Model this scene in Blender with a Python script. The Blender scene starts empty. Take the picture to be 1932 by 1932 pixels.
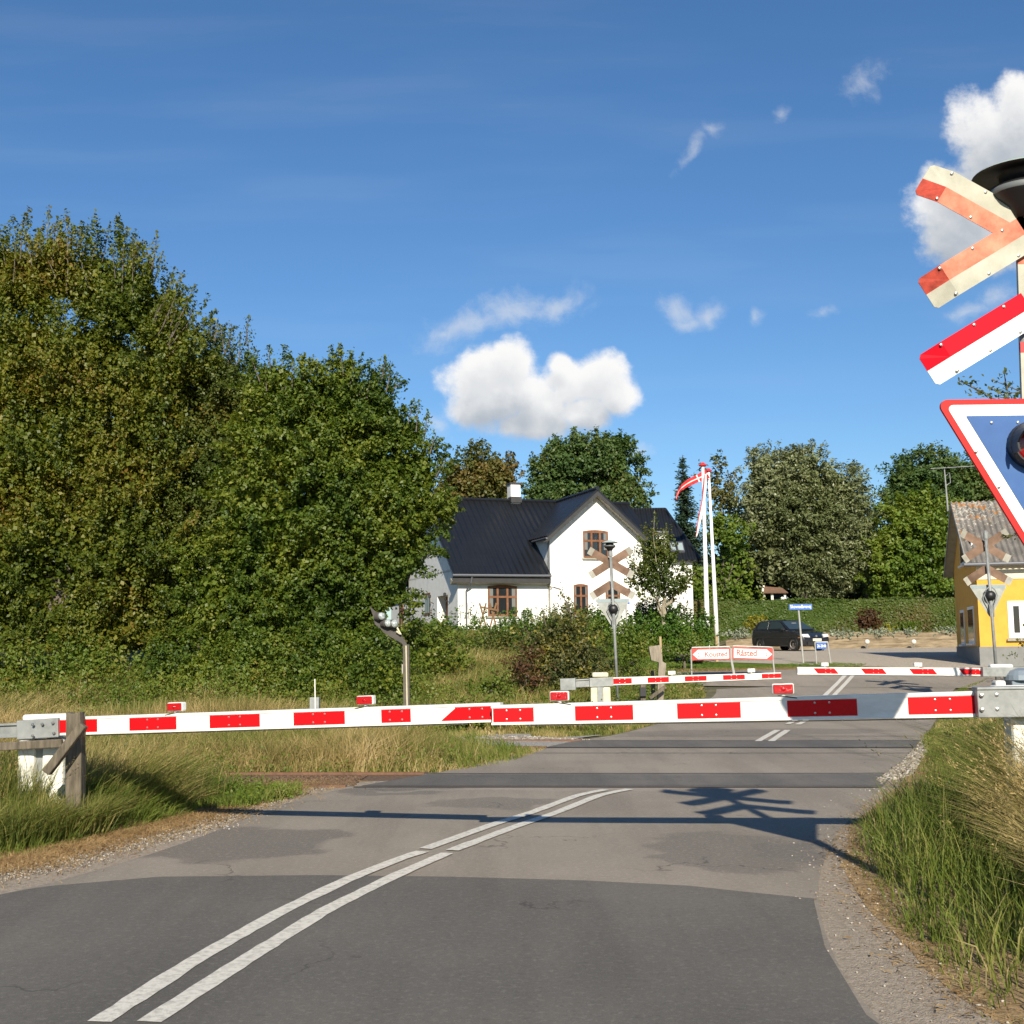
import bpy, bmesh, math, random
import numpy as np
from mathutils import Vector, Matrix
random.seed(7); RNG = np.random.default_rng(7)
SC = bpy.context.scene
R = math.radians

# ---------------------------------------------------------------- camera
EYE = 1.6; FPX = 2327.0; PITCH = R(6.28); ROLL = R(0.7)
cam_d = bpy.data.cameras.new("camera"); cam = bpy.data.objects.new("camera", cam_d)
SC.collection.objects.link(cam); SC.camera = cam
cam_d.sensor_width = 36.0; cam_d.lens = 36.0 * FPX / 1932.0
cam_d.clip_start = 0.05; cam_d.clip_end = 6000
fwd = Vector((0, math.cos(PITCH), math.sin(PITCH)))
rt0 = Vector((1, 0, 0)); up0 = rt0.cross(fwd)
# the photograph is turned a touch: the right side of level things rides a little high
RT = (rt0 * math.cos(ROLL) - up0 * math.sin(ROLL)).normalized()
UP = RT.cross(fwd).normalized()
mw = Matrix((RT, UP, -fwd)).transposed().to_4x4(); mw.translation = Vector((0, 0, EYE))
cam.matrix_world = mw

# ---------------------------------------------------------------- sun and sky
SUN_EL = 29.0; SUN_AZ = 5.0      # sun stands behind the camera, a little to the right
to_sun = Vector((math.sin(R(SUN_AZ)) * math.cos(R(SUN_EL)), -math.cos(R(SUN_AZ)) * math.cos(R(SUN_EL)), math.sin(R(SUN_EL))))
sl = bpy.data.lights.new("sun", 'SUN'); sl.energy = 5.0; sl.angle = R(0.53); sl.color = (1.0, 0.915, 0.76)
so = bpy.data.objects.new("sun", sl); SC.collection.objects.link(so)
so.rotation_euler = to_sun.to_track_quat('Z', 'Y').to_euler(); so.location = (0, -20, 30)

W = bpy.data.worlds.new("World"); SC.world = W; W.use_nodes = True
SC.view_settings.view_transform = 'Standard'; SC.view_settings.look = 'None'
SC.view_settings.exposure = 0.50; SC.view_settings.gamma = 1.0
SC.cycles.use_denoising = True
try:
    SC.cycles.denoiser = 'OPENIMAGEDENOISE'; SC.cycles.denoising_prefilter = 'ACCURATE'
except Exception: pass
SC.cycles.max_bounces = 6; SC.cycles.diffuse_bounces = 3; SC.cycles.glossy_bounces = 3
SC.cycles.transmission_bounces = 4; SC.cycles.transparent_max_bounces = 8
SC.cycles.use_adaptive_sampling = True; SC.cycles.adaptive_threshold = 0.02
SC.cycles.sample_clamp_indirect = 6

# ---------------------------------------------------------------- pixel helpers (photo measured at 1932 px)
def ray(x, y):
    return (fwd + RT * ((x - 966) / FPX) + UP * ((966 - y) / FPX))
def P(x, y, Y):
    d = ray(x, y); t = Y / d.y
    return Vector((0, 0, EYE)) + d * t
def proj(p):
    q = Vector(p) - Vector((0, 0, EYE)); z = q.dot(fwd)
    return 966 + FPX * q.dot(RT) / z, 966 - FPX * q.dot(UP) / z
def interp(x, tab):
    xs = [a for a, b in tab]; ys = [b for a, b in tab]
    return np.interp(x, xs, ys)
RP = [(-50, 0), (26, 0), (30, .18), (34, .48), (38, .82), (44, 1.08), (50, 1.2), (60, 1.32), (70, 1.5), (90, 1.8), (200, 2.4), (900, 4)]
GP = [(-50, 0), (23, 0), (26, .22), (30, .62), (36, 1.15), (42, 1.7), (48, 2.0), (56, 2.2), (70, 2.35), (200, 2.6), (900, 4)]
XR = [(0, -6), (20, 0.4), (24, 1.6), (28, 3.0), (33, 4.2), (38, 4.4), (42, 6.0), (50, 8), (60, 11), (70, 13), (200, 30)]
def smooth(t):
    t = np.clip(t, 0, 1); return t * t * (3 - 2 * t)
def H(X, Y):
    """height of the land"""
    X = np.asarray(X, float); Y = np.asarray(Y, float)
    r = interp(Y, RP); g = interp(Y, GP); xr = interp(Y, XR)
    s = smooth((xr - .3 - X) / 3.2)
    h = r + (np.maximum(g, r) - r) * s
    # terrace behind the low retaining wall
    t = smooth((Y - 61.9) / .6) * smooth((X - 10.0) / 2.0)
    h = h + t * (2.15 - np.minimum(h, 2.15))
    return h
def Hs(x, y): return float(H(x, y))
def G(x, y, dz=0.0):
    d = ray(x, y); d = d / d.y
    Y = 1.0; step = .25; prev = None
    while Y < 400:
        p = Vector((0, 0, EYE)) + d * Y
        if p.z <= Hs(p.x, p.y):
            lo, hi = Y - step, Y
            for _ in range(18):
                m = (lo + hi) / 2; q = Vector((0, 0, EYE)) + d * m
                if q.z <= Hs(q.x, q.y): hi = m
                else: lo = m
            q = Vector((0, 0, EYE)) + d * hi; q.z = Hs(q.x, q.y) + dz
            return q
        Y += step
    return Vector((0, 0, EYE)) + d * 400

# ---------------------------------------------------------------- world: sky with clouds by direction
nt = W.node_tree; N = nt.nodes; L = nt.links; N.clear()
def nd(t, **k):
    n = N.new(t)
    for a, b in k.items(): setattr(n, a, b)
    return n
out = nd('ShaderNodeOutputWorld'); bg = nd('ShaderNodeBackground'); L.new(bg.outputs[0], out.inputs[0])
sky = nd('ShaderNodeTexSky', sky_type='NISHITA'); sky.sun_disc = False
sky.sun_elevation = R(SUN_EL); sky.sun_rotation = R(180 - SUN_AZ)
sky.altitude = 0; sky.air_density = 1.0; sky.dust_density = 0.3; sky.ozone_density = 3.2
bg.inputs[1].default_value = 0.085
def math_n(op, a, b=None, c=None, tree=None, clamp=False):
    n = (tree or nt).nodes.new('ShaderNodeMath'); n.operation = op; n.use_clamp = clamp
    ln = (tree or nt).links
    for i, v in enumerate((a, b, c)):
        if v is None: continue
        if isinstance(v, (int, float)): n.inputs[i].default_value = v
        else: ln.new(v, n.inputs[i])
    return n.outputs[0]
def smoothstep_n(v, lo, hi, tree):
    n = tree.nodes.new('ShaderNodeMapRange'); n.interpolation_type = 'SMOOTHSTEP'
    tree.links.new(v, n.inputs[0]); n.inputs[1].default_value = lo; n.inputs[2].default_value = hi
    return n.outputs[0]
def uw(px, py):
    d = ray(px, py); return d.x / d.y, d.z / d.y
S_PX = 1 / FPX
# cloud bodies: x, y, rx, ry, tilt(deg), strength
PUFF = [(905, 720, 88, 78, 8, 1), (960, 690, 62, 60, 0, 1), (925, 765, 105, 55, 0, 1), (1010, 755, 90, 62, 0, 1), (1075, 725, 70, 66, 0, 1),
        (1130, 715, 78, 62, 0, 1), (1165, 745, 50, 52, 0, 1), (1060, 690, 34, 34, 0, 1), (1000, 800, 100, 36, 0, 1), (1100, 775, 70, 42, 0, 1),
        (1880, 290, 105, 130, 30, 1), (1800, 400, 100, 95, 10, 1), (1930, 210, 80, 75, 0, 1), (1960, 380, 160, 150, 0, 1), (1790, 470, 80, 60, 0, .8),
        (1860, 480, 110, 70, 0, .8)]
WISP = [(870, 615, 90, 34, 14, 1), (960, 592, 95, 38, 12, 1), (1045, 578, 75, 30, 22, 1), (835, 627, 50, 18, 0, 1), (1280, 580, 44, 30, -15, .7),
        (1340, 590, 46, 30, 30, .7), (1300, 600, 55, 16, 0, .6), (1632, 158, 64, 40, 35, .3), (1310, 275, 72, 20, 52, .2), (1350, 240, 26, 28, 60, .15),
        (1200, 845, 40, 17, 0, .6), (830, 800, 38, 22, -40, .6), (1885, 560, 55, 30, 20, .6), (1480, 215, 34, 20, 50, .2), (1550, 585, 46, 20, 25, .25),
        (1435, 595, 26, 20, 45, .2), (1830, 590, 60, 24, 10, .4)]
def cloud_group(name, blobs, nscale, namp, warp, lo, hi, rough):
    g = bpy.data.node_groups.new(name, 'ShaderNodeTree')
    g.interface.new_socket('P', in_out='INPUT', socket_type='NodeSocketVector')
    g.interface.new_socket('D', in_out='OUTPUT', socket_type='NodeSocketFloat'); g.interface.new_socket('F', in_out='OUTPUT', socket_type='NodeSocketFloat')
    gi = g.nodes.new('NodeGroupInput'); go = g.nodes.new('NodeGroupOutput')
    def vm(op, a, b):
        n = g.nodes.new('ShaderNodeVectorMath'); n.operation = op
        for i, v in enumerate((a, b)):
            if v is None: continue
            if isinstance(v, tuple): n.inputs[i].default_value = v
            else: g.links.new(v, n.inputs[i])
        return n
    nz = g.nodes.new('ShaderNodeTexNoise'); nz.inputs['Scale'].default_value = nscale * .35; nz.inputs['Detail'].default_value = 4
    g.links.new(gi.outputs[0], nz.inputs['Vector'])
    w = vm('MULTIPLY', vm('SUBTRACT', nz.outputs['Color'], (.5, .5, .5)).outputs[0], (warp, warp, 0))
    pw = vm('ADD', gi.outputs[0], w.outputs[0]).outputs[0]
    acc = None
    for (x, y, rx, ry, tilt, st) in blobs:
        u, v = uw(x, y)
        d = vm('SUBTRACT', pw, (u, v, 0)).outputs[0]
        m = g.nodes.new('ShaderNodeVectorRotate'); m.rotation_type = 'Z_AXIS'
        g.links.new(d, m.inputs[0]); m.inputs['Angle'].default_value = -R(tilt)
        s = vm('MULTIPLY', m.outputs[0], (FPX / rx, FPX / ry, 0)).outputs[0]
        ln = vm('LENGTH', s, None).outputs['Value']
        f = math_n('SUBTRACT', 1.0, ln, tree=g); f = math_n('MAXIMUM', f, -1.0, tree=g)
        if st < 1:
            f = math_n('ADD', f, (st - 1) * .45, tree=g)
        acc = f if acc is None else math_n('SMOOTH_MAX', acc, f, .12, tree=g)
    n2 = g.nodes.new('ShaderNodeTexNoise'); n2.inputs['Scale'].default_value = nscale; n2.inputs['Detail'].default_value = 9
    n2.inputs['Roughness'].default_value = rough
    g.links.new(pw, n2.inputs['Vector'])
    k = math_n('MULTIPLY', math_n('SUBTRACT', n2.outputs[0], .5, tree=g), namp, tree=g)
    acc = math_n('ADD', acc, k, tree=g)
    g.links.new(smoothstep_n(acc, lo, hi, g), go.inputs[0]); g.links.new(acc, go.inputs[1])
    return g
gc = cloud_group('puffy_clouds', [(x, y - (0 if x < 1500 else 12), rx, ry, t, s) for x, y, rx, ry, t, s in PUFF], 30, 1.3, .015, -.05, .46, .62)
gw = cloud_group('thin_clouds', WISP, 46, 2.2, .034, -.3, 1.25, .66)
tc = nd('ShaderNodeTexCoord'); sp = nd('ShaderNodeSeparateXYZ'); L.new(tc.outputs['Generated'], sp.inputs[0])
yy = math_n('MAXIMUM', sp.outputs[1], .05)
cu = math_n('DIVIDE', sp.outputs[0], yy); cw = math_n('DIVIDE', sp.outputs[2], yy)
cmb = nd('ShaderNodeCombineXYZ'); L.new(cu, cmb.inputs[0]); L.new(cw, cmb.inputs[1])
def use(g, vec):
    n = nd('ShaderNodeGroup'); n.node_tree = g; L.new(vec, n.inputs[0]); return n.outputs
def shift(v, dx, dy):
    n = nd('ShaderNodeVectorMath', operation='ADD'); L.new(v, n.inputs[0]); n.inputs[1].default_value = (dx, dy, 0); return n.outputs[0]
dens = use(gc, cmb.outputs[0])[0]; above = smoothstep_n(use(gc, shift(cmb.outputs[0], .004, .014))[1], .0, .95, nt); above2 = smoothstep_n(use(gc, shift(cmb.outputs[0], .004, .055))[1], -.6, .6, nt)
wis = use(gw, cmb.outputs[0])[0]
ab = math_n('ADD', math_n('MULTIPLY', above, .42), math_n('MULTIPLY', above2, .58))
ramp = nd('ShaderNodeMix', data_type='RGBA'); L.new(ab, ramp.inputs[0])
ramp.inputs[6].default_value = (8.3, 8.2, 8.05, 1); ramp.inputs[7].default_value = (3.9, 4.25, 4.7, 1)
hs = nd('ShaderNodeHueSaturation'); hs.inputs['Saturation'].default_value = 1.10; hs.inputs['Value'].default_value = 1.0
tint = nd('ShaderNodeMix', data_type='RGBA', blend_type='MULTIPLY'); tint.inputs[0].default_value = 1; L.new(sky.outputs[0], tint.inputs[6]); tint.inputs[7].default_value = (.79, .89, .99, 1); L.new(tint.outputs[2], hs.inputs['Color'])
mixw = nd('ShaderNodeMix', data_type='RGBA'); L.new(math_n('MULTIPLY', wis, .55), mixw.inputs[0]); L.new(hs.outputs[0], mixw.inputs[6]); mixw.inputs[7].default_value = (6.4, 6.6, 6.9, 1)
mixc = nd('ShaderNodeMix', data_type='RGBA'); L.new(math_n('MULTIPLY', dens, .97), mixc.inputs[0]); L.new(mixw.outputs[2], mixc.inputs[6]); L.new(ramp.outputs[2], mixc.inputs[7])
# faint high streaks
stm = nd('ShaderNodeMapping'); stm.inputs['Scale'].default_value = (1.2, 9, 1); stm.inputs['Rotation'].default_value = (0, 0, .12); L.new(cmb.outputs[0], stm.inputs[0])
stn = nd('ShaderNodeTexNoise'); stn.inputs['Scale'].default_value = 2.4; stn.inputs['Detail'].default_value = 7; L.new(stm.outputs[0], stn.inputs['Vector'])
stx = nd('ShaderNodeMix', data_type='RGBA'); L.new(math_n('MULTIPLY', smoothstep_n(stn.outputs[0], .42, .80, nt), .055), stx.inputs[0]); L.new(hs.outputs[0], stx.inputs[6]); stx.inputs[7].default_value = (6.4, 6.7, 7.1, 1); L.new(stx.outputs[2], mixw.inputs[6])
front = smoothstep_n(sp.outputs[1], .1, .3, nt)
fin = nd('ShaderNodeMix', data_type='RGBA'); L.new(front, fin.inputs[0]); L.new(hs.outputs[0], fin.inputs[6]); L.new(mixc.outputs[2], fin.inputs[7])
L.new(fin.outputs[2], bg.inputs[0])

# ---------------------------------------------------------------- materials
MATS = {}
def mat(name, col, rough=.7, metal=0.0, spec=.5, var=0.0, scale=8.0, col2=None, bump=0.0, bscale=None, detail=6, stretch=(1, 1, 1), emit=None, thr=None, coat=0, space='Object'):
    if name in MATS: return MATS[name]
    m = bpy.data.materials.new(name); m.use_nodes = True; t = m.node_tree; b = t.nodes['Principled BSDF']
    b.inputs['Roughness'].default_value = rough; b.inputs['Metallic'].default_value = metal
    b.inputs['Specular IOR Level'].default_value = spec; b.inputs['Coat Weight'].default_value = coat
    c1 = (*col, 1)
    tcn = t.nodes.new('ShaderNodeTexCoord'); mp = t.nodes.new('ShaderNodeMapping'); mp.inputs['Scale'].default_value = stretch
    t.links.new(tcn.outputs[space], mp.inputs[0])
    if var > 0 or col2:
        n = t.nodes.new('ShaderNodeTexNoise'); n.inputs['Scale'].default_value = scale; n.inputs['Detail'].default_value = detail
        n.inputs['Roughness'].default_value = .62
        t.links.new(mp.outputs[0], n.inputs['Vector'])
        rp = t.nodes.new('ShaderNodeValToRGB'); lo, hi = thr or (.3, .7)
        rp.color_ramp.elements[0].position = lo; rp.color_ramp.elements[1].position = hi
        a = tuple(max(0, v * (1 - var)) for v in col); c = col2 or tuple(min(1, v * (1 + var)) for v in col)
        rp.color_ramp.elements[0].color = (*a, 1); rp.color_ramp.elements[1].color = (*c, 1)
        t.links.new(n.outputs[0], rp.inputs[0]); t.links.new(rp.outputs[0], b.inputs['Base Color'])
    else: b.inputs['Base Color'].default_value = c1
    if bump:
        n = t.nodes.new('ShaderNodeTexNoise'); n.inputs['Scale'].default_value = bscale or scale * 3; n.inputs['Detail'].default_value = 5
        t.links.new(mp.outputs[0], n.inputs['Vector'])
        bp = t.nodes.new('ShaderNodeBump'); bp.inputs['Strength'].default_value = bump; bp.inputs['Distance'].default_value = .02
        t.links.new(n.outputs[0], bp.inputs['Height']); t.links.new(bp.outputs[0], b.inputs['Normal'])
    if emit:
        b.inputs['Emission Color'].default_value = (*emit[0], 1); b.inputs['Emission Strength'].default_value = emit[1]
    MATS[name] = m; return m

def leaf_mat(name, cols, trans=.32, rough=.5, nscale=.5, spec=.35, patch=.5):
    """foliage: natural tint differs from leaf to leaf and from bough to bough"""
    m = bpy.data.materials.new(name); m.use_nodes = True; t = m.node_tree; b = t.nodes['Principled BSDF']
    b.inputs['Roughness'].default_value = rough; b.inputs['Specular IOR Level'].default_value = spec
    geo = t.nodes.new('ShaderNodeNewGeometry'); tcn = t.nodes.new('ShaderNodeTexCoord')
    n = t.nodes.new('ShaderNodeTexNoise'); n.inputs['Scale'].default_value = nscale; n.inputs['Detail'].default_value = 3
    t.links.new(tcn.outputs['Object'], n.inputs['Vector'])
    a = math_n('MULTIPLY', geo.outputs['Random Per Island'], 1 - patch, tree=t)
    k = math_n('MULTIPLY', smoothstep_n(n.outputs[0], .32, .68, t), patch, tree=t)
    f = math_n('ADD', a, k, tree=t)
    rp = t.nodes.new('ShaderNodeValToRGB'); els = rp.color_ramp.elements
    while len(els) < len(cols): els.new(.5)
    for i, (pos, c) in enumerate(cols):
        els[i].position = pos; els[i].color = (*c, 1)
    t.links.new(f, rp.inputs[0]); t.links.new(rp.outputs[0], b.inputs['Base Color'])
    tr = t.nodes.new('ShaderNodeBsdfTranslucent'); mx = t.nodes.new('ShaderNodeMixShader'); mx.inputs[0].default_value = trans
    hsv = t.nodes.new('ShaderNodeHueSaturation'); hsv.inputs['Value'].default_value = 1.5; hsv.inputs['Saturation'].default_value = 1.1
    t.links.new(rp.outputs[0], hsv.inputs['Color']); t.links.new(hsv.outputs[0], tr.inputs[0])
    o = t.nodes['Material Output']
    t.links.new(b.outputs[0], mx.inputs[1]); t.links.new(tr.outputs[0], mx.inputs[2]); t.links.new(mx.outputs[0], o.inputs[0])
    return m

# ---------------------------------------------------------------- object helpers
WL = {}     # world location of each thing's origin
def tag(o, label=None, cat=None, group=None, kind=None):
    if label: o['label'] = label
    if cat: o['category'] = cat
    if group: o['group'] = group
    if kind: o['kind'] = kind
    return o
def empty(name, loc, label, cat, group=None):
    o = bpy.data.objects.new(name, None); SC.collection.objects.link(o); o.location = loc; o.empty_display_size = .2
    WL[o.name] = Vector(loc); return tag(o, label, cat, group)
def link(name, me, mats, parent=None, loc=None, bevel=0, smooth_=False):
    """mesh given in world coordinates"""
    o = bpy.data.objects.new(name, me); SC.collection.objects.link(o)
    for m in (mats if isinstance(mats, (list, tuple)) else [mats]): me.materials.append(m)
    if parent is not None:
        base = WL[parent.name]; o.parent = parent
    else:
        base = Vector(loc) if loc is not None else Vector((0, 0, 0)); o.location = base
    WL[o.name] = Vector(base)
    if base.length > 0: me.transform(Matrix.Translation(-base))
    if bevel:
        b = o.modifiers.new('bevel', 'BEVEL'); b.width = bevel; b.segments = 2; b.limit_method = 'ANGLE'; b.angle_limit = R(40)
    if smooth_:
        me.shade_smooth()
    me.update(); return o

class MB:
    def __init__(s): s.v = []; s.f = []; s.m = []
    def add(s, vs, fs, mi=0):
        o = len(s.v); s.v += [tuple(v) for v in vs]; s.f += [tuple(i + o for i in f) for f in fs]; s.m += [mi] * len(fs)
    def hexa(s, a, mi=0):   # 8 points: bottom 0-3, top 4-7
        s.add(a, [(3, 2, 1, 0), (4, 5, 6, 7), (0, 1, 5, 4), (1, 2, 6, 5), (2, 3, 7, 6), (3, 0, 4, 7)], mi)
    def box(s, c, sz, ax=None, mi=0, taper=1.0):
        ax = ax or (Vector((1, 0, 0)), Vector((0, 1, 0)), Vector((0, 0, 1)))
        c = Vector(c); X, Y, Z = [a * (q / 2) for a, q in zip(ax, sz)]
        b = [c - X - Y - Z, c + X - Y - Z, c + X + Y - Z, c - X + Y - Z]
        t = [c - X * taper - Y * taper + Z, c + X * taper - Y * taper + Z, c + X * taper + Y * taper + Z, c - X * taper + Y * taper + Z]
        s.hexa(b + t, mi)
    def beam(s, A, B, w, h, up=Vector((0, 0, 1)), mi=0, w2=None, h2=None):
        """bar from A to B: w sideways, h along up"""
        A = Vector(A); B = Vector(B); d = (B - A).normalized(); sd = d.cross(up).normalized(); u = sd.cross(d)
        w2 = w2 or w; h2 = h2 or h
        def ring(p, ww, hh): return [p - sd * ww / 2 - u * hh / 2, p + sd * ww / 2 - u * hh / 2, p + sd * ww / 2 + u * hh / 2, p - sd * ww / 2 + u * hh / 2]
        a = ring(A, w, h); b = ring(B, w2, h2)
        s.add(a + b, [(0, 1, 2, 3), (7, 6, 5, 4), (0, 4, 5, 1), (1, 5, 6, 2), (2, 6, 7, 3), (3, 7, 4, 0)], mi)
    def tube(s, pts, r, n=10, mi=0, cap=True):
        pts = [Vector(p) for p in pts]; rs = r if isinstance(r, (list, tuple)) else [r] * len(pts)
        rings = []; ref = Vector((0, 0, 1))
        for i, p in enumerate(pts):
            d = (pts[min(i + 1, len(pts) - 1)] - pts[max(i - 1, 0)]).normalized()
            if abs(d.dot(ref)) > .95: ref = Vector((1, 0, 0))
            a = d.cross(ref).normalized(); b = d.cross(a)
            rings.append([p + (a * math.cos(2 * math.pi * k / n) + b * math.sin(2 * math.pi * k / n)) * rs[i] for k in range(n)])
        vs = [q for rg in rings for q in rg]; fs = []
        for i in range(len(pts) - 1):
            for k in range(n):
                k2 = (k + 1) % n; fs.append((i * n + k, i * n + k2, (i + 1) * n + k2, (i + 1) * n + k))
        if cap: fs.append(tuple(range(n))[::-1]); fs.append(tuple((len(pts) - 1) * n + k for k in range(n)))
        s.add(vs, fs, mi)
    def lathe(s, c, prof, ax=Vector((0, 0, 1)), n=24, mi=0):
        """prof: (radius, distance along ax)"""
        c = Vector(c); ax = Vector(ax).normalized(); a = ax.orthogonal().normalized(); b = ax.cross(a)
        vs = []; fs = []
        for (r, h) in prof:
            for k in range(n):
                t = 2 * math.pi * k / n; vs.append(c + ax * h + (a * math.cos(t) + b * math.sin(t)) * max(r, 1e-4))
        for i in range(len(prof) - 1):
            for k in range(n):
                k2 = (k + 1) % n; fs.append((i * n + k, i * n + k2, (i + 1) * n + k2, (i + 1) * n + k))
        s.add(vs, fs, mi)
    def prism(s, poly, n, th, mi=0):
        """planar polygon (3D points) given thickness th along n (front face at the points)"""
        n = Vector(n).normalized(); k = len(poly); a = [Vector(p) for p in poly]; b = [p - n * th for p in a]
        s.add(a + b, [tuple(range(k)), tuple(range(2 * k - 1, k - 1, -1))] + [(i, i + k, (i + 1) % k + k, (i + 1) % k) for i in range(k)], mi)
    def build(s, name, mats, parent=None, loc=None, bevel=0, smooth_=False):
        me = bpy.data.meshes.new(name); me.from_pydata(s.v, [], s.f)
        for p, i in zip(me.polygons, s.m): p.material_index = i
        bm = bmesh.new(); bm.from_mesh(me); bmesh.ops.recalc_face_normals(bm, faces=bm.faces); bm.to_mesh(me); bm.free()
        return link(name, me, mats, parent, loc, bevel, smooth_)

def fast_mesh(name, V, k=4, F=None):
    """V (n,3); faces of k corners, consecutive unless F given"""
    V = np.ascontiguousarray(V, dtype=np.float32); me = bpy.data.meshes.new(name)
    if F is None: F = np.arange(len(V), dtype=np.int32).reshape(-1, k)
    F = np.ascontiguousarray(F, dtype=np.int32)
    me.vertices.add(len(V)); me.vertices.foreach_set('co', V.ravel())
    me.loops.add(F.size); me.loops.foreach_set('vertex_index', F.ravel())
    me.polygons.add(len(F)); me.polygons.foreach_set('loop_start', np.arange(0, F.size, F.shape[1], dtype=np.int32))
    me.polygons.foreach_set('loop_total', np.full(len(F), F.shape[1], dtype=np.int32))
    me.update(calc_edges=True); return me
def unit(a): return a / np.maximum(np.linalg.norm(a, axis=-1, keepdims=True), 1e-9)

def text_fit(body, origin, right, up, w, h, depth=.002, bold=.022):
    """lettering scaled to fill w by h, lower left corner at origin"""
    me = text_mesh(body, 1.0, (0, 0, 0), (1, 0, 0), (0, 0, 1), .0, bold=bold); xs_ = [v.co.x for v in me.vertices]; zs_ = [v.co.z for v in me.vertices]
    me.transform(Matrix.Translation((-min(xs_), 0, -min(zs_)))); me.transform(Matrix.Diagonal((w / (max(xs_) - min(xs_)), 1, h / (max(zs_) - min(zs_)), 1)))
    r = Vector(right).normalized(); u = Vector(up).normalized(); n = r.cross(u); m = Matrix((r, -n, u)).transposed().to_4x4(); m.translation = Vector(origin); me.transform(m); return me
def text_mesh(body, size, origin, right, up, depth=.002, align='LEFT', spacing=1.0, bold=.012):
    cu = bpy.data.curves.new('txt', 'FONT'); cu.body = body; cu.size = size; cu.align_x = align; cu.extrude = depth; cu.space_character = spacing; cu.offset = size * bold
    ob = bpy.data.objects.new('txt', cu); SC.collection.objects.link(ob)
    bpy.context.view_layer.update()
    me = bpy.data.meshes.new_from_object(ob.evaluated_get(bpy.context.evaluated_depsgraph_get()))
    bpy.data.objects.remove(ob); bpy.data.curves.remove(cu)
    r = Vector(right).normalized(); u = Vector(up).normalized(); n = r.cross(u)
    m = Matrix((r, u, n)).transposed().to_4x4(); m.translation = Vector(origin); me.transform(m); return me
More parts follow.
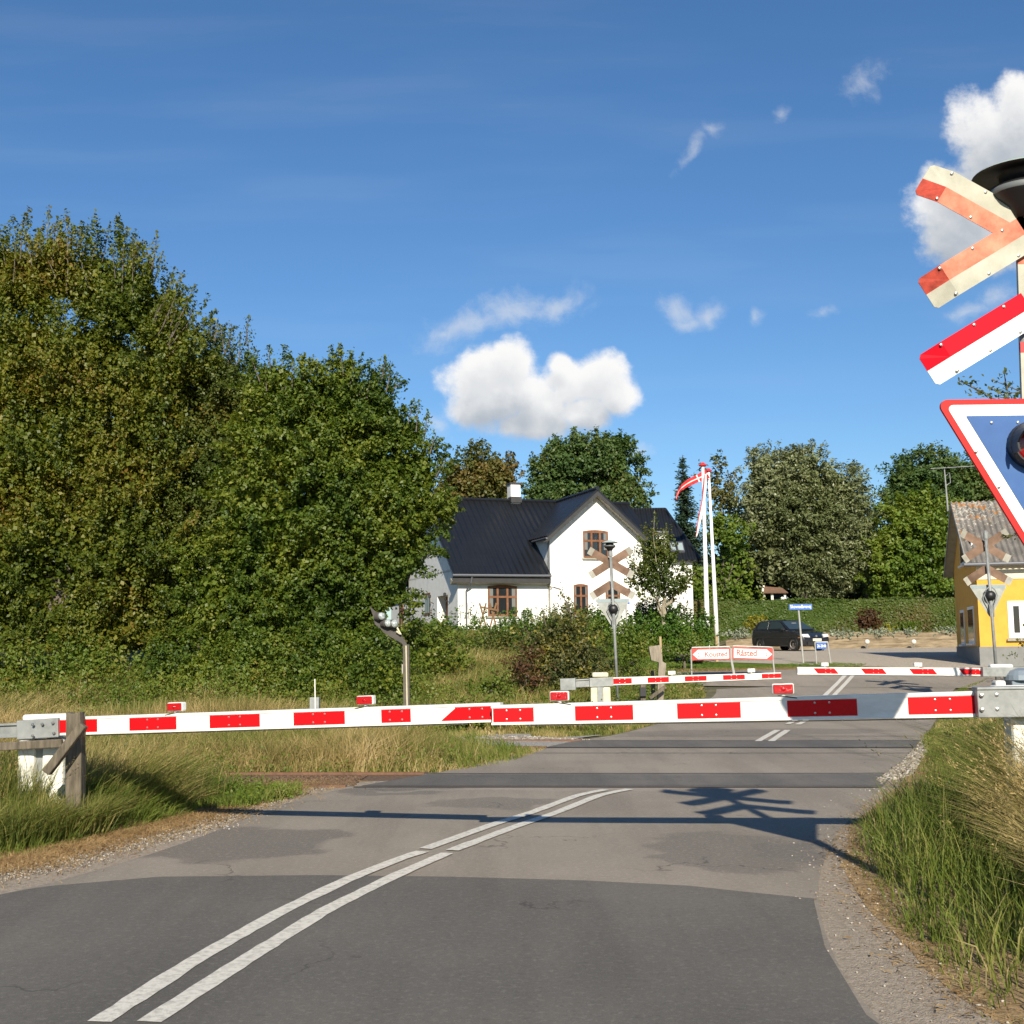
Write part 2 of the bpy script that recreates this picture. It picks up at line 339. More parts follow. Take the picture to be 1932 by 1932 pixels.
# ================================================================ LAND, ROAD, TRACKS
M_ground = mat('ground_grass', (.085, .09, .035), .95, var=.35, scale=1.3, col2=(.17, .14, .07), bump=.6, bscale=30)
def asphalt(name, c1, c2, spk, bump=.35, spots=()):
    m = bpy.data.materials.new(name); m.use_nodes = True; t = m.node_tree; b = t.nodes['Principled BSDF']
    b.inputs['Roughness'].default_value = .82; b.inputs['Specular IOR Level'].default_value = .3
    tcn = t.nodes.new('ShaderNodeTexCoord')
    def noise(sc, det=4, stretch=None, ro=.6):
        n = t.nodes.new('ShaderNodeTexNoise'); n.inputs['Scale'].default_value = sc; n.inputs['Detail'].default_value = det; n.inputs['Roughness'].default_value = ro
        if stretch:
            mp = t.nodes.new('ShaderNodeMapping'); mp.inputs['Scale'].default_value = stretch[:3]; mp.inputs['Rotation'].default_value = (0, 0, stretch[3])
            t.links.new(tcn.outputs['Object'], mp.inputs[0]); t.links.new(mp.outputs[0], n.inputs['Vector'])
        else: t.links.new(tcn.outputs['Object'], n.inputs['Vector'])
        return n.outputs[0]
    def mix(f, a, c, bt='MIX'):
        n = t.nodes.new('ShaderNodeMix'); n.data_type = 'RGBA'; n.blend_type = bt
        for i, v in ((0, f), (6, a), (7, c)):
            if isinstance(v, float): n.inputs[i].default_value = v
            elif isinstance(v, tuple): n.inputs[i].default_value = (*v, 1)
            else: t.links.new(v, n.inputs[i])
        return n.outputs[2]
    big = smoothstep_n(noise(.35, 5), .35, .65, t)
    base = mix(big, c1, c2)
    wheel = smoothstep_n(noise(1.0, 4, (1.6, .16, 1, -.35)), .42, .66, t)       # worn tracks along the road
    base = mix(math_n('MULTIPLY', wheel, .5, tree=t), base, tuple(v * .74 for v in c1))
    pos = t.nodes.new('ShaderNodeNewGeometry'); wn = t.nodes.new('ShaderNodeTexNoise'); wn.inputs['Scale'].default_value = 1.7; wn.inputs['Detail'].default_value = 6; t.links.new(pos.outputs['Position'], wn.inputs['Vector'])
    w1 = t.nodes.new('ShaderNodeVectorMath'); w1.operation = 'MULTIPLY_ADD'; t.links.new(wn.outputs['Color'], w1.inputs[0]); w1.inputs[1].default_value = (1.5, 1.1, 0); t.links.new(pos.outputs['Position'], w1.inputs[2])
    for (cx_, cy_, rx_, ry_, st_, dark) in spots:      # older repairs and worn areas of the surface
        m1 = t.nodes.new('ShaderNodeVectorMath'); m1.operation = 'SUBTRACT'; t.links.new(w1.outputs[0], m1.inputs[0]); m1.inputs[1].default_value = (cx_ + .75, cy_ + .55, 0)
        m2 = t.nodes.new('ShaderNodeVectorMath'); m2.operation = 'MULTIPLY'; t.links.new(m1.outputs[0], m2.inputs[0]); m2.inputs[1].default_value = (1 / rx_, 1 / ry_, 0)
        m3 = t.nodes.new('ShaderNodeVectorMath'); m3.operation = 'LENGTH'; t.links.new(m2.outputs[0], m3.inputs[0])
        k_ = math_n('SUBTRACT', 1.0, smoothstep_n(m3.outputs['Value'], .86, 1.10, t), tree=t)
        base = mix(math_n('MULTIPLY', k_, st_, tree=t), base, dark)
    fine = noise(170, 3, ro=.75)
    base = mix(smoothstep_n(fine, .56, .74, t), base, spk)
    med = noise(26, 5, ro=.8); base = mix(math_n('MULTIPLY', smoothstep_n(med, .50, .68, t), .38, tree=t), base, spk); med2 = noise(19, 5, ro=.8); base = mix(math_n('MULTIPLY', smoothstep_n(med2, .52, .70, t), .42, tree=t), base, tuple(v * .55 for v in c1))
    fine2 = noise(90, 3, ro=.75)
    base = mix(math_n('MULTIPLY', smoothstep_n(fine2, .6, .74, t), .7, tree=t), base, tuple(v * .5 for v in c1))
    stain = smoothstep_n(noise(3.0, 6, (1, .5, 1, 0), .7), .66, .74, t)
    base = mix(math_n('MULTIPLY', stain, .35, tree=t), base, tuple(v * .45 for v in c1))
    # fine cracks
    vo = t.nodes.new('ShaderNodeTexVoronoi'); vo.feature = 'DISTANCE_TO_EDGE'; vo.inputs['Scale'].default_value = .55
    wp = t.nodes.new('ShaderNodeVectorMath'); wp.operation = 'ADD'; t.links.new(tcn.outputs['Object'], wp.inputs[0])
    nn = t.nodes.new('ShaderNodeTexNoise'); nn.inputs['Scale'].default_value = 2.2; nn.inputs['Detail'].default_value = 5; t.links.new(tcn.outputs['Object'], nn.inputs['Vector'])
    t.links.new(nn.outputs['Color'], wp.inputs[1]); t.links.new(wp.outputs[0], vo.inputs['Vector'])
    ck = math_n('SUBTRACT', 1.0, smoothstep_n(vo.outputs['Distance'], .002, .009, t), tree=t)
    ck = math_n('MULTIPLY', ck, smoothstep_n(noise(.6, 2), .5, .62, t), tree=t)
    base = mix(math_n('MULTIPLY', ck, .55, tree=t), base, (.03, .028, .026))
    t.links.new(base, b.inputs['Base Color'])
    bp = t.nodes.new('ShaderNodeBump'); bp.inputs['Strength'].default_value = bump; bp.inputs['Distance'].default_value = .006
    t.links.new(noise(220, 2), bp.inputs['Height']); t.links.new(bp.outputs[0], b.inputs['Normal'])
    return m
def spot(x0, x1, y0, y1):
    a = G(x0, (y0 + y1) / 2); b = G(x1, (y0 + y1) / 2); c = G((x0 + x1) / 2, y1); d = G((x0 + x1) / 2, y0)
    return ((a.x + b.x) / 2, (c.y + d.y) / 2, abs(b.x - a.x) / 2, abs(d.y - c.y) / 2)
DK = (.125, .112, .098); LT = (.31, .27, .225)
SPOTS = [(*spot(*q), st, c) for q, st, c in (((230, 640, 1562, 1626), .75, DK), ((600, 880, 1484, 1500), .7, DK), ((790, 1060, 1506, 1528), .6, DK), ((1215, 1560, 1566, 1645), .62, DK), ((1440, 1660, 1580, 1640), .5, DK),
          ((700, 1700, 1484, 1490), .55, LT), ((1150, 1700, 1375, 1388), .5, DK), ((1560, 1600, 1380, 1440), .35, DK))]
M_road = asphalt('old_asphalt', (.232, .200, .160), (.286, .246, .196), (.48, .42, .34), spots=SPOTS)
M_newer = asphalt('darker_asphalt', (.108, .100, .088), (.136, .125, .108), (.26, .235, .20))
M_patch = asphalt('patch_asphalt', (.150, .134, .116), (.180, .158, .134), (.30, .27, .23))
M_track = asphalt('track_asphalt', (.108, .101, .092), (.160, .146, .127), (.25, .23, .20))
M_gravel = mat('gravel', (.29, .235, .175), .95, var=.22, scale=26, col2=(.42, .35, .27), bump=.9, bscale=90, thr=(.3, .7))
M_verge = mat('dead_grass_soil', (.24, .15, .07), .95, var=.4, scale=14, col2=(.42, .29, .14), bump=.9, bscale=50)
M_drive = mat('drive_gravel', (.33, .27, .20), .95, var=.25, scale=14, col2=(.52, .45, .36), bump=.7, bscale=30)
M_ballast = mat('ballast', (.20, .18, .15), .95, var=.5, scale=30, col2=(.50, .46, .41), bump=1, bscale=40)
M_paint = mat('road_paint', (.50, .47, .40), .7, var=.12, scale=25, col2=(.66, .62, .54), bump=.3, bscale=80, thr=(.35, .55))

xs = np.concatenate([np.linspace(-700, -60, 14), np.linspace(-50, -16, 18), np.linspace(-15, 30, 121), np.linspace(32, 60, 12), np.linspace(75, 700, 14)])
ys = np.concatenate([np.linspace(-200, -10, 8), np.linspace(-8, 20, 20), np.linspace(21, 75, 136), np.linspace(78, 120, 14), np.linspace(140, 900, 14)])
XX, YY = np.meshgrid(xs, ys); ZZ = H(XX, YY) - .03
V = np.stack([XX, YY, ZZ], -1).reshape(-1, 3); nx = len(xs)
F = np.array([(j * nx + i, j * nx + i + 1, (j + 1) * nx + i + 1, (j + 1) * nx + i) for j in range(len(ys) - 1) for i in range(nx - 1)])
tag(link('ground', fast_mesh('ground', V, F=F), M_ground, smooth_=True), kind='structure')

def resample(pts, n):
    pts = np.array([[p[0], p[1]] for p in pts]); d = np.r_[0, np.cumsum(np.linalg.norm(np.diff(pts, axis=0), axis=1))]
    t = np.linspace(0, d[-1], n); return np.stack([np.interp(t, d, pts[:, 0]), np.interp(t, d, pts[:, 1])], 1)
def strip(name, left, right, m, dz, n=60, cross=6, jit=0.0):
    a = resample(left, n); b = resample(right, n); Vv = []
    if jit:
        a[:, 0] += np.convolve(RNG.normal(0, jit, n), [.3, .4, .3], 'same'); b[:, 0] += np.convolve(RNG.normal(0, jit, n), [.3, .4, .3], 'same')
    for i in range(n):
        for k in range(cross + 1):
            p = a[i] + (b[i] - a[i]) * k / cross; Vv.append((p[0], p[1], Hs(p[0], p[1]) + dz))
    c = cross + 1; Ff = [(i * c + k, i * c + k + 1, (i + 1) * c + k + 1, (i + 1) * c + k) for i in range(n - 1) for k in range(cross)]
    return tag(link(name, fast_mesh(name, np.array(Vv), F=np.array(Ff)), m), kind='structure')
def gp(l): return [tuple(G(x, y)[:2]) for x, y in l]
def flat_poly(name, pts, m, dz):
    mb = MB(); mb.add([(p[0], p[1], Hs(p[0], p[1]) + dz) for p in pts], [tuple(range(len(pts)))])
    return tag(mb.build(name, m), kind='structure')
def wobble(pts, amp, n):
    q = resample(pts + [pts[0]], n)[:-1]; ph = RNG.random(4) * 6.28; t = np.linspace(0, 2 * np.pi, len(q), endpoint=False)
    r = amp * (np.sin(t * 7 + ph[0]) + .7 * np.sin(t * 15 + ph[1]) + .5 * np.sin(t * 31 + ph[2]) + .12 * RNG.normal(size=len(q)))
    q[:, 0] += r; q[:, 1] += r * .6; return [tuple(v) for v in q]

EL = gp([(0, 1690), (100, 1665), (260, 1620), (400, 1572), (500, 1527), (600, 1497), (700, 1480), (860, 1452), (990, 1420), (1080, 1398), (1160, 1388), (1240, 1366), (1350, 1314), (1352, 1300), (1302, 1284), (1240, 1281)])
ER = gp([(1640, 1932), (1560, 1780), (1540, 1690), (1552, 1620), (1600, 1545), (1670, 1480), (1730, 1420), (1748, 1388), (1768, 1350), (1790, 1310), (1815, 1288), (1870, 1277)])
EL = [(-9.0, -30), (-9.0, -6), (-7.2, 2)] + [(EL[0][0] - 1.2, EL[0][1] - 1.7)] + EL
ER = [(4.5, -30), (3.4, -6), (2.15, 1.5), (1.75, 4)] + ER
# main road as far as the junction, then the cross road it runs into
def chaikin(l, k=2):
    for _ in range(k):
        o = [l[0]]
        for p, q in zip(l[:-1], l[1:]): o += [(p[0] * .75 + q[0] * .25, p[1] * .75 + q[1] * .25), (p[0] * .25 + q[0] * .75, p[1] * .25 + q[1] * .75)]
        l = o + [l[-1]]
    return l
EL = chaikin(EL[:-2]) + EL[-2:]; ER = chaikin(ER)
strip('road', EL[:-2], ER[:-1], M_road, .0, n=110, cross=10)
cf_l = [(-.5, 37.2), (3.0, 37.6), (8, 38.1), (14, 38.0), (24, 35.5), (40, 31)]
cf_r = [(-.5, 34.6), (3.0, 34.6), (8, 33.6), (14, 32.4), (24, 30.4), (40, 26)]
cf_l = [(4.6, 37.7)] + cf_l[2:]; cf_r = [(5.0, 34.2)] + cf_r[2:]
strip('cross_road', cf_l, cf_r, M_road, .006, n=60, cross=6)
# resurfaced stretch the camera stands on
NA = gp([(100, 1672), (300, 1655), (600, 1652), (850, 1655), (1100, 1662), (1300, 1672), (1400, 1683), (1543, 1697)])
def on_poly(line, Y):
    ysl = [p[1] for p in line]; xsl = [p[0] for p in line]; return float(np.interp(Y, ysl, xsl))
yl = np.linspace(-20, NA[0][1] - .1, 24); yr = np.linspace(-20, NA[-1][1] - .02, 24)
near = [(on_poly(EL, y) + .03, y) for y in yl] + NA + [(on_poly(ER, y) - .03, y) for y in yr[::-1]]
flat_poly('road_resurfacing', near, M_newer, .004)
# gravel shoulders
GL_out = gp([(0, 1650), (150, 1618), (250, 1588), (420, 1545), (470, 1522), (560, 1490), (620, 1480), (700, 1473)])
GR_out = gp([(1900, 1932), (1760, 1830), (1665, 1720), (1605, 1600), (1615, 1555), (1690, 1490), (1728, 1452), (1742, 1425)])
GL_out = [(-11, -25), (-9.5, 0)] + [(GL_out[0][0] - 1.2, GL_out[0][1] - 1.5)] + GL_out
GR_out = [(5.4, -25), (3.2, 0), (2.55, 3.5)] + GR_out
strip('verge_soil', [(x - 1.1, y) for x, y in GL_out], [(x + .06, y) for x, y in GL_out], M_verge, -.002, n=90, cross=5, jit=.05)
strip('verge_soil', [(x - .04, y) for x, y in GR_out], [(x + .5, y) for x, y in GR_out], M_verge, -.002, n=90, cross=5, jit=.04)
strip('gravel_shoulder', [(x - .1, y) for x, y in GL_out], [(on_poly(EL, y) + .08, y) for x, y in GL_out], M_gravel, -.004, n=90, cross=5, jit=.03)
strip('gravel_shoulder', [(on_poly(ER, y) - .08, y) for x, y in GR_out], [(x + .4, y) for x, y in GR_out], M_gravel, -.004, n=90, cross=5, jit=.03)
# tracks
def track_axis(py):
    a = G(700, py); b = G(1690, py); d = (b - a); d.z = 0; d.normalize(); return a, d
T1, d1 = track_axis(1472); T2, d2 = track_axis(1404)
M_rust = mat('rusty_rail', (.16, .065, .03), .8, var=.4, scale=20, col2=(.26, .12, .06), bump=.4)
M_railtop = mat('rail_head', (.15, .075, .04), .7, metal=.1, var=.3, scale=12)
M_redbal = mat('rusty_ballast', (.10, .052, .03), .95, var=.4, scale=25, col2=(.22, .14, .085), bump=1)
M_joint = mat('sealed_groove', (.055, .045, .04), .7)
def rail_line(T, d, X0, X1, off):
    nrm = Vector((-d.y, d.x, 0))
    a = T + d * ((X0 - T.x) / d.x) + nrm * off; b = T + d * ((X1 - T.x) / d.x) + nrm * off
    return a, b
rl = ['nearer rail of the rusty track in front of the left grass', 'farther rail of the rusty track closest to the camera',
      'nearer rail of the second track by the pale ballast', 'farther rail of the second track under the bank']
k = 0
for T, d in ((T1, d1), (T2, d2)):
    for off in (-.74, .74):
        a, b = rail_line(T, d, -60, 60, off); mb = MB(); z = Vector((0, 0, 1))
        mb.beam(a - z * .135, b - z * .135, .14, .02, mi=0); mb.beam(a - z * .07, b - z * .07, .022, .115, mi=0); e0 = on_poly(EL, (a.y + b.y) / 2); e1 = on_poly(ER, (a.y + b.y) / 2); pa = a.lerp(b, (e0 - a.x) / (b.x - a.x)); pb = a.lerp(b, (e1 - a.x) / (b.x - a.x)); mb.beam(a + z * .006, pa + z * .006, .072, .036, mi=1); mb.beam(pa - z * .013, pb - z * .013, .072, .034, mi=2); mb.beam(pb + z * .006, b + z * .006, .072, .036, mi=1)
        o = mb.build('rail', [M_rust, M_railtop, M_track], loc=(a + b) / 2, bevel=.006); tag(o, rl[k], 'rail', 'steel rails of the two tracks'); k += 1
    for nm, lo, hi, w, zz, m in (('track_bed', -60, None, 1.15, -.012, M_redbal if T is T1 else M_ballast), ('track_bed', None, 60, 1.15, -.012, M_ballast)):
        e = on_poly(EL, T.y + (0 - T.x) * d.y / d.x) if hi is None else None
        X0 = lo if lo is not None else on_poly(ER, 16) - 1.0; X1 = hi if hi is not None else e + .3
        a, b = rail_line(T, d, X0, X1, w); c, f = rail_line(T, d, X0, X1, -w)
        flat_poly(nm, [a, b, f, c], m, zz)
    # dark paving between the rails, edge to edge of the road
    nrm = Vector((-d.y, d.x, 0)); yy0 = T.y
    for o0, o1, m, dz in ((-.66, .66, M_track, .006), (-.80, -.74, M_joint, .006), (.74, .80, M_joint, .006)):
        q = []
        for off in (o0, o1):
            c = T + nrm * off
            Yl = c.y; 
            for _ in range(6): Xl = on_poly(EL, Yl); Yl = c.y + (Xl - c.x) * d.y / d.x
            Yr = c.y
            for _ in range(6): Xr = on_poly(ER, Yr); Yr = c.y + (Xr - c.x) * d.y / d.x
            q.append(((Xl, Yl), (Xr, Yr)))
        flat_poly('track_paving', [q[0][0], q[0][1], q[1][1], q[1][0]], m, dz)
flat_poly('ballast_verge', [(-2.6, yb_ := T2.y + .9), (-.2, yb_ - .1), (.9, 21.9), (1.6, 22.9), (.4, 23.4), (-1.2, 23.4), (-2.4, 22.8)], M_ballast, -.008)
# seam lines of the crossing panels
for py in (1421, 1389):
    a = G(900 if py > 1400 else 1150, py); b = G(1735, py); mb = MB(); w = Vector((0, .022, 0)); z = Vector((0, 0, .005))
    mb.add([a - w + z, b - w + z, b + w + z, a + w + z], [(0, 1, 2, 3)]); tag(mb.build('road_joint', M_track), kind='structure')
# markings
def marking(px, width, dz=.009, n=26):
    pts = [G(x, y) for x, y in px]; q = resample(pts, n); t = np.gradient(q, axis=0); t = unit(t); nn = np.stack([-t[:, 1], t[:, 0]], 1)
    for i in range(2): q = np.vstack([q[:1], (q[:-2] + 2 * q[1:-1] + q[2:]) / 4, q[-1:]])
    w = width / 2 * (1 + .05 * RNG.normal(size=n))[:, None]
    a = q - nn * w; b = q + nn * w; Vv = []
    for i in range(n):
        for p in (a[i], b[i]): Vv.append((p[0], p[1], Hs(*p) + dz))
    Ff = [(2 * i, 2 * i + 1, 2 * i + 3, 2 * i + 2) for i in range(n - 1)]
    tag(link('road_marking', fast_mesh('road_marking', np.array(Vv), F=np.array(Ff)), M_paint), kind='structure')
LW = .115
marking([(187, 1931), (372, 1811), (531, 1721), (658, 1660), (759, 1620), (797, 1608)], LW, n=40)
marking([(281, 1931), (457, 1817), (616, 1718), (743, 1655), (844, 1611)], LW, n=40)
marking([(802, 1603), (935, 1555), (998, 1536), (1094, 1500), (1142, 1491)], LW)
marking([(853, 1606), (980, 1558), (1046, 1536), (1134, 1500), (1188, 1490)], LW)
marking([(1430, 1399), (1467, 1378)], LW, n=6); marking([(1455, 1399), (1486, 1378)], LW, n=6)
marking([(1486, 1367), (1557, 1312), (1594, 1275)], LW, n=14, dz=.012); marking([(1505, 1368), (1574, 1312), (1609, 1275)], LW, n=14, dz=.012)
# driveway of pale gravel climbing to the parked car
strip('driveway', [(5.5, 44), (9, 46), (11.0, 52), (12, 58), (12, 61.8)], [(13, 37.6), (17, 39.5), (22, 46), (24, 54), (25, 61.8)], M_drive, .004, n=50, cross=16)
strip('driveway', [(6.5, 45), (5.5, 49)], [(12, 46), (11.5, 56)], M_drive, .006, n=10, cross=8)

# ================================================================ BARRIERS
M_white = mat('white_enamel', (.62, .60, .54), .45, spec=.3, var=.10, scale=3.5, col2=(.76, .745, .69), thr=(.25, .55), stretch=(1, 1, 2))
M_offwhite = mat('reflective_white', (.60, .60, .56), .5, var=.06, scale=30)
M_red = mat('signal_red', (.53, .005, .008), .5, spec=.15, var=.08, scale=30)
M_galv = mat('galvanised_steel', (.24, .25, .24), .55, metal=.2, var=.2, scale=7, col2=(.32, .33, .32), bump=.05)
M_steel = mat('bolt_steel', (.42, .41, .38), .35, metal=.8)
M_black = mat('black_rubber', (.018, .018, .02), .6)
M_cream = mat('cream_enamel', (.60, .54, .36), .5, var=.10, scale=7, col2=(.66, .61, .44))
M_creamw = mat('chalky_white_enamel', (.50, .48, .38), .6, var=.25, scale=5, col2=(.74, .72, .64), thr=(.3, .5))
M_oldwood = mat('weathered_wood', (.085, .07, .045), .9, var=.4, scale=5, col2=(.19, .155, .11), bump=.6, stretch=(4, 4, .6))
M_lens = bpy.data.materials.new('red_lens'); M_lens.use_nodes = True
_b = M_lens.node_tree.nodes['Principled BSDF']; _b.inputs['Base Color'].default_value = (.42, .004, .006, 1); _b.inputs['Roughness'].default_value = .12; _b.inputs['Coat Weight'].default_value = .6
_w = M_lens.node_tree.nodes.new('ShaderNodeTexVoronoi'); _w.inputs['Scale'].default_value = 60; _bp = M_lens.node_tree.nodes.new('ShaderNodeBump'); _bp.inputs['Strength'].default_value = .5
M_lens.node_tree.links.new(_w.outputs[0], _bp.inputs['Height']); M_lens.node_tree.links.new(_bp.outputs[0], _b.inputs['Normal'])

def t_at(A, B, x):
    lo, hi = -.3, 1.4; s = 1 if proj(B)[0] > proj(A)[0] else -1
    for _ in range(40):
        m = (lo + hi) / 2
        if (proj(A + (B - A) * m)[0] - x) * s > 0: hi = m
        else: lo = m
    return lo
def boom(root, A, B, hA, hB, reds, slant=0.0, back=True, depth=.07, lamps=(), lamp_front=True, rivets=True, tipcut=False):
    """A at the pivot, B at the tip; hA/hB heights"""
    ax = (B - A).normalized(); side = ax.cross(Vector((0, 0, 1))).normalized()
    if side.y > 0: side = -side          # towards the camera
    up = side.cross(ax); up = up if up.z > 0 else -up
    def hh(t): return hA + (hB - hA) * t
    def pt(t, u, o): return A + (B - A) * t + up * (u * hh(t)) + side * o
    mb = MB()
    # hollow profile with a raised lip along top and bottom edge
    for (u0, u1, d) in ((-.5, .5, depth), (.36, .5, depth + .012), (-.5, -.38, depth + .012)):
        e = .0 if d == depth else .002
        mb.hexa([pt(0 - e, u0, d / 2), pt(1 + e, u0, d / 2), pt(1 + e, u0, -d / 2), pt(0 - e, u0, -d / 2), pt(0 - e, u1 + (e > 0) * .006 * (u1 > 0), d / 2), pt(1 + e, u1 + (e > 0) * .006 * (u1 > 0), d / 2), pt(1 + e, u1 + (e > 0) * .006 * (u1 > 0), -d / 2), pt(0 - e, u1 + (e > 0) * .006 * (u1 > 0), -d / 2)], 0)
    L_ = (B - A).length
    for i, (x0, x1) in enumerate(reds):
        t0, t1 = sorted((t_at(A, B, x0), t_at(A, B, x1))); sl = slant / L_
        u0, u1 = -.36, .335
        for sgn in ((1, -1) if back else (1,)):
            o = sgn * (depth / 2 + .004); o2 = sgn * (depth / 2 - .004); s0 = sl if sgn > 0 else sl
            a0, a1 = (t0 + s0, t1 + s0) if i < 99 else (t0, t1)
            a1 = min(a1, 1.0); 
            q = [pt(t0, u0, o), pt(t1, u0, o), pt(a1, u1, o), pt(a0, u1, o), pt(t0, u0, o2), pt(t1, u0, o2), pt(a1, u1, o2), pt(a0, u1, o2)]
            mb.hexa(q, 1)
        if rivets:
            for tt in ((t0 + t1) / 2 - .045 / L_ * 1.2, (t0 + t1) / 2 + .045 / L_ * 1.2):
                for uu in (-.22, .22): mb.lathe(pt(tt, uu, depth / 2 + .003), [(.009, 0), (.008, .005), (0, .007)], ax=side, n=8, mi=2)
    mb.tube([pt(.03, -.56, 0), pt(.5, -.57, 0), pt(.93, -.56, 0)], .005, n=6, mi=2)      # cable under the boom
    for q in np.linspace(.05, .92, 9): mb.tube([pt(q, -.49, 0), pt(q, -.60, 0)], .006, n=6, mi=0)
    o = mb.build('boom', [M_white, M_red, M_steel], root)
    for (lx, wpx) in lamps:
        t = t_at(A, B, lx); c = pt(t, .5, 0); Yd = c.y; w = wpx / FPX * Yd; h = w * .5
        hm = MB(); hc = c + up * (h * .5 + .02)
        hm.box(hc, (w, .07, h), (ax, side, up), 0); hm.box(c + up * .008, (w * .2, .05, .03), (ax, side, up), 0)
        hs_ = hm.build('lamp_housing', M_white if True else M_black, root, bevel=.012)
        lm = MB(); sd = 1 if lamp_front else -1
        lm.box(hc + side * (sd * .037), (w * .90, .022, h * .84), (ax, side, up), 0)
        lm.lathe(hc + side * (sd * .046), [(w * .11, 0), (w * .09, .006), (0, .009)], ax=side * sd, n=12)
        lm.build('lamp_lens', M_lens, hs_, bevel=.006)
        bk = MB(); bk.beam(c - ax * w * .6 - up * .01 + side * (depth / 2 + .006), c + ax * w * .25 + up * .012 + side * (depth / 2 + .006), .004, .008); bk.build('lamp_bracket', M_black, hs_)
    return ax, side, up

# ---- near left barrier
A = P(120, 1370, 11.25); B = P(945, 1343.5, 10.0)
base = Vector((A.x - .15, A.y, 0))
nl = empty('level_crossing_barrier', base, 'near left barrier lowered over the road, on two white pedestals beside a split wooden post', 'barrier', 'level crossing barriers')
ax, side, up = boom(nl, A, B, .158, .150, [(100, 188), (249, 337), (400, 494), (558, 654), (723, 778), (862, 940)], lamps=[(334, 33), (692, 34)])
# slanted filler left of the last red field
mb = MB(); t0 = t_at(A, B, 835); t1 = t_at(A, B, 864)
def ptl(t, u, o): return A + (B - A) * t + up * (u * .15) + side * o
for sg in (1, -1): mb.prism([ptl(t0, -.36, sg * .0395), ptl(t1, -.36, sg * .0395), ptl(t1, .335, sg * .0395)], side * sg, .004)
mb.build('stripe', M_red, nl)
mb = MB(); a = P(38, 1377, 11.3); b = P(116, 1372, 11.25)
mb.beam(a, b, .13, .17); mb.build('bracket', M_galv, nl, bevel=.008)
for x, y in ((62, 1367), (100, 1364), (62, 1388), (102, 1383), (80, 1366)): mb = MB(); mb.lathe(P(x, y, 11.18), [(.014, 0), (.012, .012), (0, .014)], ax=side, n=8); mb.build('bolt', M_steel, nl)
mb = MB(); a = P(46, 1354, 11.35); b = P(158, 1350.5, 11.3); mb.beam(a, b, .10, .055); mb.build('top_cover', M_white, nl, bevel=.022)
mb = MB(); a = P(-230, 1388, 11.6); b = P(44, 1377, 11.35); mb.beam(a, b, .06, .13); mb.beam(a + up * .055 + side * .03, b + up * .055 + side * .03, .05, .02)
mb.beam(a - up * .055 + side * .03, b - up * .055 + side * .03, .05, .02); mb.box(P(-215, 1388, 11.5), (.45, .2, .3)); mb.build('counterweight_arm', M_galv, nl, bevel=.004)
for i, (x0, x1, yb) in enumerate(((36, 71, 1480), (82, 126, 1500))):
    mb = MB(); tp = P((x0 + x1) / 2, 1392, 11.3); w = (x1 - x0) / FPX * 11.3
    mb.box(Vector((tp.x, tp.y + .05, tp.z / 2 - .02)), (w, .22, tp.z + .04), taper=.92); mb.build('pedestal', M_creamw, nl, bevel=.035)
mb = MB(); tp = P(77, 1395, 11.3); mb.box((tp.x, tp.y + .05, tp.z / 2), (.07, .12, tp.z)); mb.build('pedestal_column', M_galv, nl)

# ---- near right barrier
A = P(1842, 1328, 9.35); B = P(930, 1349, 9.9)
nr = empty('level_crossing_barrier', (A.x + .35, A.y, 0), 'near right barrier with the shadow of the warning sign across its red fields', 'barrier', 'level crossing barriers')
ax, side, up = boom(nr, A, B, .188, .152, [(1712, 1842), (1485, 1616), (1278, 1397), (1086, 1195), (932, 1008)], lamps=[(1057, 36), (1479, 40)])
mb = MB(); a = P(1840, 1327, 9.3); b = P(1932, 1325, 9.25); e = P(2040, 1324, 9.2)
mb.beam(a, e, .15, .205); mb.beam(a + up * .11 , e + up * .11, .17, .02); mb.build('bracket', M_galv, nr, bevel=.006)
for x, y in ((1852, 1312), (1880, 1311), (1853, 1339), (1881, 1338), (1915, 1312), (1915, 1338)): mb = MB(); mb.lathe(P(x, y, 9.215), [(.017, 0), (.015, .012), (0, .016)], ax=side, n=8); mb.build('bolt', M_steel, nr)
mb = MB(); c = P(1922, 1400, 9.35); mb.box((c.x + .06, c.y + .05, .52), (.26, .22, 1.06), taper=.9); mb.build('pedestal', M_creamw, nr, bevel=.03)
mb = MB(); c = P(1925, 1358, 9.35); mb.box((c.x + .03, c.y + .02, 1.05), (.18, .12, .25)); mb.build('pedestal_column', M_galv, nr)
mb = MB(); a = e; b = e + Vector((1.3, .1, -.02)); mb.beam(a, b, .07, .15); mb.box(b, (.5, .22, .34)); mb.build('counterweight_arm', M_galv, nr, bevel=.006)
mb = MB(); c = P(1912, 1299, 9.5); mb.box(c, (.34, .12, .05)); mb.build('top_cover', M_white, nr, bevel=.02)

# ---- far left barrier
A = P(1155, 1285.5, 26.0); B = P(1473, 1274.5, 25.6)
fl = empty('level_crossing_barrier', (A.x - .2, A.y, Hs(A.x, A.y)), 'far left barrier on a cream pedestal with grey counterweight arm, beyond the tracks', 'barrier', 'level crossing barriers')
ax, side, up = boom(fl, A, B, .158, .125, [(1156, 1192), (1222, 1262), (1292, 1333), (1364, 1405), (1437, 1473)], lamps=[(1268, 14), (1418, 14)], lamp_front=False)
mb = MB(); a = P(1112, 1288, 25.95); b = P(1157, 1286, 25.95); mb.beam(a, b, .14, .19); a2 = P(1062, 1291, 26.0); mb.beam(a2, a, .07, .17)
mb.beam(a2 + up * .07 + side * .04, a + up * .07 + side * .04, .04, .03); mb.beam(a2 - up * .07 + side * .04, a - up * .07 + side * .04, .04, .03)
c = P(1072, 1291, 25.9); mb.beam(c - ax * .16, c + ax * .16, .22, .24); mb.build('counterweight_arm', M_galv, fl, bevel=.008)
